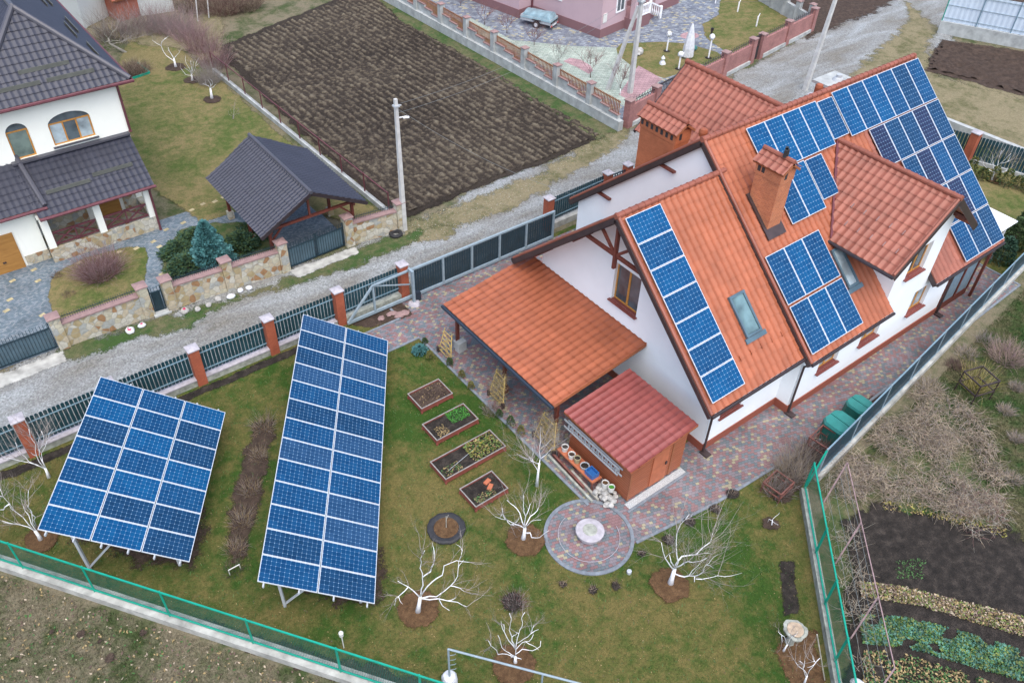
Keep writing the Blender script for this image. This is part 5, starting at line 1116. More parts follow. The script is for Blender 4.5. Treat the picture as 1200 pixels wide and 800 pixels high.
# hedge strip between the arrays
for k,(px,py,r_,h_,lb) in enumerate(((309,500,.5,.9,'greyish bare bush at the upper end of the strip between the arrays'),(304,535,.35,.5,'low brown bush second from the top of the strip between the arrays'),(294,575,.4,.6,'brown bare bush in the middle of the strip between the arrays'),(283,612,.45,.7,'brown bare bush fourth down the strip between the arrays'),(277,645,.4,.6,'reddish bare bush at the lower end of the strip between the arrays'))):
    twigshrub(px,py,r_*.8,h_*.85,150,['twig_brown','twig_tan','twig_grey','leaf_tan'],lb,name='bare_shrub',group='bushes between the solar arrays',spread=.9,width=.007)
twigshrub(274,668,.3,.35,120,['leaf_green','twig_brown'],'small green plant below the strip between the arrays',name='small_shrub')
# hazy bare hedge along the top of the neighbour's orchard
for k,(px,py,r_,h_,m_,lb) in enumerate(((140,45,2.0,3.2,['twig_grey','twig_brown'],'grey leafless tree thicket behind the cream house roof'),(165,38,1.8,3.0,['twig_grey','twig_pink'],'grey leafless shrub right of the greenish tree'),(188,36,1.6,3.0,['twig_grey','twig_pink'],'greyish bare shrub behind the leaning whitewashed tree'),(205,38,1.6,3.2,['twig_pink','twig_grey'],'pinkish bare shrub left of the hedge end'),(222,46,1.4,3.0,['twig_pink'],'pinkish bare shrub second in the hedge beside the field'),(238,60,1.3,2.8,['twig_pink','twig_red'],'reddish bare shrub third in the hedge beside the field'),(252,78,1.2,2.6,['twig_pink','twig_red'],'reddish bare shrub at the near end of the hedge beside the field'),(245,98,.8,2.2,['twig_grey'],'thin grey bare shrub behind the pollarded tree'))):
    twigshrub(px,py,r_*.75,h_*.8,330,m_,lb,name='bare_shrub',group='bare hedge beyond the neighbour lawn',width=.010,spread=.5,curve=.5)
traced((148,62),(100,0,6.667),[(200,380),(190,340),(180,300)],[((180,300),(150,270),(140,220)),((180,300),(210,250),(200,190)),((190,330),(260,320),(340,300)),((200,350),(280,330),(420,290)),((180,320),(150,330),(170,370)),((210,250),(240,230),(260,180))],'greenish grey bare tree beside the cream house eave',name='bare_tree',nt=30,seed=44,r0=.12,crown='twig_pale',trm='twig_pale',tl=1.6)
for k,(px,py,lb) in enumerate(((262,14,'tan dry shrub at the top beside the garden path'),(285,10,'brown dry shrub at the top near the field corner'),(232,12,'grey bare shrub at the top left of the tan one'))):
    twigshrub(px,py,1.3,2.0,600,['twig_tan','twig_brown'] if k else ['twig_tan','twig_red'],lb,name='dry_shrub',width=.016,spread=.7)
# winter shrubs tied in brown frames by the side path
def woodframe(px,py,sx,sy,h,rz,label,mat='brown_paint'):
    p=G(px,py); m=MB(); c,s_=math.cos(rz),math.sin(rz); q=[(p.x+a*c-b*s_,p.y+a*s_+b*c) for a,b in ((-sx/2,-sy/2),(sx/2,-sy/2),(sx/2,sy/2),(-sx/2,sy/2))]
    for x,y in q: m.box(x-.025,x+.025,y-.025,y+.025,0,h)
    for z in (h-.03,h*.45):
        for i in range(4): m.bar((*q[i],z),(*q[(i+1)%4],z),.05,.05)
    return tag(put('shrub_guard',m,mat,None,(p.x,p.y,0)),label,'frame')
woodframe(909,575,.9,.8,.55,.1,'brown wooden frame round the bare bush nearest the lawn'); woodframe(962,527,1.,.9,.8,.1,'brown wooden frame beside the dark green compost bins')
woodframe(1139,462,1.05,1.0,1.15,-.3,'dark brown square frame standing in the rough plot beyond the fence','dark_trim')
twigshrub(909,577,.4,1.0,230,['twig_grey','twig_brown'],'bare grey bush inside the brown frame nearest the lawn',width=.009); twigshrub(928,555,.6,1.2,420,['twig_grey','twig_tan'],'large bare grey bush between the two brown frames',width=.01,spread=.7)
twigshrub(945,535,.4,1.1,240,['twig_grey','twig_brown'],'bare bush left of the frame by the compost bins',width=.009); twigshrub(962,530,.4,.9,160,['twig_red','twig_brown'],'reddish canes inside the brown frame by the bins',width=.009)
twigshrub(1140,455,.45,1.5,150,['vine','leaf_yellow'],'yellowish canes inside the dark square frame',name='cane_shrub',width=.01,spread=.5)
twigshrub(1180,420,.7,.9,420,['twig_tan','twig_pink'],'tan bare bush at the right edge above the square frame',width=.012); twigshrub(1155,400,.4,.5,150,['twig_grey'],'small grey bush left of the tan one at the right edge')
for k,(px,py,r_,lb) in enumerate(((1132,415,.45,'grey-brown low bush between fence and square frame'),(1120,430,.35,'dark low bush nearest the screened fence'),(1190,455,.2,'pale dead plant heap, upper one at the right edge'),(1178,482,.25,'pale dead plant heap left of the square frame base'),(1190,515,.2,'pale dead plant heap, middle one at the right edge'),(1186,562,.25,'pale dead plant heap, lower one at the right edge'),(1090,455,.6,'brown low bush right of the screened fence middle'))):
    twigshrub(px,py,r_,.4,200,['twig_tan','twig_grey'] if k!=1 else ['twig_brown'],lb,name='low_shrub',cat='shrub',width=.011,spread=1.2)
# bramble thicket: uncountable
bp=[G(*p)[:2] for p in ((975,560),(1010,525),(1040,490),(1080,455),(1120,470),(1160,510),(1172,560),(1175,600),(1130,612),(1080,600),(1040,592),(1000,605))]
def tangled(name,poly,n,mats,label,L=.9,width=.010,up=.5,droop=1.2,z=.05):
    xy=pts_in(poly,n*2); xy=xy[np.array([noise.noise((x*.9,y*.9,7.))+.5*noise.noise((x*2.5,y*2.5,7.)) for x,y in xy])>rng.uniform(-.35,.3,len(xy))][:n]; n=len(xy); b=np.concatenate([xy,rng.uniform(0,.35,(n,1))+z],1); d=rng.normal(size=(n,3)); d[:,2]=np.abs(d[:,2])*up+.1; d/=np.linalg.norm(d,axis=1)[:,None]
    V,F=strands(b,d,L*rng.uniform(.4,1.2,n),width,.6,5,droop,.12); o=np_mesh(name,V,F,mats); o['kind']='stuff'; o['label']=label; return o
tangled('bramble_thicket',bp,5200,['twig_tan','straw','straw','twig_brown','twig_grey'],'tangle of dry tan brambles beside the screened fence')
tangled('bramble_thicket',[G(*p)[:2] for p in ((1120,575),(1165,580),(1180,620),(1140,635),(1118,610))],500,['twig_red','twig_tan','twig_pale'],'heap of reddish cut canes at the edge of the black soil',L=.8)
tangled('dead_stalks',[G(*p)[:2] for p in ((963,560),(985,545),(1000,600),(1010,690),(1018,790),(990,790),(975,650))],420,['twig_tan','twig_pale'],'dry bean stalks along the trellises',L=.8,up=1.2,droop=.4)
# bean trellises : posts, rail and strings outside the mesh fence
tr_b=[(corner+rdir*d+Vector((.75,-.35,0))) for d in (.6,3.4,6.4,8.9)]
TR=thing('bean_trellis','row of slanted pinkish posts with pale strings outside the mesh fence','trellis',tuple(tr_b[0]))
tops=[]
for p in tr_b:
    e=p+Vector((.85,.1,1.7)); m=MB(); m.bar(p,e,.05,.05); put('post',m,'twig_pink',TR); tops.append(e)
m=MB()
for a,b in zip(tops,tops[1:]): m.bar(a,b,.03,.03)
put('top_rail',m,'twig_pink',TR); m=MB()
for f in (.2,.45,.7,.9):
    for a,b,c_,d_ in zip(tr_b,tr_b[1:],tops,tops[1:]): p=Vector(a).lerp(c_,f); q=Vector(b).lerp(d_,f); m.tube([p,p.lerp(q,.5)-Vector((0,0,.05)),q],.007,4)
put('strings',m,'wire_light',TR)
# crops
def leafstuff(name,poly,n,size,mats,label,h=.12,kind='stuff',world=False):
    P=poly if world else [G(*p)[:2] for p in poly]; xy=pts_in(P,n); keep=np.array([noise.noise((x*1.6,y*1.6,4.))>-.33 for x,y in xy]); xy=xy[keep]; k=len(xy)
    c=np.concatenate([xy,rng.uniform(.07,h+.07,(k,1))],1); V,F=leaves(c,k,size,.45); o=np_mesh(name,V,F,mats); o['kind']=kind; o['label']=label; return o
leafstuff('crop_row',((1005,683),(1060,690),(1120,705),(1200,725),(1260,745),(1260,768),(1200,748),(1150,733),(1080,712),(1008,700)),7000,.055,['leaf_tan','straw','leaf_lime','twig_brown'],'yellow-green and tan row of strawberry plants')
leafstuff('crop_row',((1005,722),(1060,725),(1120,740),(1200,765),(1260,790),(1260,830),(1200,800),(1140,783),(1060,760),(1010,755)),14000,.06,['leaf_blue','leaf_green','leaf_blue','leaf_lime'],'dense bluish green row of leafy crops')
leafstuff('crop_row',((1010,765),(1050,765),(1130,790),(1220,820),(1220,860),(1000,860),(1010,800)),5000,.06,['leaf_green','leaf_tan'],'sparse green row at the bottom right')
leafstuff('weed_patch',((1045,660),(1085,655),(1080,680),(1050,680)),260,.04,['leaf_green'],'scattered green weeds on the black soil')
leafstuff('weed_patch',((1030,588),(1080,593),(1130,608),(1180,622),(1180,632),(1100,610),(1035,598)),420,.05,['leaf_yellow','leaf_tan'],'mossy yellow weeds on the edge of the black soil')
# ---------------------------------------------------------------- conifers
def conifer(px,py,r,h,n,mats,label,name='conifer_shrub',cat='shrub',group=None,size=.09,z0=.0,pw=.8,flat=.2,clump=.25):
    p=G(px,py); t=rng.uniform(0,1,n)**.75; a=rng.uniform(0,6.283,n); tier=1+.18*np.sin(t*26+a*2)+clump*np.array([noise.noise((math.cos(x)*1.7,math.sin(x)*1.7,y*4+px)) for x,y in zip(a,t)])
    q=r*(1-t)**pw*tier*rng.uniform(.55,1.05,n)**.5+.02; c=np.stack([p.x+np.cos(a)*q,p.y+np.sin(a)*q,z0+.05+t*h*.97],1)
    d=np.stack([np.cos(a),np.sin(a),rng.uniform(-.2,.5,n)],1)+rng.normal(size=(n,3))*.3; d/=np.linalg.norm(d,axis=1)[:,None]; s=np.cross(d,rng.normal(size=(n,3))); s/=np.linalg.norm(s,axis=1)[:,None]
    L=size*rng.uniform(.7,1.4,(n,1)); V=np.stack([c,c+d*L*.5+s*L*.28,c+d*L,c+d*L*.5-s*L*.28],1).reshape(-1,3)
    T=thing(name,label,cat,(p.x,p.y,0),group); np_mesh('foliage',V,np.arange(n*4).reshape(-1,4),mats,T); m=MB(); m.tube([(p.x,p.y,0),(p.x,p.y,h*.7)],[max(.02,r*.07),.01],6); put('trunk',m,'bark',T); return T
conifer(251,312,1.0,2.7,9000,['spruce_blue'],'tall cone-shaped blue spruce behind the stone wall','blue_spruce','tree',size=.16)
conifer(492,413,.28,.35,900,['spruce_blue'],'small round blue spruce near the terrace corner','blue_spruce','shrub',size=.1,pw=.45)
for k,(px,py,r_,h_) in enumerate(((222,318,1.15,.9),(213,300,.9,.8),(232,285,.8,.8),(283,290,.9,.8),(300,275,.8,.8))):
    conifer(px,py,r_,h_,3200,['juniper','conifer'],['spreading juniper left of the tall blue spruce','spreading juniper at the paving edge','spreading juniper behind the tall blue spruce','spreading juniper right of the tall blue spruce','spreading juniper beside the carport roof edge'][k],'juniper','shrub','junipers round the blue spruce',size=.16,pw=.5,clump=.6)
cl=((498,402,.11,.25,'conifer','dark little conifer behind the small blue spruce'),(504,420,.17,.42,'conifer_gold','golden little conifer right of the small blue spruce'),(527,428,.12,.42,'conifer','little conifer at the foot of the first trellis'),(541,442,.12,.35,'conifer_gold','little conifer between the first two trellises, upper one'),(552,455,.12,.35,'conifer_gold','little conifer between the first two trellises, lower one'),(585,488,.12,.35,'conifer','little conifer just below the middle trellis'),(598,500,.17,.6,'conifer','taller little conifer right of the middle trellis'),(610,510,.16,.55,'conifer_gold','golden little conifer next to the third trellis'))
for k,(px,py,r_,h_,m_,lb) in enumerate(cl): conifer(px,py,r_,h_,420,[m_],lb,'dwarf_conifer','shrub','little conifers along the terrace',size=.055,pw=.6)
for k in range(9):
    f=k/8; px,py=1108+f*110,196+f*32+(k%2)*2; conifer(px,py,.28,.75+.2*(k%3),450,['conifer','conifer_gold'],'columnar conifer along the back fence, number %s from the house'%['one','two','three','four','five','six','seven','eight','nine'][k],'columnar_conifer','shrub','conifers along the back fence',size=.12,pw=.5)
for k,(px,py,h_,m_) in enumerate(((1172,306,1.5,'juniper'),(1184,290,1.9,'conifer'),(1196,278,2.0,'conifer'))):
    conifer(px,py,.6,h_,1800,[m_],['blue-green','middle','rightmost'][k]+' bushy conifer between the house end and screened fence','bushy_conifer','shrub','conifers by the house end',size=.13,pw=.5)
# ================================================================== GARDEN THINGS
def bed(corners,label,h=.3,soil='soil'):
    P=[G(*c,h) for c in corners]; xs=sorted(p.x for p in P); ys=sorted(p.y for p in P); x0,x1=(xs[0]+xs[1])/2,(xs[2]+xs[3])/2; y0,y1=(ys[0]+ys[1])/2,(ys[2]+ys[3])/2
    T=thing('raised_bed',label,'planter',((x0+x1)/2,(y0+y1)/2,0)); t=.035
    for a in ((x0,x1,y0,y0+t),(x0,x1,y1-t,y1),(x0,x0+t,y0+t,y1-t),(x1-t,x1,y0+t,y1-t)): m=MB(); m.box(*a,.06,h); put('side_board',m,'bed_red',T)
    r_=MB(); 
    for a in ((x0-.01,x1+.01,y0-.01,y0+t),(x0-.01,x1+.01,y1-t,y1+.01),(x0-.01,x0+t,y0+t,y1-t),(x1-t,x1+.01,y0+t,y1-t)): r_.box(*a,h+.001,h+.016)
    put('rim',r_,'bed_rim',T)
    for x in (x0+.02,(x0+x1)/2,x1-.02):
        for y in (y0+.02,y1-.02): m=MB(); m.box(x-.04,x+.04,y-.035,y+.035,0,.1); put('foot',m,'bed_red',T)
    n=24; V=[];
    for j in range(n+1):
        for i in range(n+1): x=x0+t+(x1-x0-2*t)*i/n; y=y0+t+(y1-y0-2*t)*j/n; V.append((x,y,h-.07+.035*noise.noise((x*5,y*5,0))+.02*noise.noise((x*14,y*14,0))))
    s_=MB(); s_.raw(V,[(j*(n+1)+i,j*(n+1)+i+1,(j+1)*(n+1)+i+1,(j+1)*(n+1)+i) for j in range(n) for i in range(n)]); put('soil_fill',s_,soil,T)
    return T,(x0+t,x1-t,y0+t,y1-t,h)
def bedleaf(T,b,fx0,fx1,fy0,fy1,n,mats,size=.035,hh=.1,name='seedlings'):
    x0,x1,y0,y1,h=b; k=n; c=np.stack([x0+(x1-x0)*rng.uniform(fx0,fx1,k),y0+(y1-y0)*rng.uniform(fy0,fy1,k),h-.06+rng.uniform(0,hh,k)],1)
    V,F=leaves(c,k,size,.4); o=np_mesh(name,V,F,mats,T); o['kind']='stuff'
T,b=bed([(479,461),(512.5,444),(530.5,459),(494,481)],'raised bed with brown mulch only, topmost of the four',soil='brown_soil'); bedleaf(T,b,0,1,0,1,260,['leaf_tan','twig_brown'],.03,.03,'leaf_litter')
T,b=bed([(495,497.5),(542.5,472),(560,490),(512.5,517)],'raised bed with bright green seedlings in one corner',soil='soil'); bedleaf(T,b,.52,.98,.35,1,900,['leaf_bright'],.03,.08); bedleaf(T,b,.1,.35,0,.6,160,['leaf_tan'],.035,.05,'leaf_litter')
T,b=bed([(505,543),(571,502.5),(593,520.5),(524,563)],'longest raised bed, half covered with yellow-green leaves'); bedleaf(T,b,.5,.98,.05,.95,1000,['leaf_yellow','leaf_lime','leaf_green','leaf_tan'],.05,.16); bedleaf(T,b,0,.3,0,.5,200,['leaf_green','leaf_tan'],.035,.08)
m=MB(); m.bar((b[0]+.3,b[2]+.28,.3),(b[1]-.9,b[3]-.4,.31),.014,.014); put('cane',m,'galv',T)
T,b=bed([(538,574),(574.5,551),(596,571),(559,594)],'nearest raised bed with two terracotta bricks on dark soil'); bedleaf(T,b,.1,.7,0,.4,260,['leaf_green','leaf_tan'],.035,.07)
for k,(fx,fy) in enumerate(((.72,.72),(.68,.45))): x=b[0]+(b[1]-b[0])*fx; y=b[2]+(b[3]-b[2])*fy; m=MB(); m.cbox((x,y,.22),.3,.17,.07,.3+k*.3); tag(put('brick',m,'terracotta_pot',None,(x,y,.22)),['upper','lower'][k]+' terracotta brick lying in the nearest raised bed','brick','bricks in the raised bed')
# ring planter
p=G(523,620); m=MB(); m.lathe((p.x,p.y,0),[(.72,.07),(.70,.12),(.62,.14),(.5,.13),(.44,.10)],32,.03,3); T=put('ring_planter',m,'black_plastic',None,(p.x,p.y,0)); tag(T,'round black rubber ring planter with brown mulch on the lawn','planter'); m=MB(); m.lathe((p.x,p.y,0),[(.5,.08),(.45,.13)],24); put('mulch_fill',m,'mulch',T); m=MB(); m.tube([(p.x,p.y,.1),(p.x+.03,p.y+.02,.75)],.018,6); m.tube([(p.x,p.y,.55),(p.x+.15,p.y+.05,.72)],.01,5); put('sapling',m,'twig_pale',T)
# concrete disc in the circle
p=G(690.5,627); m=MB(); m.lathe((p.x,p.y,0),[(.42,0),(.42,.22),(.53,.24),(.54,.33),(.51,.35)],40); T=put('well_cover',m,'cap_stone',None,(p.x,p.y,0)); tag(T,'round pale concrete cover in the middle of the paved circle','cover'); m=MB(); m.lathe((p.x,p.y,0),[(.27,.35),(.27,.362),(.24,.37)],32); put('inner_disc',m,'lichen',T)
# pale hose arc laid on the circle
m=MB(); m.tube([(cc.x+1.15*math.cos(a),cc.y+1.15*math.sin(a),.06) for a in np.linspace(R(100),R(345),40)],.011,5); tag(put('hose',m,'cap_stone',None,(cc.x,cc.y,.05)),'thin white hose lying in an arc on the paved circle','hose')
# garden stone on pedestal
p=G(925,752); top=GX(927,729,p.x) if 0 else Vector((p.x,p.y,.75)); m=MB(); m.lathe((p.x,p.y,0),[(.16,0),(.12,.3),(.2,.68)],16,.1,1); T=put('garden_stone',m,'lichen',None,(p.x,p.y,0)); tag(T,'flat irregular pale stone basin on a short pedestal by the corner bed','birdbath')
m=MB(); m.lathe((p.x,p.y,0),[(.26,.68),(.38,.74),(.39,.81),(.3,.83),(.27,.80)],26,.1,4); put('basin',m,'lichen',T); m=MB(); m.lathe((p.x,p.y,0),[(.27,.78),(.27,.835),(.24,.845)],22,.03,2); put('basin_centre',m,'orange_stone',T)
# trellises by the terrace
def trellis(px,py,w_,h,vine,label):
    p=G(px,py); m=MB(); x=p.x
    for s_ in (-1,1): m.bar((x-.05,p.y+s_*w_/2,0),(x+.2,p.y+s_*w_*.28,h),.04,.04)
    for k in range(6):
        f=(k+.7)/6.4; ww=w_*(1-.44*f); m.bar((x-.05+.25*f,p.y-ww/2,h*f),(x-.05+.25*f,p.y+ww/2,h*f),.03,.03)
    for s_ in (-1,1):
        for f in (.1,.4): m.bar((x-.02+.25*f,p.y-s_*w_*.4,h*f),(x+.25*(f+.35),p.y+s_*w_*.3,h*(f+.38)),.025,.025)
    T=put('garden_trellis',m,'wicker',None,(p.x,p.y,0)); tag(T,label,'trellis')
    m=MB()
    for s_ in (-1,1): m.cbox((x-.05,p.y+s_*w_/2,0),.12,.12,.3)
    puts('foot',m,'dark_trim',T)
    if vine:
        n=vine; yy=rng.uniform(-.5,.5,n); f=rng.uniform(.02,1,n); b=np.stack([x+.2*f+rng.normal(size=n)*.06,p.y+yy*w_*(1-.35*f),f*h],1); d=rng.normal(size=(n,3)); d/=np.linalg.norm(d,axis=1)[:,None]
        V,F=strands(b,d,rng.uniform(.15,.5,n),.006,.9,4,.2,.2); o=np_mesh('vine',V,F,['vine','twig_grey','leaf_tan'],T)
        c=b[:n//2]+rng.normal(size=(n//2,3))*.05; V,F=leaves(c,len(c),.035); o=np_mesh('leaves',V,F,['leaf_tan','vine','leaf_yellow'],T); o['kind']='stuff'
trellis(522,418,1.0,1.45,60,'bare wicker trellis by the first terrace post'); trellis(582,470,1.0,1.6,650,'wicker trellis covered with dry climber by the middle terrace post'); trellis(638,522,1.3,1.55,900,'widest trellis with dry climber by the last terrace post')
m=MB(); q=G(530,414); m.cbox((q.x+.45,q.y-.05,0),.45,.3,.55,.1); tag(put('concrete_planter',m,'pale_concrete',None,(q.x,q.y,0)),'pale grey block planter at the foot of the first terrace post','planter')
twigshrub(575,482,.3,.35,180,['twig_grey','twig_brown'],'grey bare plant at the foot of the middle trellis',name='low_shrub')
# compost bins
def bin_(px,py,s_,h,label):
    p=G(px,py); T=thing('compost_bin',label,'compost bin',(p.x,p.y,0),'green compost bins'); m=MB()
    def ring(r,z): c=.62; return [(p.x+a*r,p.y+b*r,z) for a,b in ((1,c),(c,1),(-c,1),(-1,c),(-1,-c),(-c,-1),(c,-1),(1,-c))]
    R0,R1,R2=ring(s_,0),ring(s_*.92,h*.9),ring(s_*.8,h); m.raw(R0+R1,[tuple(range(7,-1,-1))]+[(i,(i+1)%8,8+(i+1)%8,8+i) for i in range(8)]+[tuple(range(8,16))]); 
    for k in range(6): 
        z=h*(.12+.12*k)
    put('body',m,'bin_green',T)
    for sg in (-1,1):
        l=MB(); A=[Vector(v) for v in ring(s_*.95,h*.9+.005)]; B=[Vector(v) for v in ring(s_*.86,h+.04)]
        def half(Rg): return [v for v in Rg if (v.x-p.x)*sg>0.0]
        a,b=half(A),half(B); a.sort(key=lambda v:v.y); b.sort(key=lambda v:v.y); g=.02*sg
        a=[Vector((p.x+g,a[0].y,a[0].z))]+a+[Vector((p.x+g,a[-1].y,a[-1].z))]; b=[Vector((p.x+g,b[0].y,b[0].z))]+b+[Vector((p.x+g,b[-1].y,b[-1].z))]; n=len(a)
        l.raw(a+b,[tuple(range(n-1,-1,-1)),tuple(range(n,2*n))]+[(i,(i+1)%n,n+(i+1)%n,n+i) for i in range(n)]); put('lid',l,'bin_lid',T)
bin_(978,512,.62,.95,'larger green compost bin with two-part lid, nearer the lawn'); bin_(1002,487,.52,.75,'smaller green compost bin, farther along the screened fence')
# white canopy behind the house
a=[G(1140,262,2.3),G(1162,249,2.3),G(1195,265.5,2.3),G(1172,281,2.3)]
T=thing('white_canopy','flat white canopy roof on thin posts at the far end of the house','canopy',(a[1].x,a[1].y,0)); m=MB(); m.prism([(40.6,16.6,2.3),(40.6,12.9,2.25),(44.2,12.9,2.25),(44.2,16.6,2.3)],(0,0,.05)); put('canopy_top',m,'white_paint',T)
for x in (40.8,43.6):
    for y in (13.1,15.4): m=MB(); m.box(x-.03,x+.03,y-.03,y+.03,0,2.25); put('post',m,'white_paint',T)
# metal pipe frame at the bottom
b0,b1=GY(523,760,G(530,800).y) if 0 else G(527,797),None
t0_=Vector(onplane(523,760,b0,0)); e0=G(575,812); t1=onplane(600,778,G(603,820),0); zt=t0_.z
t1=G(640,790,zt); t2=G(700,806,zt)
T=thing('pipe_frame','grey metal pipe frame with small hooks crossing the bottom edge','frame',(b0.x,b0.y,0)); m=MB(); m.tube([(b0.x,b0.y,0),(b0.x,b0.y,zt)],.035,8); put('upright',m,'steel',T); m=MB(); m.tube([(b0.x,b0.y,zt),t2],.035,8); put('crossbar',m,'steel',T)
q=G(636,789,zt); m=MB(); m.tube([(q.x,q.y,0),(q.x,q.y,zt)],.03,8); put('upright',m,'steel',T); m=MB()
for k in range(4): z=zt*(.35+.15*k); m.tube([(b0.x,b0.y,z),(b0.x+.16,b0.y-.1,z+.03),(b0.x+.18,b0.y-.12,z+.09)],.01,5)
puts('hook',m,'steel',T)
m=MB(); m.lathe((b0.x,b0.y,0),[(.27,.0),(.25,.2),(.2,.3),(.08,.33)],14,.08,5); tag(put('white_sack',m,'wrap_white',None,(b0.x-.02,b0.y-.02,0)),'white bag or stone at the foot of the pipe frame','sack')
p=G(406,770); m=MB(); m.lathe((p.x+.1,p.y+.35,0),[(.02,0),(.02,.75),(.07,.77),(.08,.95),(.04,1.0)],12); tag(put('garden_lamp',m,'white_plastic',None,(p.x+.1,p.y+.35,0)),'white bottle-topped stake behind the green fence post','stake')
p=G(1013,796); m=MB(); rock(m,(p.x-.4,p.y,.1),.22,77,.6); tag(put('white_cloth',m,'wrap_white',None,(p.x,p.y,0)),'crumpled white cloth outside the mesh fence at the bottom','cloth')
# wooden pole leaning in the corner bed
a=G(966,797); bq=onplane(957.5,743,a,0); m=MB(); m.tube([(a.x,a.y,.05),bq],.022,6); tag(put('wooden_pole',m,'twig_pale',None,(a.x,a.y,0)),'long grey wooden pole leaning beside the mesh fence','pole')
# lawn sprinkler, tap
p=G(737,671); m=MB(); m.lathe((p.x,p.y,0),[(.09,0),(.09,.13),(.05,.14)],10); tag(put('sprinkler',m,'galv',None,(p.x,p.y,0)),'tiny round sprinkler head on the lawn below the paved circle','sprinkler')
p=G(276,670); m=MB(); m.tube([(p.x-.2,p.y,0),(p.x-.2,p.y,.3),(p.x+.2,p.y,.3),(p.x+.2,p.y,0)],.02,6); tag(put('hoop',m,'white_plastic',None,(p.x,p.y,0)),'small white hoop on the lawn between the two arrays','hoop')
# tyre
p=G(464,276); m=MB(); 
ringp=[]
for k in range(25): a=k/24*6.2832; ringp.append((p.x+.27*math.cos(a),p.y+.27*math.sin(a),.12))
m.tube(ringp,.11,8,cap=False); tag(put('tyre',m,'rubber',None,(p.x,p.y,0)),'black tyre lying at the foot of the concrete pole','tyre')
# green edging around bed at the neighbour house
m=MB()
for a,b in (((135,101),(176,87)),((176,87),(162,76))): a,b=G(*a),G(*b); m.bar((a.x,a.y,.1),(b.x,b.y,.1),.05,.2)
tag(put('bed_edging',m,'mesh_green',None,G(176,87)),'green plastic edging of the bed beside the cream house','edging'); sheet('side_bed_soil',[(135,100),(176,86),(163,77),(150,78),(140,92)],0,'brown_soil')
# grey gutter drain grate
m=MB(); a,b=G(0,353),G(53,336); m.bar((a.x,a.y,.02),(b.x,b.y,.02),.08,.05); struct(put('drain_channel',m,'plum_paint'))
rr=random.Random(2); m=MB()
for px,py in ((15,330),(45,330),(40,317),(12,352),(50,370),(8,365),(76,297),(93,309),(115,302),(140,296),(160,292),(200,345),(190,322),(205,300),(187,290),(215,262),(225,247),(238,240),(252,237),(262,232),(195,270),(180,284)):
    p=G(px,py); m.cbox((p.x,p.y,.05),.28,.2,.012,.3)
struct(put('paving_inlay',m,'tan_stone'))
# ================================================================== POLES AND WIRES
def pole(b,h,label,top=None,w_=.24,arm=True):
    T=thing('utility_pole',label,'pole',(b.x,b.y,0)); m=MB(); t=top or Vector((b.x,b.y,h)); 
    d=(t-Vector((b.x,b.y,0))); L=d.length; d/=L; x=Vector((1,0,0)) if abs(d.x)<.9 else Vector((0,1,0)); x=(x-d*x.dot(d)).normalized(); y=d.cross(x)
    V=[]
    for z,r_ in ((0,w_/2),(L,w_*.32)):
        for a_,c_ in ((-1,-1),(1,-1),(1,1),(-1,1)): V.append(Vector((b.x,b.y,0))+d*z+x*a_*r_+y*c_*r_)
    m.raw(V,[(3,2,1,0),(4,5,6,7),(0,1,5,4),(1,2,6,5),(2,3,7,6),(3,0,4,7)]); put('pole_shaft',m,'pole_concrete',T); return T,t
P1=Vector((19.15,33.57,0)); T,t1_=pole(P1,7.65,'square white concrete pole with a small lamp by the stone wall')
m=MB(); m.bar((P1.x,P1.y,6.65),(P1.x+.45,P1.y-.2,6.7),.03,.05); m.cbox((P1.x+.42,P1.y-.2,6.62),.3,.1,.07,-.4); put('street_lamp',m,'white_paint',T); m=MB(); m.cbox((P1.x,P1.y,7.25),.28,.28,.08); m.tube([(P1.x+.1,P1.y,7.3),(P1.x+.25,P1.y-.1,7.3)],.03,6); put('insulator',m,'galv',T)
P2=G(738,110); top2=Vector((P2.x-.1,P2.y,7.6)); T,_=pole(P2,7.6,'concrete pole of the braced pair in front of the pink house',w_=.3); top2=Vector((P2.x,P2.y,7.2))
Pb=G(712,106); T3,_=pole(Pb,7.,'slanting concrete brace pole of the braced pair',top=Vector((P2.x-.1,P2.y+.15,6.1)),w_=.26)
m=MB(); m.cbox((P2.x,P2.y,6.4),.4,.4,.1); m.cbox((P2.x,P2.y,7.0),.36,.36,.08); m.bar((P2.x-.6,P2.y,6.9),(P2.x+.6,P2.y+.1,6.9),.07,.07)
for k in (-.5,0,.5): m.lathe((P2.x+k,P2.y,6.93),[(.05,0),(.06,.12),(.03,.2)],8)
put('insulator_bracket',m,'galv',T)
P4=G(943,106); t4=onplane(981,-6,P4,.4); T,_=pole(P4,7.,'tall leaning concrete pole beyond the main roof ridge',top=Vector(t4)+(Vector(t4)-P4)*.15,w_=.3)
def wire(a,b,sag,label,r_=.007,mat='wire'):
    a,b=Vector(a),Vector(b); m=MB(); m.tube([a.lerp(b,k/14)-Vector((0,0,sag*4*(k/14)*(1-k/14))) for k in range(15)],r_,4); o=put('power_line',m,mat,None,tuple(a)); tag(o,label,'cable')
wire((P1.x,P1.y,7.35),(P2.x-.5,P2.y,7.0),.7,'upper thin power line from the lamp pole to the braced pair of poles',mat='wire_light')
wire((P1.x,P1.y,6.9),(P2.x+.4,P2.y,6.8),.8,'lower thin power line from the lamp pole to the braced pair of poles',mat='wire_light')
wire((P1.x,P1.y,7.2),(25.4,26.2,3.6),.5,'thin power line from the lamp pole down to the house gable',mat='wire_light')
wire((P2.x,P2.y,7.0),(P4.x+.6,P4.y,6.6),.5,'thin power line between the braced pair and the tall leaning pole'); wire((P4.x+.9,P4.y,6.6),(86,24,7.),.8,'thin power line leaving to the right over the dry verge')
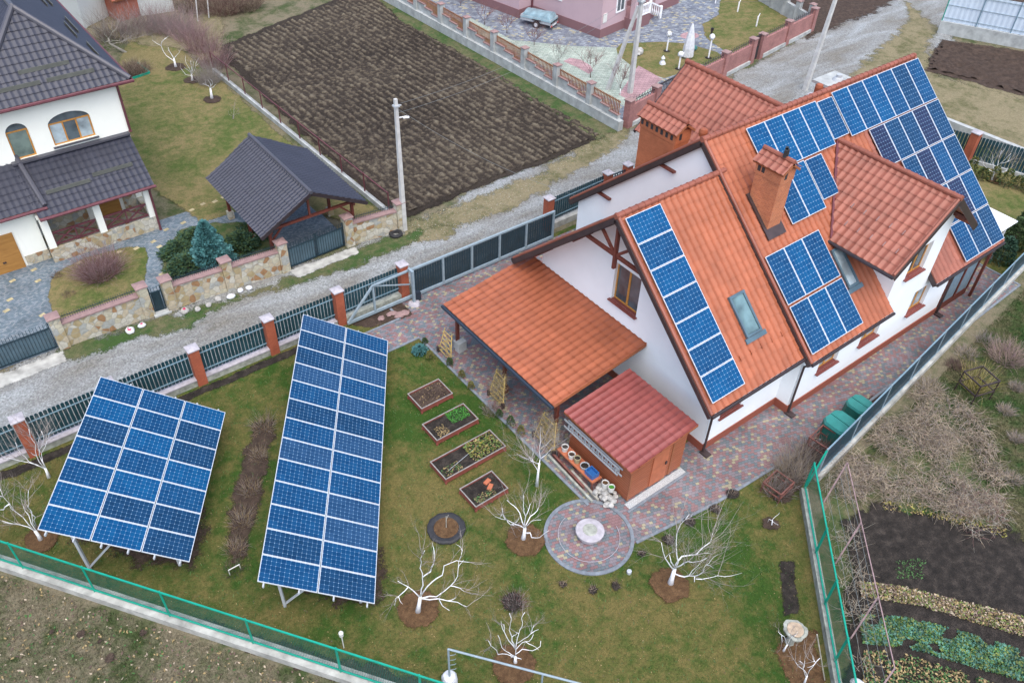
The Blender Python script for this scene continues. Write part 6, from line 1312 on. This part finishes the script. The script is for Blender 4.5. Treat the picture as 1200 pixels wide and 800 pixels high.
# ================================================================== PLUM FENCE, CONCRETE WALL, PINK WALL
q0,q1=Vector((19.25,35.3,0)),Vector((18.65,58.5,0)); n_=9; PF=thing('mesh_fence','plum coloured wire fence on a pale footing beside the ploughed field','fence',tuple(q0)); meshfence(PF,[q0.lerp(q1,k/n_) for k in range(n_+1)],1.45,.3,'plum_paint','plum_net','plum_paint',bh=.3,bw=.22,basem='pale_concrete',lower=False,pw=.055)
ys=[35.45,38.47,41.92,45.46,49.06,52.5,55.91,59.4,63.,66.6]; CX=lambda y:36.95-(y-35.4)*.02
CWT=thing('railing_wall','weathered concrete wall with stepped brown railings beside the ploughed field','wall',(36.9,35.4,0))
f=MB(); f.bar((CX(35.3)-.1,35.3,.35),(CX(67)-.1,67,.35),.42,.7); put('footing',f,'pale_concrete',CWT)
for y in ys[1:]: pillar(CWT,CX(y),y,2.3,.42,'pale_concrete','pink_cap')
for a,b in zip(ys,ys[1:]):
    w1=MB(); L=b-a-.42
    n3=3
    for k in range(n3):
        y0_=a+.21+L*k/n3; y1_=a+.21+L*(k+1)/n3; zt_=.95+.22*k; w1.box(CX(a)-.11,CX(a)+.11,y0_,y1_,.7,zt_); 
    put('wall',w1,'pale_concrete',CWT); w2=MB()
    for k in range(n3): y0_=a+.21+L*k/n3; y1_=a+.21+L*(k+1)/n3; zt_=.95+.22*k; w2.box(CX(a)-.16,CX(a)+.16,y0_,y1_,zt_+.001,zt_+.06)
    put('coping',w2,'pink_cap',CWT); r_=MB()
    for k in range(n3):
        y0_=a+.21+L*k/n3; y1_=a+.21+L*(k+1)/n3; zt_=1.01+.22*k; n4=int((y1_-y0_)/.13)
        for i in range(n4): y=y0_+(i+.5)*(y1_-y0_)/n4; r_.box(CX(a)-.012,CX(a)+.012,y-.035,y+.035,zt_,1.95)
    r_.box(CX(a)+.013,CX(a)+.04,a+.21,b-.21,1.8,1.87); put('railing',r_,'brown_rail',CWT)
pw=[(37.66,35.5),(40.6,36.0),(45.35,36.75),(48.9,37.25),(52.6,37.8),(53.9,38.0),(57.8,38.6),(61.8,39.2)]
PW=thing('brick_wall','pinkish brick wall with square pillars along the gravel road by the pink house','wall',(37.66,35.5,0)); rza=math.atan2(3.7,24.1)
for p in pw: pillar(PW,p[0],p[1],2.05,.48,'pink_brick','pink_cap',rz=rza)
for i,(a,b) in enumerate(zip(pw,pw[1:])):
    if i in (1,4): continue
    d=Vector((b[0]-a[0],b[1]-a[1],0)).normalized(); A=Vector((*a,0))+d*.25; B=Vector((*b,0))-d*.25; m=MB(); m.bar(A+Vector((0,0,.8)),B+Vector((0,0,.8)),.25,1.4); put('wall',m,'pink_brick',PW)
    m=MB(); m.bar(A+Vector((0,0,.14)),B+Vector((0,0,.14)),.5,.28); put('footing',m,'pale_concrete',PW); m=MB(); m.bar(A+Vector((0,0,1.75)),B+Vector((0,0,1.75)),.03,.04); n4=int((B-A).length/.3)
    for k in range(n4): p=A.lerp(B,(k+.5)/n4); m.tube([p+Vector((0,0,1.5)),p+d*.12+Vector((0,0,1.68)),p-d*.08+Vector((0,0,1.8)),p+Vector((0,0,1.95))],.02,5)
    put('ironwork',m,'gutter',PW)
for a,b,lb in ((pw[1],pw[2],'wide black wrought iron gate in the pink brick wall'),(pw[4],pw[5],'narrow dark gate in the pink brick wall')):
    d=Vector((b[0]-a[0],b[1]-a[1],0)).normalized(); A=Vector((*a,0))+d*.3; B=Vector((*b,0))-d*.3; T=thing('iron_gate',lb,'gate',tuple(A)); m=MB(); m.bar(A+Vector((0,0,1.9)),B+Vector((0,0,1.9)),.06,.06); m.bar(A+Vector((0,0,.15)),B+Vector((0,0,.15)),.06,.06); n4=int((B-A).length/.16)
    for k in range(n4+1): p=A.lerp(B,k/n4); m.bar(p+Vector((0,0,.1)),p+Vector((0,0,2.0)),.035,.035)
    put('bars',m,'gutter',T); m=MB(); m.bar(A+Vector((0,0,.6)),B+Vector((0,0,.6)),.02,.85); put('sheet',m,'interior_dark',T)
# wall closing the side lawn
q0,q1=Vector((62.,39.6,0)),G(868,-12); T=thing('concrete_wall','stained pale concrete wall with dark mesh behind the side lawn','wall',tuple(q0)); m=MB(); m.bar(q0+Vector((0,0,.6)),q1+Vector((0,0,.6)),.3,1.2); put('wall',m,'pale_concrete',T)
for k in range(7): p=q0.lerp(q1,k/6); pillar(T,p.x,p.y,1.9 if k%2 else 2.2,.4,'pale_concrete','pink_cap')
m=MB(); L=(q1-q0).length; m.poly([q0+Vector((0,0,1.2)),q1+Vector((0,0,1.2)),q1+Vector((0,0,1.9)),q0+Vector((0,0,1.9))],[(0,0),(L,0),(L,.7),(0,.7)]); put('mesh_panel',m,'plum_net',T)
# metal sheet fence top right
q0,q1=G(1098,38),G(1235,64); d=(q1-q0).normalized(); T=thing('sheet_fence','pale blue profiled metal sheet fence on a stained concrete base','fence',tuple(q0)); m=MB(); m.bar(q0+Vector((0,0,.5)),q1+d*6+Vector((0,0,.5)),.4,1.0); put('footing',m,'pale_concrete',T)
nn=Vector((-d.y,d.x,0)); nn=nn if nn.x<0 else -nn; m=MB(); L=(q1+d*6-q0).length; n4=int(L/.1); V=[]
for k in range(n4+1):
    p=q0+d*(k*L/n4)+nn*(.03 if k%4<2 else 0.); V+=[tuple(p+Vector((0,0,1.02))),tuple(p+Vector((0,0,3.4)))]
m.raw(V,[(2*k,2*k+2,2*k+3,2*k+1) for k in range(n4)]); put('metal_sheet',m,'metal_sheet',T)
for k in range(int(L/2.6)+1): p=q0+d*(k*2.6+.05)+nn*.07; m=MB(); m.bar(p+Vector((0,0,1)),p+Vector((0,0,3.45)),.06,.06); put('post',m,'rail_blue' if k else 'mesh_green',T)
for z in (1.3,2.3,3.2): m=MB(); m.bar(q0+nn*.06+Vector((0,0,z)),q1+d*6+nn*.06+Vector((0,0,z)),.03,.04); put('rail',m,'steel',T)
# ================================================================== PINK HOUSE AND YARD
ang=R(9.5); A_=Vector((math.cos(ang),math.sin(ang),0)); B_=Vector((-math.sin(ang),math.cos(ang),0)); O0=G(702.5,46)
PH=thing('pink_house','pink rendered house with dark plinth, white balustrade and entrance steps','house',tuple(O0))
def pbox(mb,a0,a1,b0,b1,z0,z1): mb.frame(O0+A_*a0+B_*b0+Vector((0,0,z0)),A_,B_,(0,0,1),a1-a0,b1-b0,z1-z0)
for (a0,a1,b0,b1) in ((0,3.2,0,7.3),(-1.6,3.2,7.3,20),(3.2,12,2.4,20),(7.6,11.2,.2,2.4)):
    m=MB(); pbox(m,a0,a1,b0,b1,.75,8.); put('wall',m,'pink_plaster',PH); m=MB(); pbox(m,a0-.04,a1+.04 if a1>11 else a1,b0-.04,b1,0,.75); put('plinth',m,'pink_plinth',PH)
m=MB(); pbox(m,3.1,5.4,-.9,2.4,0,.95); put('porch_floor',m,'pink_plinth',PH); m=MB(); pbox(m,3.1,3.5,-.9,-.5,.95,7.); put('porch_column',m,'pink_plaster',PH)
for k in range(5): m=MB(); pbox(m,5.4+k*.35,5.75+k*.35,-.6+.1*k,2.2,0,.8-.17*k); put('step',m,'pink_plinth',PH)
m=MB(); pbox(m,3.55,5.4,-.88,-.76,1.75,1.87); pbox(m,3.55,5.4,-.88,-.76,1.0,1.08)
for k in range(9): a_=3.65+k*.2; q=O0+A_*a_-B_*.82; m.lathe(tuple(q),[(.045,1.08),(.07,1.25),(.04,1.45),(.05,1.75)],8)
for k in range(6): a_=5.5+k*.3; q=O0+A_*a_-B_*.78; z=-.14*k; m.lathe((q.x,q.y,z),[(.045,.95),(.07,1.2),(.04,1.4),(.05,1.68)],8)
a_=O0+A_*5.4-B_*.78; b_=O0+A_*7.1-B_*.78; m.bar(a_+Vector((0,0,1.8)),b_+Vector((0,0,1.0)),.12,.12)
for a2,z in ((5.4,0),(7.1,-.85)): q=O0+A_*a2-B_*.78; m.cbox((q.x,q.y,.9+z if z==0 else .0),.18,.18,1.1)
put('balustrade',m,'white_paint',PH)
def pwin(face,c0,c1,z0,z1,pos,pane='glass',panes=2):
    f=MB(); 
    def fb(mb,u0,u1,za,zb,d0,d1):
        if face=='b': pbox(mb,u0,u1,pos-d1,pos-d0,za,zb)
        else: pbox(mb,pos-d1,pos-d0,u0,u1,za,zb)
    t=.12; fb(f,c0-t,c1+t,z0-t,z0,.002,.06); fb(f,c0-t,c1+t,z1,z1+t,.002,.06); fb(f,c0-t,c0,z0,z1,.002,.06); fb(f,c1,c1+t,z0,z1,.002,.06)
    for k in range(1,panes): c=c0+(c1-c0)*k/panes; fb(f,c-.04,c+.04,z0,z1,.004,.05)
    o=put('window',f,'white_paint',PH); g_=MB(); fb(g_,c0,c1,z0,z1,.002,.02); put('pane',g_,pane,o)
pwin('b',1.9,2.8,1.7,3.6,0); pwin('b',5.6,7.0,1.7,3.4,2.4,'leaf_green'); pwin('b',8.5,9.9,1.9,3.5,.2,'glass'); pwin('a',4.2,5.6,2.0,3.4,0,panes=2); pwin('a',9.,10.5,2.,3.4,-1.6)
m=MB(); pbox(m,4.0,5.0,2.34,2.39,.95,3.1); put('front_door',m,'garage_wood',PH)
m=MB(); pbox(m,.2,.65,-.06,-.003,1.2,1.9); put('meter_box',m,'white_plastic',PH); m=MB(); q=O0+B_*7.2-A_*.1; m.tube([(q.x,q.y,0),(q.x,q.y,7)],.08,8); put('downpipe',m,'plum_paint',PH)
# trailer with tarp
tc=G(648,33); tv=(A_*-.26+B_*.97).normalized(); side=Vector((tv.y,-tv.x,0))
T=thing('trailer','small grey box trailer under a blue-grey tarpaulin beside the pink house','trailer',tuple(tc)); O1=tc-side*.1
def tb(mb,s0,s1,l0,l1,z0,z1): mb.frame(O1+side*s0+tv*l0+Vector((0,0,z0)),side,tv,(0,0,1),s1-s0,l1-l0,z1-z0)
m=MB(); tb(m,-.7,.7,-.1,2.6,.45,.85); put('body',m,'galv',T)
m=MB(); n=10; V=[]
for j in range(n+1):
    for i in range(n+1):
        u=i/n; v_=j/n; z=.86+.42*(math.sin(math.pi*min(1,max(0,u)))**.6)*(1-.35*v_)+.05*noise.noise((u*4,v_*4,2)); e=.06
        if i in (0,n) or j in (0,n): z=.70
        V.append(O1+side*(-.7-e+(1.4+2*e)*u)+tv*(-.1-e+(2.7+2*e)*v_)+Vector((0,0,z)))
m.raw(V,[(j*(n+1)+i,j*(n+1)+i+1,(j+1)*(n+1)+i+1,(j+1)*(n+1)+i) for j in range(n) for i in range(n)]); put('tarpaulin',m,'tarp',T)
for s0 in (-.86,.7):
    c=O1+side*(s0+.08)+tv*1.1+Vector((0,0,.32)); w1=MB(); w1.tube([c-side*.08,c+side*.08],.32,18); o=put('wheel',w1,'rubber',T); w2=MB(); w2.tube([c-side*.09,c+side*.09],.16,14); put('rim',w2,'alu',o); w3=MB(); tb(w3,s0-.02,s0+.18,.72,1.48,.68,.72); put('mudguard',w3,'black_plastic',T)
m=MB(); tb(m,-.7,.7,-.16,-.1,.3,.42); put('bumper',m,'galv',T)
for s0 in (-.68,.48): m=MB(); tb(m,s0,s0+.2,-.19,-.161,.31,.41); put('tail_light',m,'red_light',T)
m=MB(); tb(m,-.25,.25,-.185,-.161,.31,.41); put('number_plate',m,'white_paint',T); m=MB()
for s0 in (-.62,-.18,.26): tb(m,s0,s0+.36,-.12,-.101,.5,.68)
puts('tail_opening',m,'interior_dark',T)
# wrapped winter plants in the yard
def wrapped(px,py,h,label,kind):
    p=G(px,py); T=thing('wrapped_rose',label,'plant',(p.x,p.y,0)) if kind=='rose' else None
    if kind=='rose':
        m=MB(); m.tube([(p.x,p.y,0),(p.x,p.y,h)],.06,7); put('stem',m,'limewash',T); m=MB(); rock(m,(p.x,p.y,h+.1),.2,int(px),1.1); put('wrap',m,'wrap_white',T)
        m=MB(); m.lathe((p.x,p.y,0),[(.35,.03),(.2,.1)],10); put('soil_ring',m,'soil',T)
for px,py,h,lb in ((724+57-0,61,1.3,'standard rose wrapped in white fleece nearest the steps'),(830,69,1.6,'standard rose wrapped in white fleece near the brick wall gate'),(795,82,1.1,'standard rose wrapped in white fleece left of the tall wrapped shrub')): wrapped(px,py,h,lb,'rose')
p=G(805,69); m=MB(); m.lathe((p.x,p.y,0),[(.2,0),(.42,.25),(.4,.9),(.3,1.6),(.16,2.3),(.04,2.7)],14,.15,6); tag(put('wrapped_shrub',m,'wrap_white',None,(p.x,p.y,0)),'tall pointed shrub wrapped in white fleece on the small lawn','plant')
p=G(748,64); m=MB(); rock(m,(p.x,p.y,.2),.4,5,.8); tag(put('garden_boulder',m,'field_stone',None,(p.x,p.y,0)),'pale round boulder behind the braced poles','stone')
p=G(776,76); m=MB(); m.lathe((p.x,p.y,0),[(.28,0),(.2,.2),(.1,.35),(.16,.5),(.08,.62),(.03,.7)],10,.15,9); tag(put('garden_statue',m,'wrap_white',None,(p.x,p.y,0)),'small white garden figure in the middle of the yard lawn','statue')
p=G(811,60); m=MB(); rock(m,(p.x,p.y,.25),.3,15,.8); tag(put('green_pot',m,'spruce_blue',None,(p.x,p.y,0)),'pale green round pot behind the tall wrapped shrub','pot')
p=G(833,44); m=MB(); m.tube([(p.x,p.y,0),(p.x,p.y,.75)],.08,8); m.tube([(p.x,p.y,.55),(p.x,p.y,.75)],.12,8); tag(put('garden_light',m,'gutter',None,(p.x,p.y,0)),'short black garden light at the edge of the side lawn','lamp')
for k,(px,py) in enumerate(((838,5),(864,15),(886,32))): p=G(px,py); m=MB(); m.tube([(p.x,p.y,0),(p.x,p.y,.9)],.06,6); m.tube([(p.x,p.y,.8),(p.x+.15,p.y,1.1)],.03,5); tag(put('whitewashed_stub',m,'limewash',None,(p.x,p.y,0)),['far','middle','near'][k]+' short whitewashed sapling along the concrete wall','tree','saplings along the concrete wall')
# ================================================================== TOP LEFT OUTBUILDINGS
def building(name,label,a,b,depth,h,wall,roof,rise,ov=.3,windows=()):
    A,B=G(*a),G(*b); u=(B-A).normalized(); v=Vector((-u.y,u.x,0)); L=(B-A).length; T=thing(name,label,'building',tuple(A)); m=MB(); m.frame(A,u,v,(0,0,1),L,depth,h); put('wall',m,wall,T)
    p0=A-u*ov-v*ov+Vector((0,0,h+.1)); p1=B+u*ov-v*ov+Vector((0,0,h+.1)); up_=v*(depth+2*ov)+Vector((0,0,rise)); slope('roof',[tuple(p0),tuple(p1),tuple(p1+up_),tuple(p0+up_)],roof,T,sub=4); return T,A,u,v
T,A,u,v=building('outbuilding','white outbuilding with grey roof behind the bare hedge at the top left',(100,34),(128,20),6,3.,'pale_wall','slate',1.2)
T,A,u,v=building('outbuilding','long pale outbuilding at the top behind the pink hedge',(140,24),(205,14),5,3.2,'pale_wall','metal_sheet' if 0 else 'slate',1.)
T,A,u,v=building('small_shed','low shed with an orange-red roof against the pale outbuilding',(141,27),(173,18),2.2,1.7,'far_red','far_red',1.0)
a=G(238,25); m=MB(); 
for q_ in ((232,26),(245,22)): g=G(*q_); m.tube([(g.x,g.y,0),(g.x+.3,g.y,2.4)],.05,6)
g0,g1=G(232,26),G(245,22); m.tube([(g0.x+.3,g0.y,2.4),(g1.x+.3,g1.y,2.4)],.05,6); tag(put('swing_frame',m,'pole_concrete',None,tuple(a)),'pale metal swing frame at the top near the field path','frame')
# ================================================================== GRASS BLADES (real geometry over the lawns)
def blades(name,poly,n,h,w_,mat,label,excl=(),clump=0.,z=.0):
    xy=pts_in(poly,n)
    for e in excl: xy=xy[~inpoly(e,xy[:,0],xy[:,1])]
    k=len(xy); a=rng.uniform(0,6.283,k); hh=h*rng.uniform(.5,1.3,k); lean=rng.normal(size=(k,2))*h*.6; b=np.stack([xy[:,0],xy[:,1],np.full(k,z)],1); s=np.stack([np.cos(a),np.sin(a),np.zeros(k)],1)*w_/2
    t=b+np.stack([lean[:,0],lean[:,1],hh],1); V=np.stack([b-s,b+s,t],1).reshape(-1,3); o=np_mesh(name,V,np.arange(k*3).reshape(-1,3),mat); o['kind']='stuff'; o['label']=label; return o
_pp=Vector((bdir.y,-bdir.x,0))
_a,_b=bf0-bdir*3+_pp*.35,botc+_pp*.35
outP=[(_a.x,_a.y),(_b.x,_b.y),(_b.x-1,2),(-4,3),(-9,20)]
rect=lambda x0,x1,y0,y1:[(x0,y0),(x1,y0),(x1,y1),(x0,y1)]
circ=[(cc.x+1.72*math.cos(a),cc.y+1.72*math.sin(a)) for a in np.linspace(0,6.283,32)]
EX=[rect(14.95,45,10.4,28.6),rect(12.3,15.,25.5,28.6),circ,rect(15.,19.,10.3,14),rect(-9,16,FY-.8,FY+1)]
front=[(bf_.x+.5,bf_.y-.3),(bf_.x+.5,FY-.8),(15,FY-.8),(15,11),(25,10.3),(corner.x-.2,corner.y),(botc.x,botc.y+1)]
blades('lawn_grass',front,150000,.035,.022,'lawn','short mown lawn grass round the solar arrays',EX)
blades('rough_grass_tufts',outP,90000,.09,.03,'rough_grass','rough tan grass outside the green mesh fence')
blades('rough_grass_tufts',[G(*p)[:2] for p in ((1000,545),(1210,330),(1300,330),(1300,660),(1180,640),(1170,600),(1100,450),(1010,560))],60000,.10,.03,'weeds','rough green weeds on the plot right of the screened fence')

# small loose things: leaves on the lawn, pebbles on the lane, tufts
def litter(name,poly,n,size,mats,label,flat=.8,z=.03):
    xy=pts_in(poly,n); c=np.concatenate([xy,np.full((n,1),z)],1); V,F=leaves(c,n,size,flat); o=np_mesh(name,V,F,mats); o['kind']='stuff'; o['label']=label
litter('fallen_leaves',front,3500,.028,['leaf_tan','twig_brown','leaf_tan'],'small dry leaves scattered over the lawn',z=.045)
litter('loose_gravel',rect(-8,38,FY+.5,33.6),16000,.04,['white_gravel','concrete','field_stone','straw'],'loose pale gravel on the lane',.5,.02)
litter('grass_clods',outP,9000,.06,['straw','leaf_tan','leaf_green','twig_brown'],'dead grass clumps outside the green mesh fence',.5,.04)
for a in ((130,772,.16),(96,744,.14),(62,741,.09),(168,743,.12),(118,752,.1)): mulch(*a,mat='brown_soil')
hk=MB()
uY=Vector((0,1,0)); nD=uY.cross(sdl); nD=nD if nD.z>0 else -nD
for k in range(5):
    for r_ in range(2):
        P_=Vector((DXl,0,DZl))+uY*(12.3+k*.62+.3*r_)+sdl*(.85+.8*r_)+nD*.05; hk.bar(P_,P_+sdl*.22,.03,.05,up=nD)
puts('snow_hook',hk,'terracotta_pot' if 0 else 'pink_cap',H)
hk=MB()
nL=XU.cross(s1)
for k in range(5):
    P_=Vector((0,LE,LZ))+XU*(21.9+k*.62)+s1*1.2+nL*.05; hk.bar(P_,P_+s1*.2,.03,.05,up=nL)
puts('snow_hook',hk,'terracotta',H)

litter('soil_litter',[G(*p)[:2] for p in ((995,615),(1080,603),(1140,618),(1260,650),(1260,740),(1120,700),(1010,680))],3200,.035,['leaf_tan','straw','leaf_green','twig_brown','field_stone'],'scattered straw and small weeds on the black soil',.6,.03)
blades('lawn_tufts',front,9000,.085,.03,'leaf_green','longer dark green tufts in the lawn',EX)
litter('verge_litter',[G(*p)[:2] for p in ((700,165),(740,150),(560,262),(480,290),(474,262),(640,200))],2500,.05,['straw','leaf_tan','field_stone','leaf_green'],'dry stalks and pebbles on the field verge',.5,.03)
